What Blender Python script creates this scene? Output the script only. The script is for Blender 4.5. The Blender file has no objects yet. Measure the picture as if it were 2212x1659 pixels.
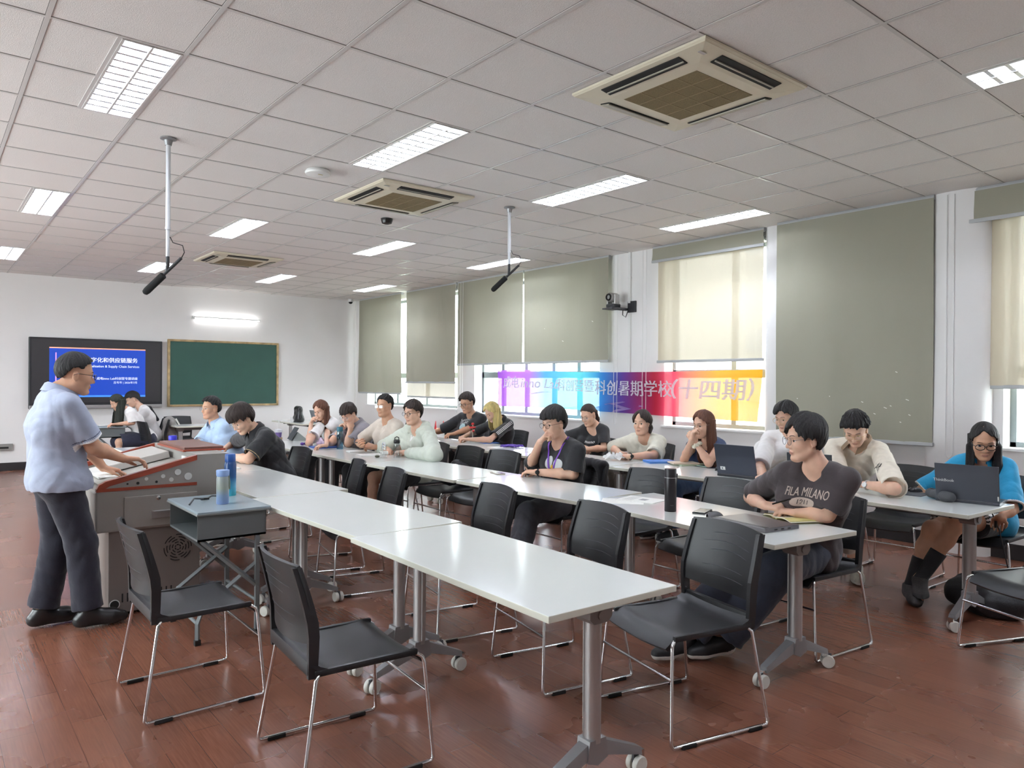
import bpy, bmesh, math, random
import numpy as np
from mathutils import Vector, Matrix
from mathutils.bvhtree import BVHTree

PI = math.pi
scene = bpy.context.scene
COL = scene.collection
random.seed(7)
RNG = np.random.default_rng(11)

# ------------------------------------------------------------------ camera
CAMH = 1.5
IMW, IMH = 2212, 1659
FPX, YAW, PITCH, ROLL = 1582.5355, 0.678307, -0.002388833, 0.00667825
_f = np.array([math.sin(YAW)*math.cos(PITCH), math.cos(YAW)*math.cos(PITCH), math.sin(PITCH)])
_r = np.array([math.cos(YAW), -math.sin(YAW), 0.0])
_u = np.cross(_r, _f)
CR = math.cos(ROLL)*_r + math.sin(ROLL)*_u
CU = -math.sin(ROLL)*_r + math.cos(ROLL)*_u
CF = _f
cam_d = bpy.data.cameras.new('camera')
cam_d.sensor_fit = 'HORIZONTAL'
cam_d.sensor_width = 36.0
cam_d.lens = 36.0*FPX/IMW
cam_d.clip_start = 0.05
cam_d.clip_end = 500
cam = bpy.data.objects.new('camera', cam_d)
COL.objects.link(cam)
cam.matrix_world = Matrix(((CR[0], CU[0], -CF[0], 0), (CR[1], CU[1], -CF[1], 0), (CR[2], CU[2], -CF[2], CAMH), (0, 0, 0, 1)))
scene.camera = cam

def _ray(x, y):
    return (x-IMW/2)/FPX*CR - (y-IMH/2)/FPX*CU + CF
def atz(x, y, h):
    """world point at height h along a sight line of the survey"""
    d = _ray(x, y); t = (h-CAMH)/d[2]
    return Vector((d[0]*t, d[1]*t, h))
def atx(x, y, c):
    d = _ray(x, y); t = c/d[0]
    return Vector((c, d[1]*t, CAMH+d[2]*t))
def aty(x, y, c):
    d = _ray(x, y); t = c/d[1]
    return Vector((d[0]*t, c, CAMH+d[2]*t))

# ------------------------------------------------------------------ view, world
vs = scene.view_settings
vs.view_transform = 'Standard'
vs.look = 'None'
vs.exposure = 0.62
vs.gamma = 1.0
vs.use_curve_mapping = False
world = bpy.data.worlds.new('sky'); scene.world = world
world.use_nodes = True
wn = world.node_tree; wn.nodes.clear()
wo = wn.nodes.new('ShaderNodeOutputWorld'); wb = wn.nodes.new('ShaderNodeBackground')
wb.inputs[0].default_value = (0.93, 0.97, 1.0, 1); wb.inputs[1].default_value = 10.5
wn.links.new(wb.outputs[0], wo.inputs[0])

# room measures
TILE = 0.625
OX, OY = 2.33845, 2.88152           # ceiling grid origin
ZC = 3.2353                         # ceiling height
WX, WY = 7.33, 14.5                 # window wall, far wall
LX, BY = -3.4, -3.0                 # left wall, wall behind the photographer
HT = 0.735                          # table height
LAMP_W = 74.0                       # fluorescent tube emission

# portals in the window openings: they only guide the sampling of the sky
WINS = [(10.62, 13.95, 1.02, 3.12), (7.16, 10.12, 0.97, 3.12), (4.58, 6.02, 0.965, 3.12), (0.2, 2.28, 0.955, 3.12)]
ADDED_WINS = [(3.4, 6.4, 0.9, 2.9), (7.4, 11.0, 0.9, 2.9)]   # unseen windows added in the left wall for soft side light
for i, (xw, y0, y1, z0, z1) in enumerate([(WX+0.32,)+w for w in WINS]+[(LX-0.25,)+w for w in ADDED_WINS]):
    L = bpy.data.lights.new('window_portal', 'AREA'); L.shape = 'RECTANGLE'
    L.size = z1-z0; L.size_y = y1-y0
    L.cycles.is_portal = True
    o = bpy.data.objects.new('window_portal', L); COL.objects.link(o)
    o.location = (xw, (y0+y1)/2, (z0+z1)/2)
    o.rotation_euler = (0, PI/2 if xw > 0 else -PI/2, 0)

# ------------------------------------------------------------------ materials
def lin(c):
    return tuple((x/255/12.92 if x/255 <= 0.04045 else ((x/255+0.055)/1.055)**2.4) for x in c)
MATS = {}
def mat(name, rgb, rough=0.5, metal=0.0, noise=None, bump=None, spec=None, trans=0.0, emit=None, sheen=0.0, alpha=None, coat=0.0):
    if name in MATS: return MATS[name]
    m = bpy.data.materials.new(name); m.use_nodes = True
    nt = m.node_tree; b = nt.nodes['Principled BSDF']
    c = lin(rgb)
    b.inputs['Base Color'].default_value = (*c, 1)
    b.inputs['Roughness'].default_value = rough
    b.inputs['Metallic'].default_value = metal
    if spec is not None: b.inputs['Specular IOR Level'].default_value = spec
    if trans: b.inputs['Transmission Weight'].default_value = trans
    if sheen: b.inputs['Sheen Weight'].default_value = sheen
    if coat: b.inputs['Coat Weight'].default_value = coat
    if alpha is not None: b.inputs['Alpha'].default_value = alpha
    if emit:
        b.inputs['Emission Color'].default_value = (*lin(emit[0]), 1); b.inputs['Emission Strength'].default_value = emit[1]
    if noise or bump:
        tc = nt.nodes.new('ShaderNodeTexCoord')
    if noise:
        sc, amt = noise[0], noise[1]
        st = noise[2] if len(noise) > 2 else (1, 1, 1)
        mp = nt.nodes.new('ShaderNodeMapping'); mp.inputs['Scale'].default_value = st
        nt.links.new(tc.outputs['Object'], mp.inputs[0])
        n = nt.nodes.new('ShaderNodeTexNoise'); n.inputs['Scale'].default_value = sc; n.inputs['Detail'].default_value = 5
        nt.links.new(mp.outputs[0], n.inputs['Vector'])
        r = nt.nodes.new('ShaderNodeValToRGB')
        r.color_ramp.elements[0].position = 0.3; r.color_ramp.elements[1].position = 0.7
        r.color_ramp.elements[0].color = (*[x*(1-amt) for x in c], 1)
        r.color_ramp.elements[1].color = (*[min(1, x*(1+amt)) for x in c], 1)
        nt.links.new(n.outputs[0], r.inputs[0]); nt.links.new(r.outputs[0], b.inputs['Base Color'])
    if bump:
        n2 = nt.nodes.new('ShaderNodeTexNoise'); n2.inputs['Scale'].default_value = bump[0]; n2.inputs['Detail'].default_value = 4
        if len(bump) > 2:
            mp2 = nt.nodes.new('ShaderNodeMapping'); mp2.inputs['Scale'].default_value = bump[2]
            nt.links.new(tc.outputs['Object'], mp2.inputs[0]); nt.links.new(mp2.outputs[0], n2.inputs['Vector'])
        else:
            nt.links.new(tc.outputs['Object'], n2.inputs['Vector'])
        bp = nt.nodes.new('ShaderNodeBump'); bp.inputs['Strength'].default_value = bump[1]; bp.inputs['Distance'].default_value = 0.01
        nt.links.new(n2.outputs[0], bp.inputs['Height']); nt.links.new(bp.outputs[0], b.inputs['Normal'])
    MATS[name] = m
    return m

def cloth_sheet(name, rgb, translucent, transparent, bumpy=True):
    """woven sheet: diffuse on both sides, lets some light through"""
    if name in MATS: return MATS[name]
    m = bpy.data.materials.new(name); m.use_nodes = True
    nt = m.node_tree; nt.nodes.clear()
    out = nt.nodes.new('ShaderNodeOutputMaterial')
    d = nt.nodes.new('ShaderNodeBsdfDiffuse'); t = nt.nodes.new('ShaderNodeBsdfTranslucent'); tr = nt.nodes.new('ShaderNodeBsdfTransparent')
    c = (*lin(rgb), 1)
    d.inputs[0].default_value = c; t.inputs[0].default_value = c
    m1 = nt.nodes.new('ShaderNodeMixShader'); m1.inputs[0].default_value = translucent
    nt.links.new(d.outputs[0], m1.inputs[1]); nt.links.new(t.outputs[0], m1.inputs[2])
    m2 = nt.nodes.new('ShaderNodeMixShader'); m2.inputs[0].default_value = transparent
    nt.links.new(m1.outputs[0], m2.inputs[1]); nt.links.new(tr.outputs[0], m2.inputs[2])
    nt.links.new(m2.outputs[0], out.inputs[0])
    if bumpy:
        tc = nt.nodes.new('ShaderNodeTexCoord'); mp = nt.nodes.new('ShaderNodeMapping'); mp.inputs['Scale'].default_value = (1, 7, 0.8)
        n = nt.nodes.new('ShaderNodeTexNoise'); n.inputs['Scale'].default_value = 1.2; n.inputs['Detail'].default_value = 2
        bp = nt.nodes.new('ShaderNodeBump'); bp.inputs['Strength'].default_value = 0.5; bp.inputs['Distance'].default_value = 0.02
        nt.links.new(tc.outputs['Object'], mp.inputs[0]); nt.links.new(mp.outputs[0], n.inputs['Vector'])
        nt.links.new(n.outputs[0], bp.inputs['Height']); nt.links.new(bp.outputs[0], d.inputs['Normal']); nt.links.new(bp.outputs[0], t.inputs['Normal'])
    MATS[name] = m
    return m

def glass_pane(name, tint=(1, 1, 1), gloss=0.06):
    if name in MATS: return MATS[name]
    m = bpy.data.materials.new(name); m.use_nodes = True
    nt = m.node_tree; nt.nodes.clear()
    out = nt.nodes.new('ShaderNodeOutputMaterial')
    tr = nt.nodes.new('ShaderNodeBsdfTransparent'); tr.inputs[0].default_value = (*tint, 1)
    g = nt.nodes.new('ShaderNodeBsdfGlossy'); g.inputs['Roughness'].default_value = 0.03
    mx = nt.nodes.new('ShaderNodeMixShader'); mx.inputs[0].default_value = gloss
    nt.links.new(tr.outputs[0], mx.inputs[1]); nt.links.new(g.outputs[0], mx.inputs[2]); nt.links.new(mx.outputs[0], out.inputs[0])
    MATS[name] = m
    return m

WHITE_WALL = mat('white_wall_paint', (234, 232, 231), 0.75, noise=(1.5, 0.02), bump=(60, 0.05))
CHROME = mat('chrome', (222, 222, 224), 0.14, 1.0)
ALU = mat('aluminium', (176, 174, 174), 0.38, 0.75)
ALU_DARK = mat('grey_painted_metal', (120, 116, 116), 0.4, 0.3)
BLACK_PLASTIC = mat('black_plastic', (30, 31, 34), 0.42, bump=(400, 0.05))
SLOT_GLINT = mat('slot_glint_plastic', (58, 60, 66), 0.3)  # lighter grey paints the highlights along the backrest slots
RUBBER = mat('black_rubber', (22, 22, 23), 0.7)
TABLE_WHITE = mat('white_laminate', (226, 230, 228), 0.13, noise=(2.0, 0.015), bump=(6, 0.004))
TABLE_EDGE = mat('cream_edge_band', (214, 214, 200), 0.4)
CASTER_W = mat('white_caster_plastic', (214, 212, 204), 0.45)
BLACK_GLOSS = mat('black_gloss', (14, 14, 16), 0.15)
GREY_STEEL = mat('grey_steel_cabinet', (146, 142, 137), 0.45, 0.1, noise=(3, 0.03))
WHITE_PLASTIC = mat('white_plastic', (228, 228, 226), 0.4)
PAPER = mat('white_paper', (236, 236, 232), 0.8)
DARK_GREY = mat('dark_grey_plastic', (62, 62, 66), 0.45)

# ------------------------------------------------------------------ mesh helpers
class MB:
    """collects shapes, links them as one mesh object"""
    def __init__(s): s.v = []; s.f = []; s.mi = []; s.cur = 0
    def add(s, verts, faces, mi=None):
        b = len(s.v); s.v += [tuple(p) for p in verts]
        s.f += [tuple(b+i for i in q) for q in faces]
        s.mi += [s.cur if mi is None else mi]*len(faces)
        return s
    def box(s, c, d, rot=None, bev=0.0, mi=None):
        hx, hy, hz = d[0]/2, d[1]/2, d[2]/2
        bm = bmesh.new()
        vs_ = [bm.verts.new((x*hx, y*hy, z*hz)) for x in (-1, 1) for y in (-1, 1) for z in (-1, 1)]
        for q in ((0, 1, 3, 2), (4, 6, 7, 5), (0, 4, 5, 1), (2, 3, 7, 6), (0, 2, 6, 4), (1, 5, 7, 3)):
            bm.faces.new([vs_[i] for i in q])
        if bev > 0:
            bmesh.ops.bevel(bm, geom=list(bm.edges), offset=min(bev, 0.49*min(d)), segments=2, affect='EDGES', profile=0.6)
        M = Matrix.Identity(3)
        if rot is not None: M = rot.to_3x3() if isinstance(rot, Matrix) else Matrix.Rotation(rot, 3, 'Z')
        c = Vector(c)
        bm.verts.index_update()
        s.add([c+M@v.co for v in bm.verts], [[v.index for v in f.verts] for f in bm.faces], mi)
        bm.free(); return s
    def box2(s, a, b, bev=0.0, mi=None):
        return s.box([(a[i]+b[i])/2 for i in range(3)], [abs(b[i]-a[i]) for i in range(3)], None, bev, mi)
    def tube(s, pts, r, n=10, cap=True, mi=None, closed=False):
        pts = [Vector(p) for p in pts]
        rs = r if isinstance(r, (list, tuple)) else [r]*len(pts)
        N = len(pts); rings = []; up = None
        for i, p in enumerate(pts):
            if closed: t = (pts[(i+1) % N]-pts[i-1])
            else: t = (pts[min(i+1, N-1)]-pts[max(i-1, 0)])
            t.normalize()
            if up is None:
                up = Vector((0, 0, 1)) if abs(t.z) < 0.9 else Vector((1, 0, 0))
            a = t.cross(up)
            if a.length < 1e-4: a = t.cross(Vector((0.3, 1, 0.2)))
            a.normalize(); up = a.cross(t).normalized()
            rings.append([p+rs[i]*(math.cos(2*PI*k/n)*a+math.sin(2*PI*k/n)*up) for k in range(n)])
        v = [q for R in rings for q in R]; f = []
        M = N if closed else N-1
        for i in range(M):
            j = (i+1) % N
            for k in range(n):
                f.append((i*n+k, i*n+(k+1) % n, j*n+(k+1) % n, j*n+k))
        if cap and not closed:
            f.append(tuple(range(n-1, -1, -1))); f.append(tuple((N-1)*n+k for k in range(n)))
        return s.add(v, f, mi)
    def lathe(s, prof, n=24, c=(0, 0, 0), M=None, mi=None, cap=True):
        c = Vector(c); v = []; f = []
        for (r, z) in prof:
            for k in range(n):
                p = Vector((r*math.cos(2*PI*k/n), r*math.sin(2*PI*k/n), z))
                if M is not None: p = M@p
                v.append(c+p)
        for i in range(len(prof)-1):
            for k in range(n):
                f.append((i*n+k, i*n+(k+1) % n, (i+1)*n+(k+1) % n, (i+1)*n+k))
        if cap:
            f.append(tuple(range(n-1, -1, -1))); f.append(tuple((len(prof)-1)*n+k for k in range(n)))
        return s.add(v, f, mi)
    def prism(s, poly, axis, a, b, mi=None):
        """polygon in the other two axes pushed from a to b along axis (0,1,2)"""
        def P(p, t):
            q = list(p); q.insert(axis, t); return q
        n = len(poly)
        v = [P(p, a) for p in poly]+[P(p, b) for p in poly]
        f = [tuple(range(n-1, -1, -1)), tuple(range(n, 2*n))]+[(i, (i+1) % n, n+(i+1) % n, n+i) for i in range(n)]
        return s.add(v, f, mi)
    def grid(s, fn, nu, nv, thick=0.0, mi=None):
        """surface fn(u,v)->point, optional thickness along the normal"""
        P = [[Vector(fn(i/nu, j/nv)) for j in range(nv+1)] for i in range(nu+1)]
        idx = lambda i, j: i*(nv+1)+j
        v = [p for r in P for p in r]; f = [(idx(i, j), idx(i+1, j), idx(i+1, j+1), idx(i, j+1)) for i in range(nu) for j in range(nv)]
        if thick:
            nb = len(v); w = []
            for i in range(nu+1):
                for j in range(nv+1):
                    du = P[min(i+1, nu)][j]-P[max(i-1, 0)][j]; dv = P[i][min(j+1, nv)]-P[i][max(j-1, 0)]
                    nn = du.cross(dv).normalized(); w.append(P[i][j]-nn*thick)
            v = v+w
            f = f+[tuple(nb+k for k in reversed(q)) for q in f]
            ed = [idx(i, 0) for i in range(nu+1)]+[idx(nu, j) for j in range(1, nv+1)]+[idx(i, nv) for i in range(nu-1, -1, -1)]+[idx(0, j) for j in range(nv-1, 0, -1)]
            for k in range(len(ed)):
                a, b = ed[k], ed[(k+1) % len(ed)]
                f.append((b, a, nb+a, nb+b))
        return s.add(v, f, mi)
    def build(s, name, m, parent=None, smooth=False, sharp=None):
        me = bpy.data.meshes.new(name)
        me.from_pydata([tuple(p) for p in s.v], [], s.f)
        ms = m if isinstance(m, (list, tuple)) else [m]
        for x in ms: me.materials.append(x)
        if len(ms) > 1: me.polygons.foreach_set('material_index', s.mi)
        bm = bmesh.new(); bm.from_mesh(me); bmesh.ops.recalc_face_normals(bm, faces=bm.faces)
        if smooth:
            ang = math.radians(sharp or 40)
            for f in bm.faces: f.smooth = True
            for e in bm.edges:
                if len(e.link_faces) == 2 and e.calc_face_angle(0) > ang: e.smooth = False
        bm.to_mesh(me); bm.free()
        o = bpy.data.objects.new(name, me); COL.objects.link(o)
        if parent is not None: o.parent = parent
        return o

def tag(o, label=None, cat=None, group=None, kind=None):
    if label: o['label'] = label
    if cat: o['category'] = cat
    if group: o['group'] = group
    if kind: o['kind'] = kind
    return o
def thing(name, loc, rz, label, cat, group=None):
    o = bpy.data.objects.new(name, None); COL.objects.link(o)
    o.empty_display_size = 0.1
    o.location = loc; o.rotation_euler = (0, 0, rz)
    return tag(o, label, cat, group)
def copy_tree(o, parent=None):
    c = o.copy(); COL.objects.link(c)
    if parent is not None: c.parent = parent
    for ch in list(o.children): copy_tree(ch, c)
    return c
def rz3(a): return Matrix.Rotation(a, 3, 'Z')
def text_mesh(body, size, bold=0.0, shear=0.0, align='CENTER', res=2):
    cu = bpy.data.curves.new('lettering', 'FONT'); cu.body = body; cu.size = size
    cu.align_x = align; cu.align_y = 'CENTER'; cu.resolution_u = res; cu.offset = bold*size; cu.shear = shear; cu.fill_mode = 'FRONT'
    o = bpy.data.objects.new('lettering', cu); COL.objects.link(o)
    bpy.context.view_layer.update()
    me = o.to_mesh()
    v = [p.co.copy() for p in me.vertices]; f = [tuple(p.vertices) for p in me.polygons]
    o.to_mesh_clear(); bpy.data.objects.remove(o); bpy.data.curves.remove(cu)
    return v, f
def flat_text(mb, body, size, origin, right, up, bold=0.0, shear=0.0, align='CENTER', fit=None, mi=None, dz=0.0):
    v, f = text_mesh(body, size, 0.0, shear, align)
    origin, right, up = Vector(origin), Vector(right), Vector(up)
    sx = 1.0
    if fit:
        w = max(p.x for p in v)-min(p.x for p in v); sx = fit/w
    n = right.cross(up)
    for k, o in enumerate((-1, 0, 1) if bold else (0,)):
        mb.add([origin+right*(p.x*sx+o*bold*size)+up*p.y+n*(dz+0.0001*k) for p in v], f, mi)
# ------------------------------------------------------------------ room shell
def floor_material():
    m = bpy.data.materials.new('red_brown_laminate'); m.use_nodes = True
    nt = m.node_tree; b = nt.nodes['Principled BSDF']
    tc = nt.nodes.new('ShaderNodeTexCoord')
    sw = nt.nodes.new('ShaderNodeMapping'); sw.inputs['Rotation'].default_value = (0, 0, PI/2)
    nt.links.new(tc.outputs['Object'], sw.inputs[0])
    br = nt.nodes.new('ShaderNodeTexBrick')
    br.inputs['Scale'].default_value = 1.0; br.inputs['Mortar Size'].default_value = 0.0012
    br.inputs['Brick Width'].default_value = 0.82; br.inputs['Row Height'].default_value = 0.128
    br.inputs['Color1'].default_value = (*lin((128, 84, 66)), 1); br.inputs['Color2'].default_value = (*lin((116, 74, 58)), 1)
    br.inputs['Mortar'].default_value = (*lin((88, 50, 40)), 1); br.inputs['Mortar Smooth'].default_value = 0.1
    nt.links.new(sw.outputs[0], br.inputs['Vector'])
    mp = nt.nodes.new('ShaderNodeMapping'); mp.inputs['Scale'].default_value = (30, 1.3, 1)
    nt.links.new(tc.outputs['Object'], mp.inputs[0])
    n = nt.nodes.new('ShaderNodeTexNoise'); n.inputs['Scale'].default_value = 4; n.inputs['Detail'].default_value = 6; n.inputs['Distortion'].default_value = 0.0
    nt.links.new(mp.outputs[0], n.inputs['Vector'])
    mx = nt.nodes.new('ShaderNodeMix'); mx.data_type = 'RGBA'; mx.blend_type = 'MULTIPLY'
    r = nt.nodes.new('ShaderNodeValToRGB'); r.color_ramp.elements[0].color = (0.80, 0.77, 0.75, 1); r.color_ramp.elements[1].color = (1.10, 1.08, 1.06, 1)
    r.color_ramp.elements[0].position = 0.3; r.color_ramp.elements[1].position = 0.72
    nt.links.new(n.outputs[0], r.inputs[0])
    mx.inputs[0].default_value = 1.0
    nt.links.new(br.outputs['Color'], mx.inputs[6]); nt.links.new(r.outputs[0], mx.inputs[7]); nt.links.new(mx.outputs[2], b.inputs['Base Color'])
    n2 = nt.nodes.new('ShaderNodeTexNoise'); n2.inputs['Scale'].default_value = 1.6; n2.inputs['Detail'].default_value = 4
    nt.links.new(tc.outputs['Object'], n2.inputs['Vector'])
    r2 = nt.nodes.new('ShaderNodeMapRange'); r2.inputs[3].default_value = 0.22; r2.inputs[4].default_value = 0.32; b.inputs['Specular IOR Level'].default_value = 0.75
    nt.links.new(n2.outputs[0], r2.inputs[0]); nt.links.new(r2.outputs[0], b.inputs['Roughness'])
    bp = nt.nodes.new('ShaderNodeBump'); bp.inputs['Strength'].default_value = 0.04; bp.inputs['Distance'].default_value = 0.001
    nt.links.new(n.outputs[0], bp.inputs['Height']); nt.links.new(bp.outputs[0], b.inputs['Normal'])
    return m
def struct(mb, name, m, **k):
    o = mb.build(name, m, **k); o['kind'] = 'structure'; return o

struct(MB().box2((LX, BY, -0.1), (WX, WY, 0)), 'floor', floor_material())
TILE_MAT = mat('mineral_fibre_tile', (230, 226, 223), 0.9, noise=(140, 0.055), bump=(220, 0.35))
TBAR_MAT = mat('white_ceiling_bar', (206, 203, 200), 0.3)
GAP_MAT = mat('tile_shadow_gap', (86, 82, 80), 0.9)  # dark strips beside the bars paint the shadow gap at tile edges
# lamps (right edge column index, far-near row index) sit in the right half of a tile column, two tiles long
LAMPS = [(c, r) for r in (14, 8, 2, -4) for c in (-5, -2, 1, 4, 7)]
cells = {}
for (c, r) in LAMPS:
    for rr in (r, r+1): cells[(2*c-1, rr)] = 1
cm = MB()
ia0 = math.floor((LX-OX)/TILE*2); ia1 = math.ceil((WX-OX)/TILE*2)
ib0 = math.floor((BY-OY)/TILE); ib1 = math.ceil((WY-OY)/TILE)
for ia in range(ia0, ia1):
    for ib in range(ib0, ib1):
        if (ia, ib) in cells: continue
        x0 = max(LX, OX+ia*TILE/2); x1 = min(WX, OX+(ia+1)*TILE/2); y0 = max(BY, OY+ib*TILE); y1 = min(WY, OY+(ib+1)*TILE)
        if x1-x0 < 1e-4 or y1-y0 < 1e-4: continue
        cm.add([(x0, y0, ZC), (x1, y0, ZC), (x1, y1, ZC), (x0, y1, ZC)], [(0, 3, 2, 1)])
struct(cm, 'ceiling', TILE_MAT)
struct(MB().box2((LX, BY, ZC+0.35), (WX+0.35, WY, ZC+0.4)), 'roof', WHITE_WALL)
tb = MB()
skipx = {}
for ia in range(math.ceil((LX-OX)/TILE), math.floor((WX-OX)/TILE)+1):
    x = OX+ia*TILE; tb.box2((x-0.011, BY, ZC-0.004), (x+0.011, WY, ZC+0.012))
for ib in range(math.ceil((BY-OY)/TILE), math.floor((WY-OY)/TILE)+1):
    y = OY+ib*TILE
    for ia in range(ia0, ia1):
        a = (ia, ib) in cells and (ia, ib-1) in cells
        if a: continue
        x0 = max(LX, OX+ia*TILE/2); x1 = min(WX, OX+(ia+1)*TILE/2)
        tb.box2((x0, y-0.011, ZC-0.0035), (x1, y+0.011, ZC+0.012))
for (c, r) in LAMPS:
    x = OX+(c-0.5)*TILE
    tb.box2((x-0.011, OY+r*TILE, ZC-0.004), (x+0.011, OY+(r+2)*TILE, ZC+0.012))
for ia in range(math.ceil((LX-OX)/TILE), math.floor((WX-OX)/TILE)+1):
    x = OX+ia*TILE; tb.box2((x-0.0135, BY, ZC-0.0006), (x+0.0135, WY, ZC+0.01), mi=1)
for ib in range(math.ceil((BY-OY)/TILE), math.floor((WY-OY)/TILE)+1):
    y = OY+ib*TILE
    for ia in range(ia0, ia1):
        if (ia, ib) in cells or (ia, ib-1) in cells: continue
        tb.box2((max(LX, OX+ia*TILE/2), y-0.0135, ZC-0.0006), (min(WX, OX+(ia+1)*TILE/2), y+0.0135, ZC+0.01), mi=1)
struct(tb, 'trim_1', [TBAR_MAT, GAP_MAT])

# far wall and left wall, wall behind
struct(MB().box2((LX-0.2, WY, -0.1), (WX+0.4, WY+0.2, ZC+0.4)), 'wall_far', WHITE_WALL)
lw = MB()
le = [BY]+[q for (y0, y1, z0, z1) in ADDED_WINS for q in (y0, y1)]+[WY]
for i in range(0, len(le), 2): lw.box2((LX-0.2, le[i], -0.1), (LX, le[i+1], ZC+0.4))
for (y0, y1, z0, z1) in ADDED_WINS: lw.box2((LX-0.2, y0, -0.1), (LX, y1, z0)); lw.box2((LX-0.2, y0, z1), (LX, y1, ZC+0.4))
struct(lw, 'wall_left', WHITE_WALL)
struct(MB().box2((LX-0.2, BY-0.2, -0.1), (WX+0.4, BY, ZC+0.4)), 'wall_back', WHITE_WALL)
# window wall with four openings
ww = MB()
edges = [BY]
for (y0, y1, z0, z1) in sorted(WINS): edges += [y0, y1]
edges.append(WY)
for i in range(0, len(edges), 2):
    ww.box2((WX, edges[i], -0.1), (WX+0.3, edges[i+1], ZC+0.4))
for (y0, y1, z0, z1) in WINS:
    ww.box2((WX, y0, -0.1), (WX+0.3, y1, z0)); ww.box2((WX, y0, z1), (WX+0.3, y1, ZC+0.4))
struct(ww, 'wall_right', WHITE_WALL)
# rounded columns standing proud of the window wall
cl = MB()
def halfcol(y0, y1, d, n=10):
    yc = (y0+y1)/2; h = (y1-y0)/2
    pts = [(WX+0.05, y0)]+[(WX-d*math.sin(PI*k/n)**0.6, yc-h*math.cos(PI*k/n)) for k in range(n+1)]+[(WX+0.05, y1)]
    cl.prism(pts, 2, 0, ZC)
halfcol(4.36, 4.58, 0.06); halfcol(2.36, 2.9, 0.16)
struct(cl, 'column_1', WHITE_WALL, smooth=True, sharp=50)
BASE = mat('black_skirting', (40, 38, 40), 0.35)
struct(MB().box2((LX, WY-0.015, 0), (WX, WY, 0.13), 0.003), 'baseboard_far', BASE)
struct(MB().box2((WX-0.016, BY, 0), (WX, WY, 0.135), 0.003), 'baseboard_right', BASE)
struct(MB().box2((LX, BY, 0), (LX+0.015, WY, 0.13), 0.003), 'baseboard_left', BASE)
WINF = mat('grey_green_window_frame', (122, 130, 132), 0.4, 0.3)
GLASS = glass_pane('window_glass', (0.97, 1, 1), 0.05)
SILL = mat('white_sill', (236, 236, 236), 0.4)
def window(k, y0, y1, z0, z1, mull, transom, xw=WX+0.2, sd=1):
    w = thing('window_%d' % k, (xw, 0, 0), 0, None, None); w['kind'] = 'structure'
    fm = MB()
    for z in (z0+0.025, z1-0.025): fm.box((0, (y0+y1)/2, z), (0.06, y1-y0, 0.05), bev=0.004)
    for y in (y0+0.025, y1-0.025): fm.box((0, y, (z0+z1)/2), (0.06, 0.05, z1-z0), bev=0.004)
    for y in mull: fm.box((0, y, (z0+z1)/2), (0.05, 0.07, z1-z0), bev=0.004)
    fm.box((0, (y0+y1)/2, transom), (0.06, y1-y0, 0.1), bev=0.004)
    fm.build('window_frame', WINF, w)
    MB().box((0.012, (y0+y1)/2, (z0+z1)/2), (0.006, y1-y0-0.06, z1-z0-0.06)).build('pane', GLASS, w)
    MB().box2((-0.235*sd if sd > 0 else 0.03, y0-0.03, z0-0.022), (-0.03 if sd > 0 else 0.14, y1+0.03, z0+0.004), 0.004).build('sill', SILL, w)
window(1, *WINS[0], [11.9, 13.0], 1.62)
window(2, *WINS[1], [7.75, 8.3, 8.95, 9.55], 1.62)
window(3, *WINS[2], [5.12], 1.62)
window(4, *WINS[3], [1.75], 1.62)
for _k, _w in enumerate(ADDED_WINS): window(5+_k, *_w, [_w[0]+1.2, _w[0]+2.4], 2.2, LX-0.12, -1)  # the added left wall windows, out of view

# ------------------------------------------------------------------ outdoors, seen pale through the panes
def outdoors():
    bl = mat('pale_facade', (236, 232, 226), 0.9)
    st = mat('facade_window_band', (206, 212, 220), 0.3)
    b = thing('apartment_building', (44, 26, -6), 0, 'pale tower block with rows of window bands beyond the third window', 'building')
    MB().box2((0, -14, 0), (14, 16, 40)).build('wall', bl, b)
    for k in range(11):
        MB().box2((-0.15, -13, 3+k*3.3), (0.1, 3, 4.7+k*3.3)).build('window_band', st, b)
    b2 = thing('low_building', (30, 4, -4), 0, 'low pale building beyond the window beside the person in blue', 'building')
    MB().box2((0, -6, 0), (10, 10, 7)).build('wall', mat('pink_facade', (238, 222, 212), 0.9), b2)
    for k in range(4):
        MB().box2((-0.1, -5+k*3.6, 4.2), (0.1, -3+k*3.6, 6)).build('window_band', st, b2)
    struct(MB().box2((9, -60, -4.2), (120, 120, -4)), 'ground', mat('pale_paving', (196, 200, 186), 0.9))
    leaf = mat('pale_green_leaves', (126, 170, 84), 0.8, noise=(8, 0.3))  # plain pale green leaf colour with random mottling
    for i, (x, y, z, r) in enumerate([(20, 5.6, -2.6, 1.9), (19, 1.4, -2.8, 1.9), (20, 10, -2.8, 2.0), (18, 15.5, -2.9, 2.0), (19, 24, -3, 2.2), (19, 30, -3, 2.3)]):
        t = thing('shrub', (x, y, -4), 0, 'pale green leafy shrub growing outside the windows', 'shrub', 'shrubs outside the windows')
        m = MB(); rr = random.Random(i)
        for q in range(420):
            a = rr.uniform(0, 2*PI); e = rr.uniform(-0.4, 1.4); R = r*rr.uniform(0.75, 1.0)
            c = Vector((R*math.cos(a)*math.cos(e), R*math.sin(a)*math.cos(e), z+4+R*math.sin(e)))
            d1 = Vector((rr.uniform(-1, 1), rr.uniform(-1, 1), rr.uniform(-1, 1))).normalized()*0.22
            d2 = d1.orthogonal().normalized()*0.15
            m.add([c-d1, c+d2, c+d1, c-d2], [(0, 1, 2, 3)])
        m.build('foliage', leaf, t)
        MB().tube([(0, 0, 0), (0, 0, z+4)], 0.1, 6).build('trunk', mat('bark', (110, 92, 74), 0.9), t)
outdoors()

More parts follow.
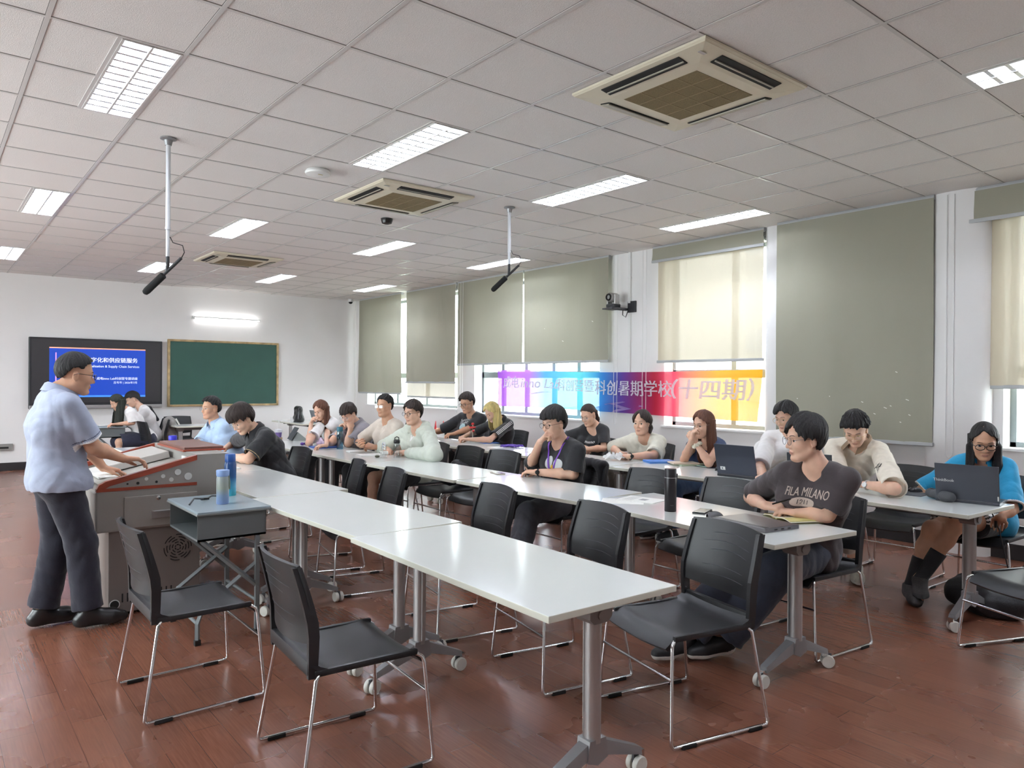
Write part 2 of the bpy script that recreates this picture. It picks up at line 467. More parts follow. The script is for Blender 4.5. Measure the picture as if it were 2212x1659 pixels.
# ------------------------------------------------------------------ roller blinds
BLIND = cloth_sheet('grey_green_blind', (160, 158, 143), 0.04, 0.0)
SHEER = cloth_sheet('cream_screen_blind', (205, 195, 174), 0.045, 0.025)
RAIL = mat('grey_blind_rail', (176, 178, 180), 0.5)
def blind(name, y0, y1, ztop, zbot, x, m, label, seed, wav=0.012, cord=None, holes=()):
    b = thing(name, (x, y0, 0), 0, label, 'blind', 'roller blinds on the window wall')
    rr = random.Random(seed); ph = [rr.uniform(0, 6) for _ in range(6)]
    W = y1-y0
    def fn(u, v):
        k = v**1.5
        d = wav*k*(math.sin(9*u*W+ph[0])+0.6*math.sin(17*u*W+ph[1]+2*v))
        edge = 0.012*k*(math.sin(3*v+ph[2]))
        return (d, u*W+edge*(1 if u > 0.5 else -1)*abs(2*u-1)**3, ztop-(ztop-zbot)*v)
    g = MB().grid(fn, 40, 34); o = g.build('fabric', m, b, smooth=True, sharp=80)
    MB().box((0, W/2, zbot-0.012), (0.022, W+0.02, 0.034), bev=0.006).build('bottom_rail', RAIL, b)
    MB().tube([(0.03, 0, ztop+0.01), (0.03, W, ztop+0.01)], 0.028, 12).build('roller', RAIL, b)
    if cord:
        cy, cz = cord
        pts = [(-0.03, cy-y0, ztop)]+[(-0.03, cy-y0, ztop+(cz-ztop)*k/6) for k in range(1, 7)]
        loop = [(-0.03, cy-y0+0.03*(1-math.cos(a)), cz-0.05*math.sin(a)) for a in [PI*k/8 for k in range(1, 9)]]
        MB().tube(pts+loop+[(-0.03, cy-y0+0.06, ztop)], 0.0035, 6).build('pull_cord', WHITE_PLASTIC, b)
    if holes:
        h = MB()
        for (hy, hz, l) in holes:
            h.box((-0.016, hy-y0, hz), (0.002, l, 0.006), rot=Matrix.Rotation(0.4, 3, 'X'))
        h.build('pinhole_light', PAPER, b)  # white flecks painted for backlight coming through the pinholes
    return b
XB = WX-0.09
blind('roller_blind', 12.43, 14.17, ZC-0.03, 1.275, XB, BLIND, 'grey-green roller blind nearest the far wall, hanging lowest of the first pair', 1, 0.016, (14.24, 1.06))
blind('roller_blind', 10.57, 12.23, ZC-0.03, 1.5, XB, BLIND, 'grey-green roller blind second from the far wall with a cream blind showing below it', 2, 0.014, (10.45, 1.0))
blind('roller_blind', 8.73, 10.5, ZC-0.03, 1.81, XB, BLIND, 'grey-green roller blind above the left end of the colourful banner', 3, 0.012, (10.3, 1.05))
blind('roller_blind', 6.92, 8.7, ZC-0.03, 1.81, XB, BLIND, 'grey-green roller blind beside the wall camera', 4, 0.010, (6.72, 1.0), holes=[(8.2, 2.3, .01), (7.8, 2.1, .03), (7.2, 2.35, .03)])
blind('roller_blind', 4.57, 6.15, ZC-0.03, 3.055, XB, BLIND, 'short grey blind rolled nearly up above a glowing cream blind', 5, 0.004, (6.22, 1.0))
blind('screen_blind', 4.6, 6.1, 3.12, 1.785, WX-0.035, SHEER, 'glowing cream screen blind above the orange end of the banner', 6, 0.004)
blind('screen_blind', 10.66, 12.26, 3.12, 1.225, WX-0.035, SHEER, 'cream screen blind showing below the second grey blind', 7, 0.008)
blind('roller_blind', 2.79, 4.36, ZC-0.03, 0.97, XB-0.08, BLIND, 'very long grey-green roller blind hanging behind the person in cream polo', 8, 0.014, None,
      holes=[(4.1, 1.35, .012), (3.75, 1.38, .01), (3.42, 1.33, .02), (3.3, 1.22, .02), (3.15, 1.3, .015), (3.1, 1.62, .02), (2.98, 1.22, .02), (3.2, 1.28, .03), (3.0, 1.36, .03), (3.06, 1.15, .015)])
blind('roller_blind', 0.1, 2.5, ZC-0.03, 2.955, XB-0.05, BLIND, 'short grey blind rolled nearly up at the right edge of the photo', 9, 0.003, (2.62, 0.9))
blind('screen_blind', 0.1, 2.42, 3.12, 1.5, WX-0.035, SHEER, 'cream screen blind behind the person in the blue polo', 10, 0.01)

# ------------------------------------------------------------------ ceiling fittings
REFL = mat('white_reflector', (236, 238, 242), 0.25, 0.35)
LOUV = mat('bright_louvre', (232, 235, 240), 0.2, 0.6)
TUBE = mat('lit_tube', (255, 255, 255), 0.5, emit=((238, 244, 255), LAMP_W))
def make_lamp(loc, label):
    t = thing('ceiling_light', loc, 0, label, 'ceiling light', 'recessed louvre lamps in the ceiling grid')
    w, l, h = TILE/2-0.022, 2*TILE-0.022, 0.085
    tr = MB()
    for s in (-1, 1):
        tr.box((s*(w/2-0.006), 0, 0), (0.012, l, 0.01)); tr.box((0, s*(l/2-0.006), 0), (w, 0.012, 0.01))
    tr.box((0, 0, 0.001), (0.012, l, 0.012))
    tr.build('frame', TBAR_MAT, t)
    hs = MB(); z = h
    a, b = w/2, l/2
    hs.add([(-a, -b, 0), (a, -b, 0), (a, b, 0), (-a, b, 0), (-a, -b, z), (a, -b, z), (a, b, z), (-a, b, z)],
           [(0, 1, 5, 4), (1, 2, 6, 5), (2, 3, 7, 6), (3, 0, 4, 7), (4, 5, 6, 7)])
    hs.build('reflector', REFL, t)
    lv = MB()
    for s in (-1, 1):
        for k in range(1, 12):
            y = -l/2+l*k/12; x0, x1 = (s*0.008, s*(w/2-0.01))
            lv.prism([(y-0.012, 0.0), (y+0.012, 0.0), (y, 0.028)], 0, x0, x1)
    for x in (-1, 0, 1): lv.box((x*(w/2-0.014), 0, 0.014), (0.006, l-0.03, 0.024))
    lv.build('louvre', LOUV, t)
    for s in (-1, 1):
        MB().tube([(s*w/4, -l/2+0.03, 0.055), (s*w/4, l/2-0.03, 0.055)], 0.013, 8).build('tube', TUBE, t, smooth=True)
    return t
desc = {(-2, 2): 'big louvre lamp at upper left, left of the hanging microphone', (1, 2): 'louvre lamp left of the large air conditioner cassette',
        (4, 2): 'louvre lamp between the large air conditioner and the window wall', (7, 2): 'louvre lamp close to the short blind by the window wall',
        (-2, 8): 'louvre lamp at the left edge, below the big upper left lamp', (1, 8): 'louvre lamp just right of the left hanging microphone pole',
        (4, 8): 'louvre lamp below the black ceiling sensor', (7, 8): 'louvre lamp behind the right hanging microphone pole',
        (-2, 14): 'louvre lamp cut by the left edge near the far wall', (1, 14): 'far louvre lamp behind the left hanging microphone',
        (4, 14): 'far louvre lamp right of the smallest air conditioner', (7, 14): 'far louvre lamp nearest the dome camera',
        (4, -4): 'louvre lamp cut by the upper right edge of the photo'}
lamp0 = None
for (c, r) in LAMPS:
    loc = (OX+(c-0.25)*TILE, OY+(r+1)*TILE, ZC-0.003)
    lab = desc.get((c, r), 'recessed louvre lamp out of the photo')
    if lamp0 is None: lamp0 = make_lamp(loc, lab)
    else:
        o = copy_tree(lamp0); o.location = loc; o['label'] = lab

AC_BODY = mat('yellowed_cream_plastic', (216, 208, 186), 0.45, noise=(3, 0.04))
AC_GRILL = mat('dusty_brown_grille', (126, 110, 76), 0.8, noise=(260, 0.25), bump=(300, 0.4))
AC_DARK = mat('dark_duct', (24, 23, 22), 0.7)
AC_FLAP = mat('grey_flap', (168, 162, 148), 0.5)
def make_ac(loc, label):
    t = thing('air_conditioner', loc, 0, label, 'air conditioner', 'ceiling cassette air conditioners')
    H = 0.48
    p = MB()
    def ring(a0, z0, a1, z1, mi=None):
        v = []; 
        for (a, z) in ((a0, z0), (a1, z1)):
            v += [(-a, -a, z), (a, -a, z), (a, a, z), (-a, a, z)]
        p.add(v, [(i, (i+1) % 4, 4+(i+1) % 4, 4+i) for i in range(4)])
    ring(H, 0.0, H, -0.012); ring(H, -0.012, H-0.012, -0.022); ring(H-0.012, -0.022, 0.33, -0.042); ring(0.33, -0.042, 0.262, -0.046)
    
    p.box((0, 0, -0.012), (0.94, 0.94, 0.02))
    p.build('panel', AC_BODY, t)
    MB().box((0, 0, -0.042), (0.525, 0.525, 0.012)).build('grille', AC_GRILL, t)
    gl = MB()
    for k in (-1, 0, 1): gl.box((k*0.13, 0, -0.0485), (0.006, 0.52, 0.002)); gl.box((0, k*0.13, -0.0485), (0.52, 0.006, 0.002))
    gl.build('grille_rib', mat('grille_rib', (144, 126, 92), 0.7), t)
    for q in range(4):
        R = Matrix.Rotation(q*PI/2, 3, 'Z')
        s = MB()
        for (yy, ww) in ((0.375, 0.075),):
            c = R@Vector((0, yy+0.025, -0.034)); s.box(c, (0.56, ww, 0.006), rot=R@Matrix.Rotation(0.15, 3, 'X'))
        s.build('air_slot', AC_DARK, t)
        f = MB()
        if q in (0, 3): f.box(R@Vector((0, 0.402, -0.041)), (0.55, 0.06, 0.006), rot=R@Matrix.Rotation(0.2, 3, 'X'))
        else: f.box(R@Vector((0, 0.39, -0.040)), (0.55, 0.01, 0.006), rot=R)
        f.build('air_flap', AC_FLAP, t)
    bd = MB()
    bd.box((-0.40, -0.40, -0.038), (0.05, 0.02, 0.002)); bd.build('badge', ALU, t)
    return t
ac = make_ac((3.505, 2.72, ZC-0.004), 'large cream air conditioner cassette at upper right')
for (x, y, l) in ((3.53, 6.03, 'mid-sized cream air conditioner cassette beside the white ceiling disc'), (3.52, 10.62, 'smallest cream air conditioner cassette, farthest away near the left hanging microphone')):
    o = copy_tree(ac); o.location = (x, y, ZC-0.004); o['label'] = l

MICB = mat('black_foam', (20, 20, 20), 0.95, bump=(500, 0.3))
POLE = mat('pale_grey_pole', (206, 208, 212), 0.35, 0.3)
def mic(x, y, zb, length, label, k=1.0):
    t = thing('hanging_microphone', (x, y, ZC-0.004), 0, label, 'microphone', 'microphones on ceiling poles')
    dz = zb-ZC
    MB().lathe([(0.055, 0), (0.055, -0.006), (0.03, -0.014), (0.022, -0.05)], 20).build('ceiling_flange', mat('grey_flange', (150, 150, 152), 0.35, 0.4), t, smooth=True)
    MB().tube([(0, 0, -0.02), (0, 0, dz*0.72)], 0.0165, 12).tube([(0, 0, dz*0.7), (0, 0, dz*0.72)], 0.019, 12).tube([(0, 0, dz*0.72), (0, 0, dz+0.06)], 0.0135, 12).build('pole', POLE, t, smooth=True)
    MB().tube([(0, 0, dz+0.07), (0, 0, dz), (-0.004, 0.003, dz-0.05)], [0.012, 0.013, 0.011], 10).build('mount', BLACK_PLASTIC, t, smooth=True)
    d = (Vector((-0.56, 0.45, -0.69))).normalized()
    a = Vector((0.02, -0.016, dz-0.02))
    MB().tube([a-d*0.10, a-d*0.02, a+d*0.1], [0.011, 0.012, 0.010], 10).build('microphone_body', BLACK_PLASTIC, t, smooth=True)
    MB().tube([a+d*0.07, a+d*0.08, a+d*0.24, a+d*0.262, a+d*0.27], [0.013, 0.026, 0.026, 0.021, 0.01], 14).build('foam_windscreen', MICB, t, smooth=True)
    e = a-d*0.10
    MB().tube([e, e-d*0.03+Vector((0, 0, 0.02)), e-d*0.03+Vector((-0.01, 0.01, 0.07)), (0.03, -0.02, dz+0.16), (0.012, -0.01, dz+0.2)], 0.0035, 6).build('cable', RUBBER, t, smooth=True)
mic(1.372, 5.65, 2.33, 0.3, 'black hanging microphone on a pale ceiling pole above the lecturer side, left one')
mic(4.53, 5.68, 2.615, 0.3, 'black hanging microphone on a pale ceiling pole in front of the blinds')
t = thing('wireless_access_point', (2.53, 5.7, ZC-0.004), 0, 'round white disc with a small yellow mark on the ceiling beside the mid air conditioner', 'access point')
MB().lathe([(0.09, 0), (0.10, -0.012), (0.105, -0.022), (0.1, -0.036), (0.07, -0.046), (0.0001, -0.048)], 32).build('disc_body', WHITE_PLASTIC, t, smooth=True)
MB().box((0, -0.05, -0.0455), (0.04, 0.009, 0.004)).build('status_mark', mat('yellow_mark', (196, 180, 90), 0.5), t)
t = thing('ceiling_sensor', (3.85, 6.92, ZC-0.004), 0, 'small black round sensor on the ceiling below the mid air conditioner', 'sensor')
MB().lathe([(0.06, 0), (0.062, -0.02), (0.052, -0.05), (0.02, -0.062), (0.0001, -0.063)], 24).build('sensor_dome', mat('black_dome', (26, 24, 24), 0.3), t, smooth=True)
MB().lathe([(0.064, 0.0), (0.064, -0.008)], 24).build('sensor_ring', BLACK_PLASTIC, t)
t = thing('dome_camera', (7.05, 14.2, ZC-0.004), 0, 'small white dome camera with dark lens in the far ceiling corner', 'camera')
MB().lathe([(0.055, 0), (0.058, -0.05), (0.05, -0.06)], 24).build('camera_housing', WHITE_PLASTIC, t, smooth=True)
MB().lathe([(0.044, -0.058), (0.04, -0.08), (0.024, -0.097), (0.0001, -0.102)], 24).build('camera_lens_dome', BLACK_GLOSS, t, smooth=True)

# ------------------------------------------------------------------ far wall things
YF = WY
def display():
    t = thing('wall_display', (2.395, YF-0.06, 1.6), 0, 'large black wall display showing a blue slide', 'display screen')
    W, H = 2.04, 1.2
    fb = MB(); fb.box((0, 0.0, 0), (W, 0.09, H), bev=0.012); fb.build('housing', BLACK_PLASTIC, t)
    MB().box((0, -0.047, 0.035), (W-0.07, 0.004, H-0.14)).build('screen_glass', mat('dark_screen', (52, 50, 52), 0.3), t)
    MB().box((0, -0.03, -H/2+0.03), (W-0.01, 0.06, 0.06), bev=0.006).build('bottom_bar', ALU, t)
    sx0, sx1, sz0, sz1 = 1.66-2.395, 3.13-2.395, 1.2-1.6, 2.04-1.6
    BLUE = mat('lit_blue_slide', (10, 40, 120), 0.4, emit=((24, 72, 186), 0.55))
    WH = mat('lit_white_letters', (200, 205, 220), 0.4, emit=((228, 234, 255), 0.55))
    OR = mat('lit_orange_line', (220, 150, 120), 0.4, emit=((255, 166, 140), 0.55))
    PK = mat('lit_pink_line', (220, 150, 190), 0.4, emit=((240, 150, 220), 0.55))
    LB = mat('lit_light_blue', (60, 120, 220), 0.4, emit=((60, 128, 240), 0.55))
    s = MB(); y = -0.0515
    s.box(((sx0+sx1)/2, y, (sz0+sz1)/2), (sx1-sx0, 0.003, sz1-sz0), mi=0)
    s.box(((sx0+sx1)/2, y-0.001, sz1-0.008), (sx1-sx0, 0.003, 0.018), mi=2)
    s.box(((sx0+sx1)/2, y-0.001, sz0+0.012), (sx1-sx0, 0.003, 0.03), mi=4)
    s.box((sx0+0.095, y-0.001, 0.1), (0.015, 0.003, 0.5), mi=3)
    R, U = (1, 0, 0), (0, 0, 1)
    flat_text(s, '数字化和供应链服务', 0.092, (sx1-0.125, y-0.004, 0.232), R, U, bold=0.02, align='RIGHT', mi=1)
    flat_text(s, 'Digitalization & Supply Chain Services', 0.056, (sx1-0.1, y-0.004, 0.128), R, U, bold=0.01, align='RIGHT', mi=1)
    flat_text(s, '学 · 成电inno Lab科创营专题讲座', 0.052, (sx1-0.125, y-0.004, -0.085), R, U, bold=0.012, align='RIGHT', mi=1)
    flat_text(s, '吕韦岑 | 2026年7月', 0.046, (sx1-0.13, y-0.004, -0.155), R, U, bold=0.004, align='RIGHT', mi=1)
    s.build('slide', [BLUE, WH, OR, PK, LB], t)
display()
t = thing('chalkboard', (4.56, YF-0.025, 1.63), 0, 'dark green chalkboard with worn brass frame on the far wall', 'chalkboard')
MB().box((0, 0, 0), (2.04, 0.03, 1.2)).build('board_panel', mat('green_board', (44, 82, 72), 0.55, noise=(2, 0.08)), t)
f = MB()
for s in (-1, 1): f.box((s*1.02, -0.006, 0), (0.045, 0.05, 1.24), bev=0.008); f.box((0, -0.006, s*0.605), (2.08, 0.05, 0.04), bev=0.008)
f.build('frame', mat('worn_brass_frame', (176, 152, 112), 0.45, 0.3, noise=(9, 0.35)), t)
t = thing('wall_lamp', (4.58, YF, 2.675), 0, 'slim lit tube lamp above the chalkboard on the far wall', 'lamp')
MB().tube([(-0.6, -0.06, 0), (0.62, -0.06, 0)], 0.014, 10).build('tube', mat('lit_wall_tube', (255, 255, 255), 0.5, emit=((255, 255, 255), 9.0)), t, smooth=True)
MB().box((0, -0.085, 0.012), (1.26, 0.03, 0.02)).box((-0.6, -0.03, 0), (0.03, 0.06, 0.03)).box((0.6, -0.03, 0), (0.03, 0.06, 0.03)).tube([(-0.65, -0.06, 0), (-0.6, -0.06, 0)], 0.03, 12).build('holder', WHITE_PLASTIC, t)
t = thing('wall_socket_box', (0.95, YF-0.02, 0.385), 0, 'grey recessed metal box low on the far wall at the left edge', 'socket box')
MB().box((0, 0, 0), (0.44, 0.03, 0.11), bev=0.004).build('cover_plate', mat('grey_box', (150, 148, 144), 0.45, 0.4), t)
MB().box((-0.02, -0.017, -0.008), (0.36, 0.006, 0.03)).build('slot', AC_DARK, t)

# ------------------------------------------------------------------ window wall things
def wall_camera():
    t = thing('conference_camera', (WX, 6.66, 2.5), 0, 'grey and black conference camera on a wall bracket between two windows', 'camera')
    MB().box((-0.012, -0.1, 0.01), (0.024, 0.14, 0.15), bev=0.006).build('wall_plate', BLACK_PLASTIC, t)
    MB().box((-0.16, 0.0, -0.02), (0.3, 0.05, 0.035), bev=0.005).box((-0.2, 0.05, -0.018), (0.2, 0.24, 0.02), bev=0.005).build('bracket_shelf', DARK_GREY, t)
    MB().box((-0.2, 0.06, 0.02), (0.13, 0.15, 0.05), bev=0.015).build('camera_base', BLACK_PLASTIC, t)
    MB().box((-0.2, 0.0, 0.1), (0.09, 0.025, 0.14), bev=0.01).box((-0.2, 0.13, 0.1), (0.09, 0.025, 0.14), bev=0.01).build('yoke', ALU, t)
    R = Matrix.Rotation(-PI/2, 3, 'Y')
    MB().lathe([(0.055, -0.06), (0.062, -0.05), (0.062, 0.07), (0.05, 0.085)], 24, (-0.2, 0.065, 0.13), R).build('camera_head', mat('grey_camera_shell', (150, 148, 146), 0.35), t, smooth=True)
    MB().lathe([(0.05, 0.0), (0.046, 0.012), (0.03, 0.012), (0.026, 0.0)], 24, (-0.284, 0.065, 0.13), R).build('lens', BLACK_GLOSS, t, smooth=True)
    MB().tube([(-0.1, -0.02, -0.03), (-0.1, -0.015, -0.1), (-0.08, -0.05, -0.13), (-0.06, -0.07, -0.05)], 0.006, 6).build('cable', RUBBER, t, smooth=True)
wall_camera()
t = thing('cable_conduit', (WX, 6.6, 0), 0, 'white surface conduit rising from the wall camera to the ceiling', 'conduit')
MB().box2((-0.028, -0.02, 2.56), (0, 0.02, ZC), 0.004).box2((-0.028, -0.02, 1.2), (0, 0.02, 2.42), 0.004).build('trunking', WHITE_PLASTIC, t)
MB().box((-0.015, 0, 2.9), (0.034, 0.05, 0.02), bev=0.003).build('clip', WHITE_PLASTIC, t)

def banner():
    y0, y1 = 9.41, 4.6
    xs = WX-0.05
    m = bpy.data.materials.new('printed_banner_cloth'); m.use_nodes = True
    nt = m.node_tree; nt.nodes.clear()
    out = nt.nodes.new('ShaderNodeOutputMaterial')
    tc = nt.nodes.new('ShaderNodeTexCoord'); sx = nt.nodes.new('ShaderNodeSeparateXYZ'); nt.links.new(tc.outputs['Object'], sx.inputs[0])
    mr = nt.nodes.new('ShaderNodeMapRange'); mr.inputs[1].default_value = 0; mr.inputs[2].default_value = y1-y0
    nt.links.new(sx.outputs[1], mr.inputs[0])
    cr = nt.nodes.new('ShaderNodeValToRGB'); e = cr.color_ramp.elements
    stops = [(0, (150, 80, 205)), (0.07, (196, 120, 226)), (0.17, (190, 130, 226)), (0.24, (96, 176, 228)), (0.40, (110, 218, 230)), (0.49, (64, 140, 216)), (0.56, (96, 72, 160)), (0.62, (140, 56, 110)), (0.68, (182, 44, 66)), (0.74, (236, 80, 110)), (0.80, (246, 142, 110)), (0.88, (244, 178, 74)), (1.0, (240, 176, 48))]
    e[0].position, e[0].color = stops[0][0], (*lin(stops[0][1]), 1)
    e[1].position, e[1].color = stops[-1][0], (*lin(stops[-1][1]), 1)
    for p, c in stops[1:-1]:
        q = e.new(p); q.color = (*lin(c), 1)
    nt.links.new(mr.outputs[0], cr.inputs[0])
    d = nt.nodes.new('ShaderNodeBsdfDiffuse'); tl = nt.nodes.new('ShaderNodeBsdfTranslucent'); tr = nt.nodes.new('ShaderNodeBsdfTransparent')
    nt.links.new(cr.outputs[0], d.inputs[0]); nt.links.new(cr.outputs[0], tl.inputs[0]); mx = nt.nodes.new('ShaderNodeMix'); mx.data_type = 'RGBA'; mx.inputs[0].default_value = 0.78; mx.inputs[7].default_value = (1, 1, 1, 1)
    nt.links.new(cr.outputs[0], mx.inputs[6]); nt.links.new(mx.outputs[2], tr.inputs[0])
    m1 = nt.nodes.new('ShaderNodeMixShader'); m1.inputs[0].default_value = 0.09
    nt.links.new(d.outputs[0], m1.inputs[1]); nt.links.new(tl.outputs[0], m1.inputs[2])
    m2 = nt.nodes.new('ShaderNodeMixShader'); m2.inputs[0].default_value = 0.055
    nt.links.new(m1.outputs[0], m2.inputs[1]); nt.links.new(tr.outputs[0], m2.inputs[2])
    nt.links.new(m2.outputs[0], out.inputs[0])
    wl = cloth_sheet('banner_white_print', (244, 242, 248), 0.5, 0.0, False)
    pale = cloth_sheet('banner_pale_print', (170, 150, 205), 0.4, 0.05, False)
    t = thing('banner', (xs, y0, 0), 0, 'long rainbow cloth banner with white characters hung across the windows', 'banner')
    L = abs(y1-y0)
    def surf(u, v):
        top = 1.69-0.03*u+0.02*math.sin(PI*min(1, u/0.34))-0.0; bot = 1.115-0.03*u+0.012*math.sin(5*u)
        top -= 0.03*math.sin(PI*u)
        w = 0.012*math.sin(26*u+4*v)+0.018*math.sin(9*u+1)*(v)+0.012*math.sin(60*u)*v*v*0.5
        return Vector((w, -u*L+0.04*v*(1 if u > 0.97 else 0), top+(bot-top)*v))
    MB().grid(lambda u, v: surf(u, v), 120, 14).build('cloth', m, t, smooth=True, sharp=80)
    def put(mb, body, u0, u1, vc, size, bold=0.03, shear=0.0):
      for ox in (-bold, 0, bold):
        v, f = text_mesh(body, size, 0, shear, 'LEFT', 3)
        w0 = min(p.x for p in v); w1 = max(p.x for p in v)
        H = 0.57
        mb.add([surf(u0+((p.x-w0)+ox*size)/(w1-w0)*(u1-u0), vc-p.y/H)+Vector((-0.004-0.0004*ox/max(bold, 1e-6), 0, 0)) for p in v], f)
    tx = MB()
    put(tx, '成电', 0.03, 0.115, 0.36, 0.2)
    put(tx, 'inno Lab', 0.125, 0.31, 0.36, 0.2, 0.012, 0.25)
    put(tx, '科创营暨', 0.30, 0.455, 0.38, 0.2)
    put(tx, '科创暑期学校', 0.46, 0.735, 0.42, 0.23, 0.02)
    put(tx, '（十四期）', 0.735, 0.98, 0.42, 0.26, 0.028, 0.12)
    tx.build('lettering', wl, t)
    gz = MB()
    for (ua, ub, va, vb, k) in ((0.5, 0.64, 0.72, 0.9, 0.1), (0.47, 0.6, 0.78, 1.0, 0.14)):
        gz.add([surf(ua, (va+vb)/2)+Vector((-0.003, 0, 0)), surf((ua+ub)/2, va)+Vector((-0.003, 0, 0)), surf(ub, (va+vb)/2)+Vector((-0.003, 0, 0)), surf((ua+ub)/2, min(1, vb))+Vector((-0.003, 0, 0))], [(0, 1, 2, 3)])
    gz.build('printed_diamond', pale, t)
    sw = MB().grid(lambda u, v: surf(0.16+0.12*u, 0.66-0.10*math.sin(u*PI*0.7)+0.03*v*math.sin(PI*u))+Vector((-0.0035, 0, 0)), 24, 1)
    sw.build('printed_swoosh', wl, t)
banner()
# ------------------------------------------------------------------ chairs
def make_chair():
    t = thing('stacking_chair', (0, 0, 0), 0, 'black stacking chair on a chrome sled frame', 'chair')
    # seat: shallow shell, waterfall front, raised rear lip
    def seat(u, v):
        x = -0.215+0.46*u; y = (v-0.5)*0.46
        z = 0.452-0.012*math.sin(PI*v)-0.010*math.sin(PI*min(1, u*1.1))
        if u > 0.8: z -= 0.055*((u-0.8)/0.2)**2
        if u < 0.12: z += 0.03*((0.12-u)/0.12)**1.5
        w = 1.0-0.08*max(0, (u-0.75)/0.25)**2
        return (x, y*w, z)
    sm = MB(); sm.grid(seat, 16, 12, 0.016)
    sm.box((-0.22, 0, 0.458), (0.03, 0.45, 0.055), bev=0.012)
    for s in (-1, 1): sm.box((0.0, s*0.222, 0.436), (0.42, 0.022, 0.026), bev=0.009)
    sm.build('seat', BLACK_PLASTIC, t, smooth=True, sharp=50)
    # backrest: curved panel, two uprights that run down to the seat sides, five slot lines with painted highlights
    bk = MB()
    def lean(z): return -0.222-0.02*(z-0.45)-0.30*max(0, z-0.60)**1.15-0.02*max(0, 0.6-z)
    def panel(u, v):
        z = 0.545+0.29*v
        y = (u-0.5)*(0.455+0.02*math.sin(PI*v))
        c = 0.042*(1-(2*u-1)**2)
        return (lean(z)-c+0.012, y, z+0.008*(1-(2*u-1)**2)*(1 if v > 0.5 else -2))
    bk.grid(panel, 18, 10, -0.013, mi=0)
    for s in (-1, 1):
        pts = []
        for k in range(9):
            z = 0.42+0.41*k/8; pts.append((lean(z)+0.012, s*(0.215+0.012*math.sin(PI*k/8)), z))
        n = len(pts)
        for k in range(n-1):
            a, b = Vector(pts[k]), Vector(pts[k+1])
            w0, w1 = 0.021-0.004*abs(k-4)/4, 0.021-0.004*abs(k-3)/4
            v = []
            for (p, w) in ((a, w0), (b, w1)):
                v += [p+Vector((-w, -0.011, 0)), p+Vector((w, -0.011, 0)), p+Vector((w, 0.011, 0)), p+Vector((-w, 0.011, 0))]
            bk.add(v, [(0, 1, 5, 4), (1, 2, 6, 5), (2, 3, 7, 6), (3, 0, 4, 7)]+([(3, 2, 1, 0)] if k == 0 else [])+([(4, 5, 6, 7)] if k == n-2 else []), 0)
    for q, (vv, ua, ub) in enumerate(((0.80, 0.3, 0.82), (0.66, 0.2, 0.86), (0.53, 0.3, 0.84), (0.34, 0.22, 0.8), (0.20, 0.26, 0.84))):
        for off in (-0.0005, 0.0142):
            pts = []
            for k in range(11):
                u = ua+(ub-ua)*k/10
                p = Vector(panel(u, vv+0.035*math.sin(PI*k/10))); pts.append(p+Vector((off-0.0005 if off < 0 else off, 0, 0)))
            bk.tube(pts, [0.0004]+[0.0013]*9+[0.0004], 5, mi=1)
    bk.build('backrest', [BLACK_PLASTIC, SLOT_GLINT], t, smooth=True, sharp=42)
    for s in (-1, 1):
        r = 0.0075
        pts = [(-0.17, s*0.2, 0.432), (-0.192, s*0.226, 0.43), (-0.205, s*0.236, 0.415)]
        pts += [(-0.262, s*0.268, 0.05), (-0.266, s*0.271, 0.025), (-0.258, s*0.272, 0.0125), (-0.235, s*0.272, 0.0125)]
        pts += [(0.225, s*0.272, 0.0125), (0.248, s*0.272, 0.0125), (0.258, s*0.271, 0.025), (0.256, s*0.27, 0.05)]
        pts += [(0.232, s*0.24, 0.395), (0.226, s*0.234, 0.415), (0.21, s*0.225, 0.426), (0.18, s*0.2, 0.428)]
        fr = MB().tube(pts, r, 10).build('sled_frame', CHROME, t, smooth=True, sharp=70)
        for x in (-0.19, 0.17):
            MB().box((x, s*0.272, 0.0085), (0.075, 0.021, 0.017), bev=0.004).build('rubber_foot', RUBBER, fr)
    MB().tube([(0.243, -0.253, 0.28), (0.243, 0.253, 0.28)], 0.0065, 10).build('stretcher', CHROME, t, smooth=True)
    MB().box((0.0, 0, 0.404), (0.36, 0.03, 0.01), bev=0.003).build('seat_support', DARK_GREY, t)
    return t
chair0 = make_chair(); chair_used = [False]
def chair(x, y, deg, label, group):
    if not chair_used[0]: o = chair0; chair_used[0] = True
    else: o = copy_tree(chair0)
    o.location = (x, y, 0); o.rotation_euler = (0, 0, math.radians(deg))
    o['label'] = label; o['group'] = group
    return o
G0, G1, G2, G3, G4 = 'empty chairs on the lecturer side', 'chairs along the first table row', 'chairs along the middle table row', 'chairs along the window side row', 'chairs near the far wall'
chair(1.02, 3.72, 0, 'empty black chair beside the small grey desk, foremost left but one', G0)
chair(1.335, 2.72, -4, 'empty black chair in the left foreground with its back to us', G0)
chair(2.69, 2.11, 167, 'empty black chair with its whole seat showing at the near end of the first table', G1)
chair(2.61, 2.83, 169, 'empty black chair behind the first white table, left of the thermos bottle', G1)
chair(2.60, 3.74, 170, 'empty black chair behind the join of the two first-row tables', G1)
chair(2.52, 4.9, 168, 'empty black chair half hidden behind the first row, in front of bare knees', G1)
chair(2.58, 5.62, 164, 'taller-looking empty black chair touching the half hidden one', G1)
chair(2.66, 6.95, 180, 'black chair carrying the person in black polo', G1)
chair(2.78, 8.35, 176, 'black chair draped with a dark jacket behind the light blue shirt', G1)
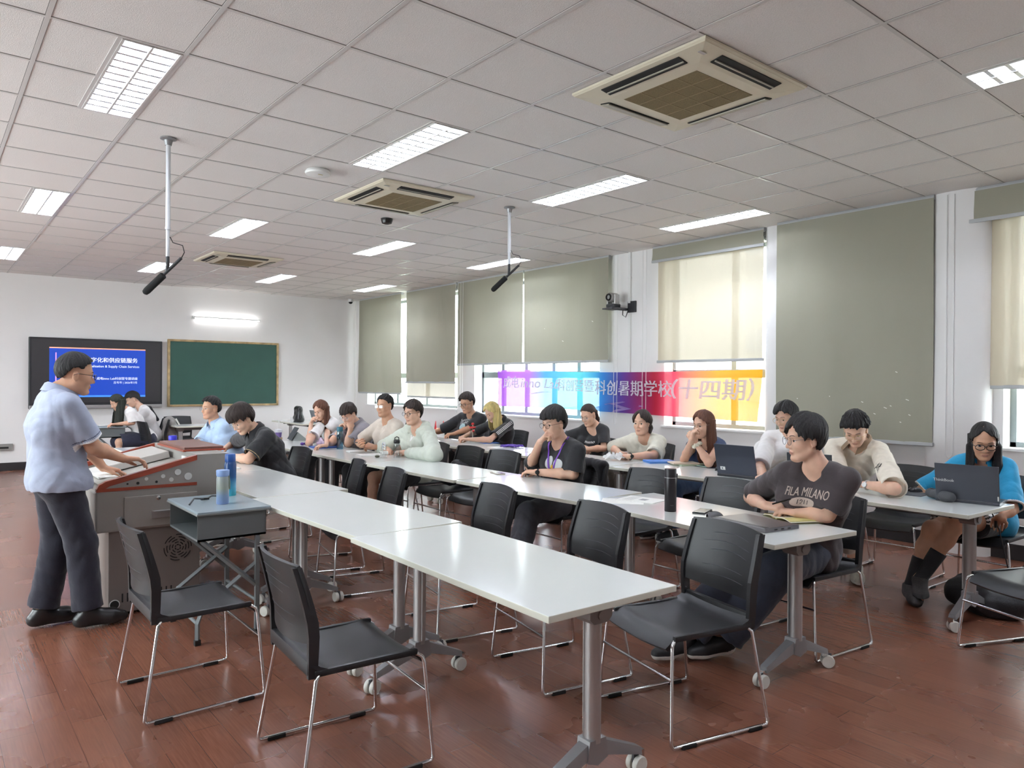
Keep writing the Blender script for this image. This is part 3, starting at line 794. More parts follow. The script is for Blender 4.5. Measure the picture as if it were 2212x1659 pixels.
# middle row
chair(4.02, 2.27, 174, 'black chair carrying the person in the dark printed tee', G2)
chair(4.08, 2.98, 178, 'empty black chair left of the dark printed tee', G2)
chair(4.08, 3.68, 180, 'empty black chair behind the black thermos', G2)
chair(4.12, 4.42, 178, 'black chair carrying the person with the purple lanyard', G2)
chair(4.1, 5.52, 181, 'empty black chair left of the purple lanyard wearer', G2)
chair(4.1, 6.1, 178, 'black chair with a dark bag on it beside the mint jacket', G2)
chair(4.1, 6.72, 180, 'black chair carrying the person in mint jacket', G2)
chair(4.12, 7.38, 180, 'black chair carrying the person in beige tee', G2)
chair(4.16, 8.15, 179, 'black chair carrying the person in grey shirt', G2)
chair(4.18, 8.9, 181, 'black chair carrying the long haired person in white tee', G2)
# window side row
chair(5.98, 1.98, 178, 'black chair carrying the person in blue polo', G3)
chair(6.02, 2.62, 181, 'empty black chair between the cream polo and the large laptop', G3)
chair(5.98, 3.18, 182, 'black chair carrying the person in cream polo', G3)
chair(6.02, 3.95, 180, 'black chair carrying the person hidden behind the dark printed tee', G3)
chair(6.02, 4.6, 180, 'black chair carrying the person in navy sleeveless top', G3)
chair(6.08, 5.3, 178, 'black chair carrying the person in pale green tee', G3)
chair(6.08, 6.1, 181, 'black chair carrying the person with the ponytail', G3)
chair(6.62, 7.2, 172, 'empty black chair pushed back to the wall right of the yellow haired person', G3)
chair(6.1, 7.78, 180, 'black chair carrying the yellow haired person', G3)
chair(6.15, 8.55, 182, 'black chair carrying the person in black tee with white print', G3)
chair(6.4, 9.75, 178, 'black chair with a red and white bag on it', G3)
chair(6.35, 10.9, 180, 'empty black chair behind the beige tee near the far blinds', G3)
chair(4.74, 1.3, 157, 'black chair cut by the right edge of the photo', G2)
# far end
chair(3.62, 13.95, -92, 'black chair facing us behind the small white table by the chalkboard', G4)
chair(2.98, 12.75, 6, 'black chair at the left end of the small white table', G4)
chair(2.98, 13.45, 178, 'black chair with a grey backpack behind the white shirt', G4)

# ------------------------------------------------------------------ tables
def make_table(loc, deg, L, W, label, group, H=HT):
    t = thing('folding_table', loc, math.radians(deg), label, 'table', group)
    tp = MB(); tp.box((0, 0, H-0.0125), (L, W, 0.025), bev=0.003)
    o = tp.build('tabletop', [TABLE_WHITE, TABLE_EDGE], t)
    for p in o.data.polygons:
        if abs(p.normal.z) < 0.6: p.material_index = 1
    bm = MB(); xl = L/2-0.125
    bm.box((0, 0, H-0.062), (2*xl, 0.055, 0.045), bev=0.006)
    bm.build('under_beam', ALU_DARK, t)
    for s in (-1, 1):
        b = MB()
        b.prism([(-0.055, H-0.025), (0.055, H-0.025), (0.055, H-0.085), (0.035, H-0.105), (-0.035, H-0.105), (-0.055, H-0.085)], 0, s*xl-0.045, s*xl+0.045)
        b.box((s*xl, 0, H-0.028), (0.1, 0.34, 0.006)).tube([(s*(xl+0.045), 0.0, H-0.075), (s*(xl+0.052), 0, H-0.075)], 0.018, 14)
        b.box((s*(xl+0.046), 0.0, H-0.042), (0.004, 0.014, 0.022), mi=1)
        b.build('hinge_bracket', [mat('warm_grey_plastic', (132, 126, 124), 0.5), AC_DARK], t)
        MB().tube([(s*(xl-0.05), 0.1, H-0.05), (s*(xl-0.05), 0.16, H-0.052)], 0.012, 10).build('release_knob', BLACK_PLASTIC, t)
        c = MB()
        n = 18; prof = [(0.036*math.cos(2*PI*k/n), 0.03*math.sin(2*PI*k/n)) for k in range(n)]
        c.prism([(s*xl+a, b_) for a, b_ in prof], 2, 0.19, H-0.1)
        c.box((s*(xl-0.036), 0, 0.46), (0.012, 0.018, 0.5))
        leg = c.build('leg', ALU, t, smooth=True, sharp=50)
        f = MB()
        f.prism([(-0.04, 0.205), (0.04, 0.205), (0.05, 0.13), (0.0, 0.11), (-0.05, 0.13)], 0, s*xl-0.033, s*xl+0.033)
        for q in (-1, 1):
            a, e = Vector((s*xl, q*0.03, 0.168)), Vector((s*xl, q*0.245, 0.086))
            d = (e-a).normalized(); up = Vector((0, -d.z*q*1.0, abs(d.y)))
            v = []
            for (p, w, h) in ((a, 0.03, 0.028), (e, 0.023, 0.014)):
                v += [p+Vector((-w, 0, -h)), p+Vector((w, 0, -h)), p+Vector((w*0.8, 0, h)), p+Vector((-w*0.8, 0, h))]
            f.add(v, [(0, 1, 5, 4), (1, 2, 6, 5), (2, 3, 7, 6), (3, 0, 4, 7), (3, 2, 1, 0), (4, 5, 6, 7)])
        f.build('foot', mat('cast_aluminium', (150, 150, 152), 0.42, 0.6), leg)
        for q in (-1, 1):
            k = MB(); y = q*0.25; an = (hash((round(loc[0]*10), round(loc[1]*10), s, q)) % 7)*0.4
            R = rz3(an)
            k.box((s*xl, y, 0.07), (0.03, 0.03, 0.03), mi=1)
            P = Vector((s*xl, y, 0.033))
            for w in (-1, 1):
                M = R@Matrix.Rotation(PI/2, 3, 'Y')
                c0 = P+R@Vector((w*0.017, 0.012, 0))
                k.lathe([(0.012, -0.011), (0.031, -0.011), (0.033, -0.008), (0.033, 0.008), (0.031, 0.011), (0.012, 0.011)], 20, c0, M, mi=0)
            k.box(P+R@Vector((0, 0.008, 0.014)), (0.012, 0.05, 0.05), rot=R, bev=0.004, mi=2)
            k.build('caster', [CASTER_W, CHROME, DARK_GREY], leg, smooth=True, sharp=40)
    return t
T1, T2, T3 = 'tables of the first row', 'tables of the middle row', 'tables of the window side row'
def tab(x, y, L, label, group, deg=90.0, W=0.65): return make_table((x, y, 0), deg, L, W, label, group)
tab(1.935, 2.525, 1.5, 'empty white table nearest to us in the first row', T1, 88.5, 0.635)
tab(1.975, 4.02, 1.47, 'white table touching the small grey desk', T1, 91, 0.64)
tab(2.03, 5.5, 1.46, 'white table beside the lectern with two water bottles in front', T1, 90.3)
tab(2.03, 6.97, 1.46, 'white table the person in black polo leans on', T1)
tab(2.0, 8.44, 1.46, 'white table with the blue-capped jug before the light blue shirt', T1)
tab(3.57, 2.64, 1.52, 'white table with a closed laptop before the dark printed tee', T2, 83.5, 0.66)
tab(3.585, 4.06, 1.3, 'white table the purple lanyard wearer leans on', T2, 92.5)
tab(3.545, 5.46, 1.47, 'white table before the mint jacket', T2, 90.5)
tab(3.53, 6.94, 1.46, 'white table with the clear pouch and the teal bottle', T2)
tab(3.53, 8.41, 1.46, 'white table with the grey tablet stand and purple drink', T2)
tab(5.17, 2.40, 1.5, 'white table with the large grey laptop at its near end', T3, 87.5, 0.68)
tab(5.24, 3.92, 1.5, 'white table with the notebooks before the navy top', T3, 91, 0.66)
tab(5.22, 5.42, 1.46, 'white table with the crumpled white tissue', T3)
tab(5.22, 6.93, 1.5, 'white table with papers in front of the yellow haired person', T3)
tab(5.24, 8.45, 1.48, 'white table with a dark blue folder behind the mint jacket', T3)
tab(5.58, 13.16, 1.46, 'white table with the black handbag by the far wall', 'tables near the far wall')
make_table((3.98, 13.16, 0), 0, 1.4, 0.62, 'small white table under the chalkboard', 'tables near the far wall')

# ------------------------------------------------------------------ old steel school desks
def school_desk(x, y, deg, label):
    t = thing('school_desk', (x, y, 0), math.radians(deg), label, 'desk', 'small grey steel desks')
    # local: open shelf faces -x (the sitter), length along y
    topm = mat('pale_blue_grey_desktop', (146, 160, 168), 0.22)
    g = mat('grey_desk_steel', (112, 118, 120), 0.42, 0.15)
    MB().box((0, 0, 0.748), (0.42, 0.64, 0.022), bev=0.006).build('desktop', [topm], t)
    MB().box((0, 0, 0.742), (0.426, 0.646, 0.012), bev=0.004).build('edge_band', mat('grey_edge', (120, 124, 124), 0.5), t)
    s = MB()
    s.box2((-0.17, -0.29, 0.55), (-0.166, 0.29, 0.736)) if False else None
    s.box2((-0.2, -0.29, 0.588), (0.19, 0.29, 0.6)); s.box2((0.186, -0.29, 0.588), (0.19, 0.29, 0.736))
    s.box2((-0.2, -0.29, 0.588), (0.19, -0.286, 0.736)); s.box2((-0.2, 0.286, 0.588), (0.19, 0.29, 0.736))
    s.build('book_shelf', g, t)
    for sy in (-1, 1):
        m = MB()
        m.box2((0.13, sy*0.275-0.0125, 0.02), (0.155, sy*0.275+0.0125, 0.592), 0.002)
        m.build('leg', g, t)
        MB().box2((0.127, sy*0.275-0.015, 0), (0.158, sy*0.275+0.015, 0.03)).build('leg_cap', RUBBER, t)
        m = MB(); m.tube([(-0.17, sy*0.275, 0.585), (0.15, sy*0.275, 0.28), ], 0.014, 4)
        m.tube([(0.14, sy*0.262, 0.42), (-0.16, sy*0.262, 0.2), (-0.19, sy*0.262, 0.12), (-0.19, sy*0.262, 0.02)], 0.014, 4)
        m.build('brace', g, t)
        MB().box2((-0.206, sy*0.262-0.016, 0), (-0.174, sy*0.262+0.016, 0.03)).build('leg_cap', RUBBER, t)
    MB().tube([(0.14, -0.27, 0.2), (0.14, 0.27, 0.2)], 0.01, 6).tube([(-0.19, -0.26, 0.12), (-0.19, 0.26, 0.12)], 0.01, 6).build('crossbar', g, t)
    return t
school_desk(1.41, 4.6, 0, 'small grey steel desk with two water bottles beside the lectern')
school_desk(2.33, 13.2, 0, 'small grey steel desk in front of the person in white shirt by the display')

# ------------------------------------------------------------------ lectern
def lectern():
    t = thing('lectern', (0, 0, 0), 0, 'grey steel teaching console with red wood trim and sloping top', 'lectern')
    g = GREY_STEEL; wood = mat('red_wood_trim', (140, 58, 36), 0.28, noise=(6, 0.18, (1, 1, 6)))
    dk = mat('lectern_base_steel', (126, 117, 112), 0.45, 0.1)
    y0, y1 = 5.15, 6.33
    MB().box2((0.92, y0+0.03, 0.015), (1.47, y1-0.03, 0.54), 0.006).build('base_cabinet', dk, t)
    MB().box2((0.84, y0, 0.54), (1.68, y1, 0.80), 0.012).build('drawer_case', g, t)
    # front block toward the class, rounded top
    m = MB(); a, b = 1.44, 1.69
    m.prism([(a, 0.66), (b, 0.66), (b, 0.955), (b-0.012, 0.985), (b-0.04, 1.0), (a, 1.0)], 1, y0, y1)
    m.build('front_block', g, t, smooth=True, sharp=30)
    for (yy, th) in ((y0, 0.03), (y1-0.03, 0.03)):
        m = MB(); m.prism([(0.87, 0.815), (1.44, 0.815), (1.44, 0.975), (1.0, 0.855), (0.9, 0.835)], 1, yy, yy+th); sp = m.build('side_panel', g, t)
        r = MB()
        top = [(0.845, 0.812), (0.86, 0.842), (0.90, 0.862), (1.0, 0.886), (1.44, 0.998)]
        bot = [(1.44, 0.966), (1.0, 0.852), (0.92, 0.832), (0.885, 0.812)]
        r.prism(top+bot, 1, yy-0.006, yy+th+0.006)
        r.box2((0.845, yy-0.004, 0.798), (1.44, yy+th+0.004, 0.818))
        r.build('wood_trim', wood, t)
        h = MB(); side = yy-0.0015 if yy == y0 else yy+th+0.0015
        M = Matrix.Rotation(PI/2, 3, 'X')
        for (x, z, q) in ((1.02, 0.838, .006), (1.08, 0.838, .009), (1.19, 0.838, .008), (1.13, 0.862, .011), (1.23, 0.872, .013), (1.28, 0.846, .014), (1.32, 0.892, .020), (1.385, 0.86, .024)):
            h.lathe([(q, -0.001), (q, 0.001)], 18, (x, side, z), M, mi=(0 if q < 0.0105 else 1))
        h.build('round_hole', [AC_DARK, mat('bright_hole', (200, 202, 200), 0.5)], sp)
    # recessed working surface
    m = MB()
    m.prism([(0.9, 0.812), (1.02, 0.84), (1.44, 0.93), (1.44, 0.81)], 1, y0+0.03, y1-0.03); m.build('sloping_deck', mat('deck_grey', (150, 146, 140), 0.5), t)
    m = MB(); sl = math.atan2(0.09, 0.42)
    R = Matrix.Rotation(-sl, 3, 'Y')
    m.box((1.22, 6.0, 0.915), (0.40, 0.5, 0.05), rot=R, bev=0.006)
    m.build('monitor_lid', mat('pale_grey_lid', (176, 172, 166), 0.45), t)
    MB().box((1.26, 6.0, 0.945), (0.24, 0.36, 0.004), rot=R).build('monitor_glass', mat('grey_glass', (128, 124, 118), 0.3), t)
    MB().box((1.0, 5.85, 0.85), (0.14, 0.5, 0.02), rot=R, bev=0.004).build('keyboard_shelf', mat('pale_grey_key', (196, 194, 190), 0.5), t)
    sw = MB(); sw.box((1.432, 5.42, 0.93), (0.012, 0.1, 0.08), mi=0); sw.box((1.425, 5.45, 0.92), (0.004, 0.022, 0.02), mi=1); sw.box((1.425, 5.41, 0.945), (0.004, 0.014, 0.014), mi=2)
    sw.build('switch_plate', [WHITE_PLASTIC, mat('lit_red_switch', (220, 40, 40), 0.4, emit=((255, 60, 60), 1.0)), mat('red_button', (150, 50, 40), 0.5)], t)
    MB().box2((1.43, 5.42, 1.0), (1.70, 6.12, 1.03), 0.008).build('wood_top_flap', mat('brown_flap', (104, 62, 50), 0.4), t)
    MB().box2((1.42, 5.41, 0.997), (1.71, 6.13, 1.012), 0.004).build('flap_trim', wood, t)
    dr = MB().box2((1.0, y0-0.012, 0.555), (1.44, y0+0.002, 0.755), 0.003).build('drawer', g, t)
    MB().lathe([(0.013, 0), (0.013, 0.006), (0.008, 0.008)], 16, (1.2, y0-0.012, 0.735), Matrix.Rotation(PI/2, 3, 'X')).build('lock', CHROME, dr, smooth=True)
    MB().box2((1.16, y0-0.02, 0.605), (1.30, y0-0.01, 0.655), 0.003).box2((1.168, y0-0.03, 0.642), (1.292, y0-0.012, 0.652)).build('pull_handle', ALU, dr)
    fa = MB(); M = Matrix.Rotation(PI/2, 3, 'X')
    for q in range(1, 6):
        for s in range(6):
            a0 = s*PI/3+0.2*q; pts = [(1.33+0.017*q*math.cos(a0+0.14*k), y0+0.028, 0.39+0.017*q*math.sin(a0+0.14*k)) for k in range(6)]
            fa.tube(pts, 0.003, 4)
    for k in range(2): fa.box((1.0+0.03*k, y0+0.03, 0.11), (0.008, 0.006, 0.055))
    for k in range(6): fa.box((1.14+0.03*k, y0+0.03, 0.115), (0.008, 0.006, 0.055))
    fa.lathe([(0.026, -0.003), (0.026, 0.003)], 20, (0.955, y0+0.028, 0.075), M)
    fa.build('vent', AC_DARK, t)
    MB().lathe([(0.031, -0.003), (0.031, 0.003)], 24, (0.955, y0+0.030, 0.075), M).build('cable_port_ring', WHITE_PLASTIC, t)
lectern()
# ------------------------------------------------------------------ smooth solid modelling for bodies and clothes
def V3(p): return np.array([float(p[0]), float(p[1]), float(p[2])])
def unit(v):
    v = np.asarray(v, float); return v/max(1e-9, np.linalg.norm(v))

class Field:
    def __init__(s): s.ops = []
    def cone(s, a, b, ra, rb, k=0.02, sub=False): s.ops.append(('c', V3(a), V3(b), ra, rb, k, sub)); return s
    def sleeve(s, a, b, ra, rb, k=0.03, hollow=0.03, wall=0.010):
        s.ops.append(('s', V3(a), V3(b), ra, rb, k, hollow, wall)); return s
    def ball(s, c, r, k=0.02, sub=False): return s.cone(c, V3(c)+[0, 0, 1e-4], r, r, k, sub)
    def ell(s, c, A, r, k=0.02, sub=False): s.ops.append(('e', V3(c), np.asarray(A, float), np.asarray(r, float), k, sub)); return s
    def cut(s, p, n): s.ops.append(('p', V3(p), unit(n))); return s          # removes the side n points to
    def fn(s, g, lo, hi, k=0.0): s.ops.append(('f', g, V3(lo), V3(hi), k)); return s
    def mesh(s, h, wrinkle=0.0, wseed=0, pad=0.03, wscale=1.0):
        lo, hi = np.full(3, 1e9), np.full(3, -1e9)
        for o in s.ops:
            if o[0] == 's' or (o[0] == 'c' and not o[6]):
                r = max(o[3], o[4]); lo = np.minimum(lo, np.minimum(o[1], o[2])-r); hi = np.maximum(hi, np.maximum(o[1], o[2])+r)
            elif o[0] == 'e' and not o[5]:
                e = np.sqrt(((o[2].T*o[3])**2).sum(1)); lo = np.minimum(lo, o[1]-e); hi = np.maximum(hi, o[1]+e)
            elif o[0] == 'f':
                lo = np.minimum(lo, o[2]); hi = np.maximum(hi, o[3])
        lo -= pad; hi += pad
        n = np.ceil((hi-lo)/h).astype(int)+1
        ax = [lo[i]+h*np.arange(n[i]) for i in range(3)]
        F = np.full(tuple(n), 0.1, np.float32)
        for o in s.ops:
            if o[0] == 'p':
                X = (ax[0]-o[1][0])[:, None, None]*o[2][0]+(ax[1]-o[1][1])[None, :, None]*o[2][1]+(ax[2]-o[1][2])[None, None, :]*o[2][2]
                np.maximum(F, X.astype(np.float32), out=F); continue
            if o[0] in 'cs': r = max(o[3], o[4]); bl = np.minimum(o[1], o[2])-r; bh = np.maximum(o[1], o[2])+r
            elif o[0] == 'e': e = np.sqrt(((o[2].T*o[3])**2).sum(1)); bl, bh = o[1]-e, o[1]+e
            else: bl, bh = o[2], o[3]
            m = 0.035
            i0 = np.clip(np.floor((bl-m-lo)/h).astype(int), 0, n); i1 = np.clip(np.ceil((bh+m-lo)/h).astype(int)+1, 0, n)
            if (i1 <= i0).any(): continue
            sl = tuple(slice(i0[i], i1[i]) for i in range(3))
            X = ax[0][sl[0]][:, None, None].astype(np.float32); Y = ax[1][sl[1]][None, :, None].astype(np.float32); Z = ax[2][sl[2]][None, None, :].astype(np.float32)
            if o[0] == 'c':
                a, b = o[1], o[2]; d = b-a; L2 = max(1e-12, d@d); L = math.sqrt(L2)
                t = np.clip(((X-a[0])*d[0]+(Y-a[1])*d[1]+(Z-a[2])*d[2])/L2, 0, 1)
                D = np.sqrt((X-a[0]-t*d[0])**2+(Y-a[1]-t*d[1])**2+(Z-a[2]-t*d[2])**2)-(o[3]+(o[4]-o[3])*t)
                k, sub = o[5], o[6]
            elif o[0] == 's':
                a, b = o[1], o[2]; d = b-a; L = math.sqrt(d@d); u_ = d/L
                ax_ = (X-a[0])*u_[0]+(Y-a[1])*u_[1]+(Z-a[2])*u_[2]
                t = np.maximum(ax_/L, 0); tc_ = np.minimum(t, 1.5)
                rad = np.sqrt((X-a[0]-tc_*d[0])**2+(Y-a[1]-tc_*d[1])**2+(Z-a[2]-tc_*d[2])**2)
                R_ = o[3]+(o[4]-o[3])*tc_
                D = np.maximum(rad-R_, ax_-L)
                if o[6] > 0: D = np.maximum(D, -np.maximum(rad-(R_-o[7]), (L-o[6])-ax_))
                k, sub = o[5], False
            elif o[0] == 'e':
                c, A, r = o[1], o[2], o[3]
                q0 = q1 = 0
                for i in range(3):
                    w = (X-c[0])*A[i][0]+(Y-c[1])*A[i][1]+(Z-c[2])*A[i][2]
                    q0 = q0+(w/r[i])**2; q1 = q1+(w/r[i]**2)**2
                k0 = np.sqrt(q0); k1 = np.sqrt(q1)+1e-9
                D = k0*(k0-1)/k1; k, sub = o[4], o[5]
            else:
                D = o[1](X, Y, Z); k, sub = o[4], False
            G = F[sl]
            if sub:
                hh = np.maximum(k-np.abs(G+D), 0)/max(k, 1e-6); F[sl] = np.maximum(G, -D)+hh*hh*k*0.25
            else:
                hh = np.maximum(k-np.abs(G-D), 0)/max(k, 1e-6); F[sl] = np.minimum(G, D)-hh*hh*k*0.25
        if wrinkle:
            rg = np.random.default_rng(wseed)
            X = ax[0][:, None, None]; Y = ax[1][None, :, None]; Z = ax[2][None, None, :]
            W = np.zeros_like(F)
            for q in range(5):
                dv = unit(rg.normal(size=3)*[1, 1, 0.75])*(22+16*q)*wscale; ph = rg.uniform(0, 6, 3)
                W += 1.3*(0.62-np.abs(np.sin(0.6*(X*dv[0]+Y*dv[1]+Z*dv[2])+1.6*np.sin(9*X*(1+q*0.3)+7*Z+ph[0])+1.3*np.sin(8*Y+5*Z+ph[1])+ph[2]))).astype(np.float32)/(1+0.5*q)
            F += np.float32(wrinkle*0.4)*W
        # surface nets
        S = F < 0
        c = S.astype(np.int8)
        cnt = sum(c[i:n[0]-1+i, j:n[1]-1+j, k:n[2]-1+k] for i in (0, 1) for j in (0, 1) for k in (0, 1))
        I = np.argwhere((cnt > 0) & (cnt < 8))
        if len(I) == 0: return np.zeros((0, 3)), np.zeros((0, 4), int)
        acc = np.zeros((len(I), 3)); num = np.zeros(len(I))
        cs = [(i, j, k) for i in (0, 1) for j in (0, 1) for k in (0, 1)]
        for a in cs:
            for d in range(3):
                if a[d]: continue
                b = list(a); b[d] = 1
                fa = F[I[:, 0]+a[0], I[:, 1]+a[1], I[:, 2]+a[2]]; fb = F[I[:, 0]+b[0], I[:, 1]+b[1], I[:, 2]+b[2]]
                x = (fa < 0) != (fb < 0)
                t = np.where(x, fa/np.where(x, fa-fb, 1), 0)
                p = np.array(a, float)[None]+np.zeros((len(I), 3)); p[:, d] += t
                acc[x] += p[x]; num += x
        verts = lo+h*(I+acc/num[:, None])
        idx = np.full(tuple(n-1), -1, np.int64); idx[I[:, 0], I[:, 1], I[:, 2]] = np.arange(len(I))
        quads = []
        for d in range(3):
            e1, e2 = [(1, 2), (2, 0), (0, 1)][d]
            A = np.take(S, np.arange(n[d]-1), axis=d); B = np.take(S, np.arange(1, n[d]), axis=d)
            J = np.argwhere(A != B)
            J = J[(J[:, e1] > 0) & (J[:, e2] > 0) & (J[:, e1] < n[e1]-1) & (J[:, e2] < n[e2]-1)]
            o1 = np.zeros(3, int); o1[e1] = 1; o2 = np.zeros(3, int); o2[e2] = 1
            g = lambda Q: idx[Q[:, 0], Q[:, 1], Q[:, 2]]
            q = np.stack([g(J-o1-o2), g(J-o2), g(J), g(J-o1)], 1)
            ins = A[J[:, 0], J[:, 1], J[:, 2]]
            q[~ins] = q[~ins][:, ::-1]
            quads.append(q)
        quads = np.concatenate(quads)
        quads = quads[(quads >= 0).all(1)]
        return verts, quads

def mesh_np(name, verts, quads, mats, parent, origin, mi=None, label=None):
    me = bpy.data.meshes.new(name)
    nv, nf = len(verts), len(quads)
    me.vertices.add(nv); me.vertices.foreach_set('co', (verts-np.asarray(origin)).astype(np.float32).ravel())
    me.loops.add(nf*4); me.loops.foreach_set('vertex_index', quads.astype(np.int32).ravel())
    me.polygons.add(nf); me.polygons.foreach_set('loop_start', np.arange(0, nf*4, 4, dtype=np.int32))
    me.polygons.foreach_set('use_smooth', np.ones(nf, bool))
    ms = mats if isinstance(mats, (list, tuple)) else [mats]
    for m in ms: me.materials.append(m)
    if mi is not None: me.polygons.foreach_set('material_index', np.asarray(mi, np.int32))
    me.update(calc_edges=True); me.validate()
    o = bpy.data.objects.new(name, me); COL.objects.link(o); o.parent = parent
    if label: o['label'] = label
    return o

def skin_mat(name, rgb):
    m = mat(name, rgb, 0.55, noise=(30, 0.04))
    b = m.node_tree.nodes['Principled BSDF']
    b.inputs['Subsurface Weight'].default_value = 0.12; b.inputs['Subsurface Radius'].default_value = (0.012, 0.005, 0.003); b.inputs['Subsurface Scale'].default_value = 1.0
    return m
SKIN = {'a': skin_mat('skin_light', (214, 172, 148)), 'b': skin_mat('skin_mid', (198, 152, 124)), 'c': skin_mat('skin_tan', (178, 128, 102))}
LIP = mat('lips', (188, 136, 120), 0.55)
def cloth(name, rgb, amt=0.06): return mat(name, rgb, 0.85, noise=(18, amt), bump=(90, 0.12), sheen=0.15)
def hair_mat(name, rgb):
    return mat(name, rgb, 0.55, noise=(40, 0.3, (1, 1, 0.15)), bump=(220, 0.6, (1, 1, 0.08)), spec=0.35)
HBLACK = hair_mat('black_hair', (24, 21, 22)); HDARK = hair_mat('dark_brown_hair', (44, 32, 28)); HBROWN = hair_mat('brown_hair', (92, 56, 40)); HBLOND = hair_mat('pale_yellow_hair', (206, 186, 122))
HGREEN = hair_mat('dark_green_black_hair', (38, 42, 36))
EYEW = mat('eye_white', (225, 220, 215), 0.3); IRIS = mat('dark_iris', (24, 16, 14), 0.2); BROW = mat('eyebrow_hair', (46, 36, 32), 0.8)
LENS = glass_pane('spectacle_lens', (0.97, 0.98, 0.99), 0.10)

class Head:
    """frame of a head: o at ear level between the ears; F face, L left, U up"""
    def __init__(s, top, look, s_=0.93, tilt=0.0, pitch=0.0):
        F = unit(look)
        U0 = np.array([0, 0, 1.0]); L = unit(np.cross(U0, F)); U = np.cross(F, L)
        if tilt:
            c, q = math.cos(tilt), math.sin(tilt); L, U = c*L+q*U, -q*L+c*U
        s.F, s.L, s.U, s.s = F, L, U, s_
        s.A = np.array([F, L, U])
        # put the highest point of the skull at 'top'
        r = np.array([0.098, 0.077, 0.095])*s_
        up = math.sqrt(sum((r[i]*s.A[i][2])**2 for i in range(3)))
        c = V3(top)-np.array([0, 0, up+0.012])
        s.o = c-s_*(-0.005*F+0.045*U)
    def p(s, x, y, z): return s.o+s.s*(x*s.F+y*s.L+z*s.U)

def add_head(fd, H, fem=False):
    p, A, s = H.p, H.A, H.s
    E = lambda c, r, k=0.02, sub=False: fd.ell(p(*c), A, np.array(r)*s, k*s, sub)
    E((-0.005, 0, 0.045), (0.098, 0.077, 0.095), 0.01)
    E((0.03, 0, -0.025), (0.062, 0.060, 0.085), 0.03)
    for q in (-1, 1):
        fd.cone(p(0.0, q*0.052, -0.045), p(0.058, q*0.02, -0.098), 0.02*s, 0.017*s, 0.03*s)       # jaw
        E((0.055, q*0.036, -0.022), (0.036, 0.03, 0.03), 0.02)                                     # cheek
    E((0.066, 0, -0.098), (0.023 if fem else 0.025, 0.022, 0.017), 0.02)                           # chin
    E((0.078, 0, 0.03), (0.02, 0.048, 0.012), 0.02)                                                # brow
    for q in (-1, 1): E((0.101, q*0.031, 0.007), (0.020, 0.018, 0.0125), 0.014, True)             # sockets
    fd.cone(p(0.086, 0, 0.014), p(0.108, 0, -0.028), 0.008*s, 0.0115*s, 0.012*s)                  # nose
    for q in (-1, 1): fd.ball(p(0.096, q*0.0125, -0.033), 0.0085*s, 0.006*s)
    for q in (-1, 1): fd.ball(p(0.106, q*0.0065, -0.040), 0.004*s, 0.003*s, True)
    E((0.086, 0, -0.060), (0.0125, 0.024, 0.008), 0.006); E((0.083, 0, -0.070), (0.0125, 0.020, 0.0065), 0.005)
    E((0.1035, 0, -0.0652), (0.010, 0.024, 0.0016), 0.004, True)
    for q in (-1, 1):                                                                              # lids
        fd.cone(p(0.083, q*0.021, 0.0125), p(0.080, q*0.043, 0.0115), 0.0052*s, 0.0046*s, 0.004*s)
        fd.cone(p(0.083, q*0.022, -0.0015), p(0.079, q*0.042, -0.001), 0.0034*s, 0.0032*s, 0.004*s)
    for q in (-1, 1):                                                                              # ears
        E((-0.008, q*0.079, -0.004), (0.019, 0.0075, 0.031), 0.006)
        E((0.002, q*0.088, -0.002), (0.009, 0.006, 0.017), 0.004, True)

def add_hand(fd, W, d, n, right, curl, k=0.006, size=1.0, point=0.0):
    """wrist, finger direction, the way the palm faces, handedness, curl per finger"""
    W, d = V3(W), unit(d); n = unit(V3(n)-d*(V3(n)@d)); t = np.cross(d, n)*(1 if right else -1)
    S = size
    cs = curl if isinstance(curl, (list, tuple)) else [curl]*4
    for i in range(4):
        off = (0.031-0.0205*i)*S
        B = W+d*(0.088-0.004*abs(i-1)-0.004*(i == 3))*S+t*off
        fd.cone(W+t*off*0.55+d*0.008*S, B, 0.0165*S, 0.0135*S, 0.012)
        a = 0; q = B; dirn = d+t*0.06*(1.5-i)*(1-cs[i])
        ln = [0.043, 0.048, 0.045, 0.035][i]*S
        for j, (f, b) in enumerate(((1.0, 0.75), (0.62, 1.05), (0.5, 0.75))):
            a += cs[i]*b*1.25+0.06
            dd = unit(dirn*math.cos(a)+n*math.sin(a))
            e = q+dd*ln*f
            fd.cone(q, e, (0.0094-0.0008*j)*S, (0.0086-0.001*j)*S, k); q = e
    b0 = W+d*0.022*S+t*0.024*S+n*0.006*S
    c = sum(cs)/4
    b1 = b0+unit(d*0.75+t*0.55+n*(0.25+0.25*c))*0.042*S
    b2 = b1+unit(d*0.85+t*(0.25-0.5*c)+n*(0.2+0.45*c))*0.032*S
    b3 = b2+unit(d*0.8+t*(0.1-0.55*c)+n*(0.2+0.4*c))*0.026*S
    fd.cone(b0, b1, 0.0165*S, 0.0115*S, 0.012); fd.cone(b1, b2, 0.0108*S, 0.0098*S, 0.005); fd.cone(b2, b3, 0.0098*S, 0.0078*S, 0.005)

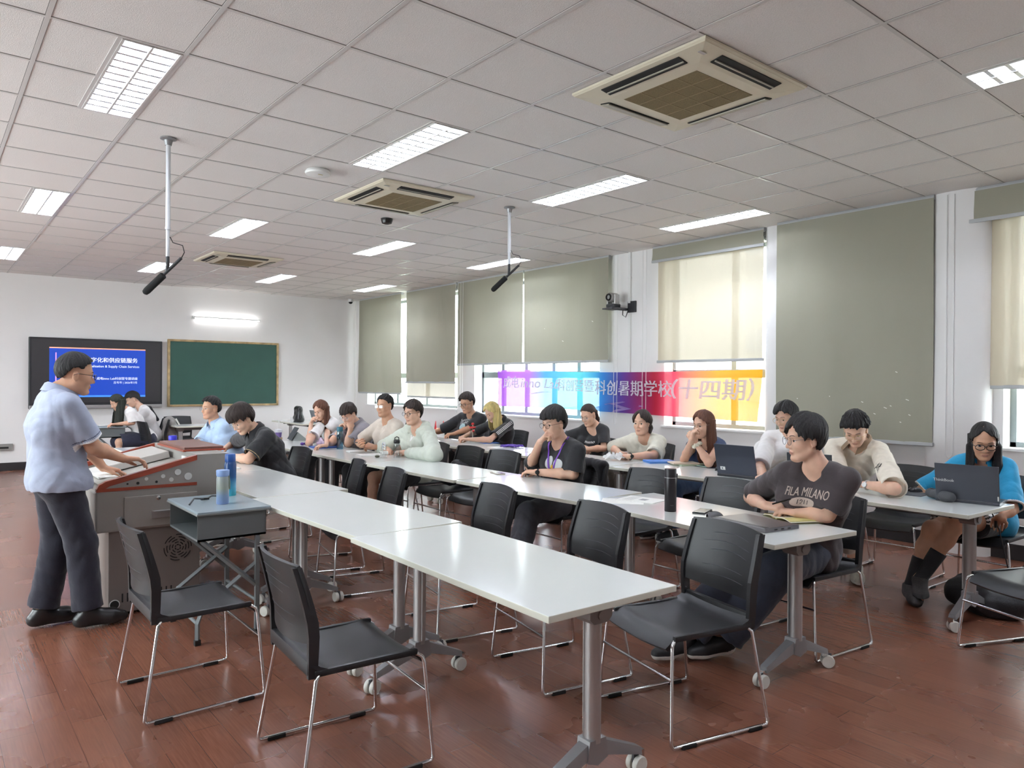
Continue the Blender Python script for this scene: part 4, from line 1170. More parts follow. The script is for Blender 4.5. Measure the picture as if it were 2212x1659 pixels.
def hair_field(H, sp, seed):
    """shell over the skull that ends along a hairline; optional long fall"""
    s = H.s; A = H.A; rg = np.random.default_rng(seed)
    c = H.p(-0.005, 0, 0.045)
    off = sp.get('vol', 0.016); front = sp.get('front', 1.72); side = sp.get('side', 1.62); back = sp.get('back', 2.05)
    rough = 0.62*sp.get('rough', 0.004); part = sp.get('part', None); jag = sp.get('jag', 0.10)
    ph = rg.uniform(0, 6.3, 12)
    tl = 0.32
    ax = np.array([-math.sin(tl), 0, math.cos(tl)])
    def g(X, Y, Z):
        x = ((X-c[0])*A[0][0]+(Y-c[1])*A[0][1]+(Z-c[2])*A[0][2])/s
        y = ((X-c[0])*A[1][0]+(Y-c[1])*A[1][1]+(Z-c[2])*A[1][2])/s
        z = ((X-c[0])*A[2][0]+(Y-c[1])*A[2][1]+(Z-c[2])*A[2][2])/s
        R = np.sqrt(x*x+y*y+z*z)+1e-6
        ca = (x*ax[0]+z*ax[2])/R
        al = np.arccos(np.clip(ca, -1, 1))
        xf = x*math.cos(tl)+z*math.sin(tl)
        phi = np.arctan2(y, xf)
        wv = 0.5*np.sin(4*al+ph[5])+0.35*np.sin(3*phi+5*al+ph[10])
        st = (0.9*np.sin(17*(phi+0.15*wv)+ph[0]+2*al)+0.8*np.sin(31*(phi+0.12*wv)+ph[1]-3*al)+0.7*np.sin(53*(phi+0.1*wv)+ph[2]+2*np.sin(5*al))+0.5*np.sin(23*phi+6*al+ph[6]))*0.6
        o = off*(1.0+0.16*np.sin(2*phi+ph[3])*np.sin(3*al+ph[4]))+rough*st*np.clip(al*1.3, 0, 1)
        o = o+sp.get('top', 0.0)*np.clip(1-al/1.3, 0, 1)+sp.get('fringe', 0.0)*np.exp(-((al-1.3)/0.4)**2)*np.exp(-(phi/0.9)**2)
        if part is not None:
            o = o-0.012*np.exp(-((phi-part)/0.13)**2)*np.clip(al*1.5, 0, 1)*(np.abs(phi) < 1.2)
        rx, ry, rz = 0.098+o, 0.077+o, 0.095+o
        k0 = np.sqrt((x/rx)**2+(y/ry)**2+(z/rz)**2); k1 = np.sqrt((x/rx**2)**2+(y/ry**2)**2+(z/rz**2)**2)+1e-6
        D = k0*(k0-1)/k1
        ap = np.abs(phi)
        w0 = np.clip(1-ap/0.95, 0, 1)**0.8
        wb = np.clip((ap-1.75)/0.9, 0, 1); wb = wb*wb*(3-2*wb)
        lim = front*w0+side*(1-w0)*(1-wb)+back*wb
        if part is not None: lim = lim-sp.get('partlift', 0.35)*np.exp(-((phi-part)/0.3)**2)
        lim = lim+sp.get('burn', 0.22)*np.exp(-((ap-1.16)/0.16)**2)
        lim = lim+jag*(0.5*np.sin(9*phi+ph[7])+0.5*np.sin(17*phi+ph[8])+0.35*np.sin(33*phi+ph[9]))*0.6
        E = (al-lim)*0.085
        inner = (0.098-0.012)-np.sqrt(x*x+(y*1.25)**2+z*z)
        D = np.maximum(np.maximum(D, E), inner*0.8)
        return (D*s).astype(np.float32)
    r = 0.16*s
    f = Field(); f.fn(g, c-r, c+r)
    if sp.get('long'):
        L = sp['long']; lo, hi = H.o-np.array([0.2, 0.2, L+0.05]), H.o+np.array([0.2, 0.2, 0.12])
        xw, yw, xc = sp.get('lx', 0.075), sp.get('ly', 0.098), sp.get('lc', -0.035)
        xf0 = sp.get('open', 0.02)
        Fh = unit(H.F*[1, 1, 0]); Lh = np.cross([0, 0, 1], Fh)
        def g2(X, Y, Z):
            dx, dy, z = X-H.o[0], Y-H.o[1], Z-H.o[2]
            x = (dx*Fh[0]+dy*Fh[1])/s; y = (dx*Lh[0]+dy*Lh[1])/s
            z = z+0*x
            t = np.clip(-z/L, 0, 1)
            ph_ = np.arctan2(y, x-xc)
            st = np.sin(15*ph_+ph[0])+0.8*np.sin(27*ph_+ph[1]+6*t)+0.6*np.sin(45*ph_+ph[2])
            rr = 1+0.05*st*0.6+0.10*t*sp.get('flare', 1.0)-0.55*np.clip((t-0.75)/0.25, 0, 1)**2
            q = np.sqrt(((x-xc-sp.get('drift', -0.05)*t)/(xw*rr))**2+((y-sp.get('dy', 0)*t)/(yw*rr))**2)
            D = (q-1)*min(xw, yw)
            fr = x-xf0      # face and throat stay open
            thr = x+0.05+0.35*t
            D = np.maximum(D, np.where(np.abs(y) < sp.get('gap', 0.058), np.where(z < -0.03, thr, fr), fr-sp.get('sidefwd', 0.03)))
            D = np.maximum(D, z/1.0-0.06)
            D = np.maximum(D, -(z+L)-0.02*np.sin(7*ph_+ph[6]))
            return (D*s).astype(np.float32)
        f.fn(g2, lo, hi, 0.012)
    for (a, b, ra, rb) in sp.get('locks', ()):
        f.cone(H.p(*a), H.p(*b), ra*s, rb*s, 0.012)
    return f

def glasses(H, root, org, m, shape='round', r=(0.025, 0.021), th=0.0016):
    mb = MB(); s = H.s
    n = 28
    for q in (-1, 1):
        pts = []
        for k in range(n):
            a = 2*PI*k/n; ca, sa = math.cos(a), math.sin(a)
            e = 1.0 if shape == 'round' else 0.55
            yy = math.copysign(abs(ca)**e, ca)*r[0]; zz = math.copysign(abs(sa)**e, sa)*r[1]
            pts.append(Vector(H.p(0.108-0.10*abs(yy*q+0.033)**1.0*0.35+0.004, q*0.033+yy, 0.004+zz))-Vector(org))
        mb.tube(pts, th*s, 6, closed=True)
        mb.tube([Vector(H.p(0.102, q*(0.033+r[0]), 0.010))-Vector(org), Vector(H.p(0.085, q*0.074, 0.012))-Vector(org), Vector(H.p(0.0, q*0.086, 0.016))-Vector(org), Vector(H.p(-0.022, q*0.084, 0.004))-Vector(org)], th*0.95*s, 6)
    mb.tube([Vector(H.p(0.111, -0.0085, 0.009))-Vector(org), Vector(H.p(0.114, 0, 0.012))-Vector(org), Vector(H.p(0.111, 0.0085, 0.009))-Vector(org)], th*s, 6)
    o = mb.build('spectacles', m, root, smooth=True)
    lm = MB()
    for q in (-1, 1):
        pts = []
        for k in range(16):
            a = 2*PI*k/16; ca, sa = math.cos(a), math.sin(a); e = 1.0 if shape == 'round' else 0.55
            yy = math.copysign(abs(ca)**e, ca)*r[0]*0.97; zz = math.copysign(abs(sa)**e, sa)*r[1]*0.97
            pts.append(Vector(H.p(0.111-0.035*abs(yy*q+0.033), q*0.033+yy, 0.004+zz))-Vector(org))
        lm.add(pts, [tuple(range(16))])
    lm.build('lens', LENS, o)

def person(label, pelvis, fwd, top, X=None, **k):
    """pelvis: hip centre; fwd: heading of the body (deg); top: highest point of the skull"""
    g = k.get
    h = g('h', 0.0065); fem = g('fem', False); bulk = g('bulk', 1.0)
    pel = V3(pelvis); a = math.radians(fwd); f = np.array([math.cos(a), math.sin(a), 0]); l = np.array([-f[1], f[0], 0]); up = np.array([0, 0, 1.0])
    root = thing('person', (pel[0], pel[1], 0), 0, label, 'person', None)
    org = np.array([pel[0], pel[1], 0.0])
    look = V3(g('look', f)); H = Head(top, look, g('hs', 0.93 if not fem else 0.9), g('tilt', 0.0))
    # spine
    neck_top = H.p(-0.028, 0, -0.06)
    d = unit(H.p(-0.02, 0, -0.05)-pel)
    N = H.p(-0.045, 0, -0.145)-f*0.012
    if 'N' in k: N = V3(k['N'])
    tor = N-pel; tl = np.linalg.norm(tor); tu = unit(tor)
    tf = unit(f-tu*(f@tu)); 
    tw = g('twist', 0.0)
    l2 = unit(l*math.cos(tw)+f*math.sin(tw)); tf2 = unit(np.cross(l2, tu))
    bow = -tf*g('bow', 0.025)
    pt = lambda t, x=0, y=0: pel+tor*t+bow*(4*t*(1-t))+tf*x+l2*y
    sw = g('sw', 0.172 if not fem else 0.148)*(0.97+0.03*bulk)
    shL = pt(0.865, 0.0, sw)+V3(g('shL', (0, 0, 0))); shR = pt(0.865, 0.0, -sw)+V3(g('shR', (0, 0, 0)))
    eL, wL, eR, wR = [V3(g(q)) for q in ('eL', 'wL', 'eR', 'wR')]
    hipL, hipR = pel+l*0.088, pel-l*0.088
    kL = V3(g('kL', pel+f*0.42+l*0.10+up*(-0.03))); kR = V3(g('kR', pel+f*0.42-l*0.10+up*(-0.03)))
    aL = V3(g('aL', kL*[1, 1, 0]+f*0.02+up*0.085)); aR = V3(g('aR', kR*[1, 1, 0]+f*0.02+up*0.085))
    tL, tR = unit(V3(g('tL', f))), unit(V3(g('tR', f)))
    B = bulk
    def torso(fd, e, belly=0.0):
        for q in (-1, 1):
            fd.cone(pt(0.0, 0, q*0.07), pt(0.22, 0.005, q*0.062), 0.105*B+e, (0.092 if not fem else 0.08)*B+e, 0.05)
            fd.cone(pt(0.22, 0.005, q*0.062), pt(0.62, 0.008, q*0.078), (0.092 if not fem else 0.08)*B+e, (0.105 if not fem else 0.094)*B+e, 0.05)
            fd.cone(pt(0.62, 0.008, q*0.078), pt(0.86, -0.012, q*0.085), (0.105 if not fem else 0.094)*B+e, 0.062+e, 0.05)
            fd.cone(pt(0.91, -0.02, q*0.02), pt(0.865, 0, q*(sw-0.02)), 0.050+e, 0.049+e, 0.05)
            if fem: fd.ball(pt(0.60, 0.075, q*0.062), 0.052+e, 0.04)
        fd.ball(pt(0.30, 0.04, 0), 0.085*B+belly+e, 0.06)
    skin = SKIN[g('skin', 'a')]
    b = Field()
    torso(b, 0)
    b.cone(pt(0.9, -0.01, 0), N, 0.07, 0.058, 0.04); b.cone(N, neck_top, (0.056 if not fem else 0.047)*(0.9+0.1*B), (0.054 if not fem else 0.045)*(0.9+0.1*B), 0.03)
    for (sh, e, w) in ((shL, eL, wL), (shR, eR, wR)):
        b.cone(sh, e, (0.054 if not fem else 0.046)*B**0.5, (0.040 if not fem else 0.036)*B**0.5, 0.03)
        m = e+(w-e)*0.3; b.cone(e, m, (0.041 if not fem else 0.036), (0.043 if not fem else 0.037), 0.02); b.cone(m, w, (0.042 if not fem else 0.036), 0.0255 if not fem else 0.023, 0.02)
    b.cone(hipL, hipR, 0.10, 0.10, 0.05)
    for (hp, kn, an, td) in ((hipL, kL, aL, tL), (hipR, kR, aR, tR)):
        b.cone(hp, kn, 0.088*B**0.5, 0.058, 0.04); b.ball(kn, 0.058, 0.02)
        m = kn+(an-kn)*0.3-td*0.012; b.cone(kn, m, 0.054, 0.057, 0.03); b.cone(m, an, 0.055, 0.036, 0.03)
        b.cone(an, an+td*0.14-up*0.055, 0.034, 0.024, 0.03)
    hs = 1.0 if not fem else 0.92
    hL = g('hL', (wL-eL, -up, 0.35)); hR = g('hR', (wR-eR, -up, 0.35))
    add_hand(b, wL, hL[0], hL[1], False, hL[2], size=hs); add_hand(b, wR, hR[0], hR[1], True, hR[2], size=hs)
    add_head(b, H, fem)
    v, q = b.mesh(h)
    cen = v[q].mean(1); lc = H.p(0.092, 0, -0.0655); loc = (cen-lc)@H.A.T/H.s
    li = ((loc[:, 0]/0.016)**2+(loc[:, 1]/0.0225)**2+(loc[:, 2]/0.0105)**2 < 1).astype(int)
    body = mesh_np('body', v, q, [skin, LIP], root, org, li)
    bvh = BVHTree.FromPolygons([tuple(x) for x in v], [tuple(x) for x in q])
    # eyes and brows
    ey = MB()
    for s in (-1, 1):
        c = Vector(H.p(0.0755, s*0.032, 0.0055))
        for i in range(7):
            pass
        M = Matrix((H.F, H.L, H.U)).transposed()
        ring = []; R = 0.0118*H.s
        nn, mm = 14, 8
        vv = []; ff = []; mi = []
        for i in range(mm+1):
            th = PI*0.62*i/mm
            for j in range(nn):
                ph = 2*PI*j/nn
                vv.append(c+M@Vector((R*math.cos(th), R*1.35*math.sin(th)*math.cos(ph), R*math.sin(th)*math.sin(ph)))-Vector(org))
        for i in range(mm):
            for j in range(nn):
                ff.append((i*nn+j, i*nn+(j+1) % nn, (i+1)*nn+(j+1) % nn, (i+1)*nn+j)); mi.append(1 if i < 3 else 0)
        base = len(ey.v); ey.v += vv; ey.f += [tuple(base+x for x in t_) for t_ in ff]; ey.mi += mi
    ey.build('eyes', [EYEW, IRIS], root, smooth=True)
    br = MB()
    for s in (-1, 1):
        pts = []
        for i in range(6):
            y = s*(0.014+0.036*i/5); z = 0.030+0.005*math.sin(PI*i/5*0.8)-0.002*(i == 5)
            o_ = Vector(H.p(0.16, y, z)); hit = bvh.ray_cast(o_, Vector(-H.F))
            if hit[0] is not None: pts.append(hit[0]-Vector(org)+Vector(H.F)*0.0004)
        if len(pts) > 2: br.tube(pts, [0.0014*H.s]+[0.0023*H.s]*(len(pts)-2)+[0.0008*H.s], 6)
    if br.v: br.build('eyebrows', g('browm', BROW), root, smooth=True)
    # hair
    hv, hq = hair_field(H, g('hair', {}), g('seed', 1)).mesh(g('hh', max(0.0038, h*0.8)))
    ho = mesh_np('hair', hv, hq, g('hairm', HBLACK), root, org)
    # shirt
    st = g('shirt')
    out = {'root': root, 'H': H, 'org': org, 'pt': pt, 'tu': tu, 'tf': tf2, 'l': l2, 'N': N, 'shL': shL, 'shR': shR, 'bvh': bvh}
    if st:
        e = st.get('e', 0.014)*0.62; slv = st.get('sleeve', 0.7); fd = Field()
        torso(fd, e, g('belly', 0.0))
        hem = st.get('hem', -0.10)
        for q_ in (-1, 1):
            fd.cone(pt(0, 0, q_*0.075), pel+l*q_*0.09+f*0.03+up*(-0.02), 0.124*B+e, 0.112*B+e, 0.05)
            if st.get('lap'): fd.cone(pel+l*q_*0.09+f*0.03, pel+l*q_*0.10+f*st['lap']-up*0.01, 0.10+e, 0.085+e, 0.05)
        if st.get('skirt'): pass
        for (sh, el, w, hd) in ((shL, eL, wL, 1), (shR, eR, wR, -1)):
            ra = (0.051 if not fem else 0.044)*B**0.5+e; lo_ = st.get('loose', 0.012)*0.55
            if slv <= 0.02: continue
            if slv <= 1: fd.sleeve(sh, sh+(el-sh)*slv, ra, 0.044*B**0.5+e+lo_, 0.035)
            else:
                t2 = slv-1; fd.cone(sh, el, ra, 0.046+e+lo_*0.6, 0.035); fd.sleeve(el, el+(w-el)*t2, 0.046+e+lo_*0.6, 0.030+e*0.6+lo_*0.6, 0.03, 0.015)
        # openings
        if st.get('neck', 'crew') != 'none':
            fd.cone(N-tu*0.02, neck_top+(neck_top-N)*0.3, 0.063 if not fem else 0.054, 0.066, 0.008, True)
            sc = {'crew': 0.03, 'wide': 0.06, 'v': 0.05, 'polo': 0.035}[st.get('neck', 'crew')]
            fd.ell(N+tf*0.05-tu*sc*0.55, [tf, l2, tu], [0.05, 0.056 if st.get('neck') != 'wide' else 0.08, sc], 0.02, True)
            if st.get('neck') == 'v': fd.cone(N+tf*0.10-tu*0.02, N+tf*0.14-tu*st.get('vdeep', 0.15), 0.045, 0.008, 0.01, True)
        fd.cut(pel+up*hem if st.get('lap') is None else pel+up*(hem-0.02), -up)
        sv, sq = fd.mesh(g('sh', h), st.get('wr', 0.004), g('seed', 1))
        names = st.get('name', 't_shirt'); msl = st['m']
        mi = None
        if st.get('cuff'):
            mi = np.zeros(len(sq), int); cc = sv[sq].mean(1)
            for (sh, el) in ((shL, eL), (shR, eR)):
                dd = unit(el-sh); tt = (cc-sh)@dd/np.linalg.norm(el-sh); rr = np.linalg.norm(cc-sh-np.outer((cc-sh)@dd, dd), axis=1)
                for (t0, t1, idx_) in st['cuff']:
                    mi[(tt > t0) & (tt < t1) & (rr < 0.1)] = idx_
        so = mesh_np(names, sv, sq, msl, root, org, mi)
        out['shirt'] = so; out['sbvh'] = BVHTree.FromPolygons([tuple(x) for x in sv], [tuple(x) for x in sq])
        if st.get('collar'):
            cm_ = MB(); opn = st.get('copen', 0.5)
            ct = st.get('ctip', 0.03)
            def col_fn(u, v):
                an = opn+(2*PI-2*opn)*u
                fr = (0.5+0.5*math.cos(an))
                r0 = 0.062 if not fem else 0.055
                tip = max(0, fr-0.55)*ct*2.6
                if v < 0.4: r, z = r0+0.004*v, 0.012+0.036*v/0.4
                else: q2 = (v-0.4)/0.6; r, z = r0+0.008+0.026*q2+tip*0.5*q2, 0.048-(0.05+tip)*q2
                z += -0.035*fr+0.012*(1-fr)
                p_ = N+tu*z+tf*(r*math.cos(an)*1.06+0.006)+l2*(r*math.sin(an))
                return Vector(p_-org)
            cm_.grid(col_fn, 40, 8, 0.003).build('collar', st['collar'], root, smooth=True, sharp=70)
    # trousers / shorts
    tr = g('trousers')
    if tr:
        e = tr.get('e', 0.014); ln = tr.get('len', 1.9); fd = Field(); lo_ = tr.get('loose', 0.015)
        fd.cone(hipL, hipR, 0.102*B+e, 0.102*B+e, 0.05)
        for q_ in (-1, 1): fd.cone(pel+l*q_*0.07, pt(0.12, 0, q_*0.05), 0.092*B, 0.078*B, 0.05)
        for (hp, kn, an) in ((hipL, kL, aL), (hipR, kR, aR)):
            if ln <= 1: fd.sleeve(hp, hp+(kn-hp)*ln, 0.092*B**0.5+e, 0.064+e+lo_, 0.03)
            else:
                fd.cone(hp, kn, 0.092*B**0.5+e, 0.060+e+lo_*0.4, 0.03); fd.sleeve(kn, kn+(an-kn)*(ln-1), 0.060+e+lo_*0.4, 0.046+e*0.5+lo_, 0.03)
        if tr.get('skirt'):
            fd.cone((hipL+hipR)/2+f*0.1, (kL+kR)/2, 0.12, 0.11, 0.08)
        v, q = fd.mesh(h*1.1, tr.get('wr', 0.005), g('seed', 1)+50)
        mi = None
        if tr.get('stripe'):
            cc = v[q].mean(1); mi = np.zeros(len(q), int)
            for (hp, kn, sd) in ((hipL, kL, 1), (hipR, kR, -1)):
                dd = unit(kn-hp); sdn = unit(l*sd+up*0.25); w = (cc-hp)-np.outer((cc-hp)@dd, dd); t_ = (cc-hp)@dd
                an_ = np.arctan2(w@np.cross(dd, sdn), w@sdn)
                nr = np.linalg.norm(w, axis=1) < 0.16
                for a0 in (-0.28, 0.0, 0.28): mi[nr & (np.abs(an_-a0) < 0.075) & (w@sdn > 0) & (t_ > 0.03)] = 1
        mesh_np(tr.get('name', 'trousers'), v, q, tr['m'], root, org, mi)
    # socks
    if g('socks'):
        for (kn, an, td) in ((kL, aL, tL), (kR, aR, tR)):
            fd = Field(); t0 = g('sockh', 0.4); p0 = an+(kn-an)*t0
            fd.cone(p0, an, 0.058 if t0 > 0.3 else 0.046, 0.043, 0.02).cone(an, an+td*0.1-up*0.045, 0.04, 0.034, 0.02); fd.cut(p0-(an-p0)*0.0, unit(p0-an))
            v, q = fd.mesh(h, 0.0015, 3); mesh_np('sock', v, q, g('socks'), root, org)
    sh_ = g('shoes')
    if sh_:
        for (an, td) in ((aL, tL), (aR, tR)):
            fd = Field(); z0 = an[2]-0.085; A0 = an*[1, 1, 0]+up*z0; lt = np.cross(up, td)
            heel = A0-td*0.045+up*0.042; ball_ = A0+td*0.13+up*0.036; toe = A0+td*0.185+up*0.03
            fd.cone(heel, ball_, 0.040, 0.044, 0.03).cone(ball_, toe, 0.043, 0.032, 0.03).cone(A0-td*0.02+up*0.05, an+up*0.005, 0.042, 0.046, 0.03).cone(an-td*0.005, A0+td*0.1+up*0.045, 0.042, 0.04, 0.03)
            fd.cut(A0+up*0.002, -up); fd.cut(an+up*0.022, up)
            v, q = fd.mesh(min(h, 0.006)); cc = v[q].mean(1)
            zz = cc[:, 2]-z0; mi = (zz < 0.027+0.012*np.clip((-(cc-A0)@td)/0.06, 0, 1)).astype(int)
            if len(sh_) > 2:
                xx = (cc-A0)@td; yy = np.abs((cc-A0)@lt)
                for x0 in (0.055, 0.08, 0.105): mi[(np.abs(xx-x0-(zz-0.05)*0.5) < 0.007) & (yy > 0.022) & (zz > 0.03) & (zz < 0.08)] = 2
            mesh_np('shoe', v, q, list(sh_), root, org, mi)
    gl = g('glasses')
    if gl: glasses(H, root, org, gl[0], gl[1], gl[2] if len(gl) > 2 else (0.025, 0.021), gl[3] if len(gl) > 3 else 0.0016)
    return out

def chest_print(P, m, body, size, x, y, name='print', bold=0.0, fit=None, tilt=0.0, dz=0.0018, extra=None, at=None):
    """lettering laid on the shirt front; x to the wearer's left, y up from mid chest"""
    n = P['tf']; rt = P['l']; uu = P['tu']
    if at is not None:
        hit = P['sbvh'].ray_cast(Vector((0, 0, CAMH)), Vector(_ray(*at)).normalized())
        c0 = hit[0] if hit[0] is not None else Vector(P['pt'](0.7, 0.12, 0))
        C = V3(c0)+0.25*n
    else: C = P['pt'](0.75, 0.3, 0)
    if body is not None: v, f = text_mesh(body, size, 0)
    else: v, f = extra
    # subdivide long faces lightly by triangulating as is, then project every point
    if fit and body is not None:
        w = max(p.x for p in v)-min(p.x for p in v); sx = fit/w
    else: sx = 1
    if body is not None:
        bm = bmesh.new(); bv = [bm.verts.new(p) for p in v]
        for t_ in f:
            try: bm.faces.new([bv[i] for i in t_])
            except ValueError: pass
        bmesh.ops.triangulate(bm, faces=bm.faces)
        for _ in range(4):
            es = [e for e in bm.edges if e.calc_length() > 0.012]
            if not es: break
            bmesh.ops.subdivide_edges(bm, edges=es, cuts=1); bmesh.ops.triangulate(bm, faces=bm.faces)
        bm.verts.index_update(); v = [p.co.copy() for p in bm.verts]; f = [tuple(x.index for x in q.verts) for q in bm.faces]; bm.free()
    pts = []; nv0 = len(v); f0 = list(f)
    if body is not None and bold:
        for q, o in enumerate((-1, 1)):
            v = v+[Vector((p.x+o*bold*size*0.6/sx, p.y, 0.0)) for p in v[:nv0]]; f = f+[tuple(i+nv0*(q+1) for i in t_) for t_ in f0]
    for qi, p in enumerate(v):
        o_ = Vector(C+rt*(x+p.x*sx)+uu*(y+p.y+tilt*p.x*sx)); hit = P['sbvh'].ray_cast(o_, Vector(-n))
        if hit[0] is None: hp = o_-Vector(n)*0.2
        else: hp = hit[0]
        pts.append(hp+Vector(n)*(dz+0.0001*(qi//nv0))-Vector(P['org']))
    mb = MB(); mb.add(pts, f); return mb.build(name, m, P['shirt'])
def disc_poly(rx, ry, n=28, k=3):
    """filled flat blob as a fan of rings so it can follow a surface"""
    v = [Vector((0, 0, 0))]; f = []
    for r in range(1, k+1):
        for i in range(n):
            a = 2*PI*i/n; c, s = math.cos(a), math.sin(a)
            v.append(Vector((rx*r/k*c, ry*r/k*s, 0)))
    for i in range(n): f.append((0, 1+i, 1+(i+1) % n))
    for r in range(1, k):
        for i in range(n):
            a, b = 1+(r-1)*n, 1+r*n
            f.append((a+i, b+i, b+(i+1) % n, a+(i+1) % n))
    return v, f
# ------------------------------------------------------------------ the people
LECT = Vector((0.75, 5.0, 1.45))
W_TEE = cloth('white_cotton', (232, 230, 230)); BLK = cloth('black_cotton', (30, 30, 34), 0.1); CHAR = cloth('charcoal_cotton', (58, 50, 52), 0.08)
BEIGE = cloth('beige_cotton', (206, 194, 182)); PALE = cloth('pale_olive_cotton', (208, 204, 190)); MINT = cloth('mint_nylon', (202, 208, 196)); CREAM = cloth('cream_cotton', (224, 214, 198))
GREYS = cloth('grey_shirt_cloth', (150, 146, 154)); LBLUE = cloth('light_blue_chambray', (164, 186, 214)); PBLUE = cloth('pale_blue_pique', (158, 166, 186)); BLUE = cloth('bright_blue_pique', (28, 142, 186))
NAVY = cloth('navy_cloth', (44, 62, 96)); DNAVY = cloth('dark_navy_trouser', (30, 30, 44), 0.1); DGREY = cloth('dark_grey_trouser', (76, 76, 84), 0.1); BTR = cloth('black_trouser', (30, 29, 33), 0.1)
DENIM = cloth('dark_denim', (54, 60, 76), 0.12); JEAN = cloth('blue_denim', (78, 104, 140), 0.15); KHAKI = cloth('khaki_short', (204, 192, 168)); SKIRT = cloth('navy_skirt', (40, 42, 62), 0.1); OLIVE = cloth('grey_olive_trouser', (104, 98, 92), 0.1)
TANC = cloth('tan_collar', (136, 112, 88)); SOLE = mat('white_sole', (224, 222, 216), 0.6); DSOLE = mat('dark_sole', (36, 35, 36), 0.6)
SHB = mat('black_shoe', (28, 27, 30), 0.5); SHW = mat('pale_sneaker', (196, 194, 182), 0.7, noise=(40, 0.15)); SHG = mat('dark_grey_sneaker', (58, 54, 54), 0.75, noise=(60, 0.2)); LEATHER = mat('black_leather', (26, 24, 26), 0.32)
GOLD = mat('gold_wire', (206, 176, 120), 0.3, 0.8); GBLK = mat('black_spectacle', (24, 22, 22), 0.25); GSIL = mat('silver_wire', (170, 166, 160), 0.3, 0.7); GCLR = mat('clear_spectacle', (200, 196, 200), 0.2)
PRINTW = mat('print_white', (214, 212, 210), 0.8); PRINTT = mat('print_taupe', (176, 160, 148), 0.85); PRINTK = mat('print_black', (40, 38, 40), 0.8); PRINTG = mat('print_grey', (196, 198, 200), 0.85); PRINTB = mat('print_pale_blue', (176, 204, 208), 0.85); YEL = mat('print_yellow', (214, 170, 60), 0.8)
def tz(x, y, h=0.782): return atz(x, y, h)
def hd(x, y, X, d=0.02):
    p = atx(x, y, X); p.z -= d; return p
def toward(p, q): return Vector(q)-Vector(p)
UPV = Vector((0, 0, 1)); DN = Vector((0, 0, -1))

SHORT = dict(vol=0.017, front=1.62, side=1.55, back=2.0)
FRINGE = dict(vol=0.02, front=1.86, side=1.72, back=2.1, jag=0.14, rough=0.005)
CROP = dict(vol=0.013, front=1.32, side=1.45, back=1.98, rough=0.003, jag=0.06, burn=0.3)

def seated(fwd, x, y, z=0.535): return (x, y, z)

# 1 lecturer, standing at the console
def lecturer():
    top = aty(162, 757, 5.08); top.z -= 0.012
    wR = Vector((0.985, 5.09, 1.005)); 
    P = person('person standing at the console in pale blue polo and dark trousers', (0.635, 5.12, 0.90), 4, top, skin='b', h=0.0045, bulk=1.1, bow=0.03,
        look=(1, 0.02, -0.10), hs=0.93, seed=3, N=(0.64, 5.1, 1.425),
        eR=(0.80, 4.97, 1.095), wR=wR, hR=(Vector((0.115, 0.035, -0.01)), DN, [0.25, 0.3, 0.35, 0.4]),
        eL=(0.80, 5.36, 1.10), wL=(0.93, 5.42, 0.92), hL=(Vector((0.12, 0.0, -0.03)), DN, 0.3), shR=(0.03, 0, -0.01), sw=0.185,
        kL=(0.65, 5.235, 0.50), kR=(0.755, 5.06, 0.50), aL=(0.575, 5.235, 0.095), aR=(0.79, 5.045, 0.095), tL=(1, 0.12, 0), tR=(1, -0.02, 0),
        hair=dict(vol=0.017, front=1.28, side=1.45, back=1.9, rough=0.004, jag=0.08, burn=0.22, top=0.004), hairm=HBLACK,
        shirt=dict(m=[PBLUE, mat('navy_trim', (60, 64, 90), 0.8), W_TEE], e=0.026, sleeve=0.80, hem=-0.055, neck='polo', name='polo_shirt', collar=PBLUE, wr=0.009, loose=0.026, cuff=((0.76, 0.9, 2), (0.71, 0.725, 1)), copen=0.45), belly=0.02,
        trousers=dict(m=DNAVY, e=0.012, len=1.93, loose=0.032, wr=0.008), shoes=(LEATHER, DSOLE), glasses=(GBLK, 'square', (0.026, 0.017), 0.0018))
lecturer()

# 2 dark printed tee at the near end of the middle row
P = person('person in dark brown tee printed FILA MILANO holding a pen', (4.02, 2.26, 0.54), 178, hd(1742, 886, 3.84), skin='a', h=0.0045, hs=0.98,
    look=(-0.83, 0.60, -0.06), seed=5, twist=-0.12, sw=0.178,
    eR=tz(1622, 1074), wR=tz(1652, 1092, 0.80), hR=(toward(tz(1652, 1092), tz(1700, 1097)), Vector((0.3, -0.2, -0.9)), [0.75, 0.8, 0.85, 0.9]),
    eL=tz(1786, 1112), wL=tz(1722, 1108), hL=(toward(tz(1722, 1108), tz(1672, 1100)), DN, 0.35),
    kL=(3.60, 2.17, 0.50), kR=(3.58, 2.40, 0.50), aL=(3.42, 2.40, 0.10), aR=(3.26, 2.52, 0.10), tL=(-0.9, 0.3, 0), tR=(-0.95, 0.25, 0),
    hair=dict(vol=0.026, front=1.80, side=1.84, back=2.45, jag=0.16, rough=0.004, part=0.25, partlift=0.45, burn=0.25), hairm=HBLACK,
    shirt=dict(m=CHAR, e=0.024, sleeve=0.86, hem=-0.10, neck='crew', wr=0.009, loose=0.034),
    trousers=dict(m=DENIM, e=0.02, len=1.93, loose=0.05, wr=0.01), shoes=(SHB, SOLE), glasses=(mat('grey_spectacle', (84, 84, 92), 0.3), 'round', (0.026, 0.022), 0.0013))
chest_print(P, PRINTT, 'FILA MILANO', 0.066, 0.02, 0, 'lettering', 0.014, fit=0.25, at=(1738, 1063))
pill = disc_poly(0.07, 0.026); pill = ([Vector((math.copysign(abs(p.x/0.07)**0.7, p.x)*0.07, math.copysign(abs(p.y/0.026)**0.8, p.y)*0.026, 0)) for p in pill[0]], pill[1])
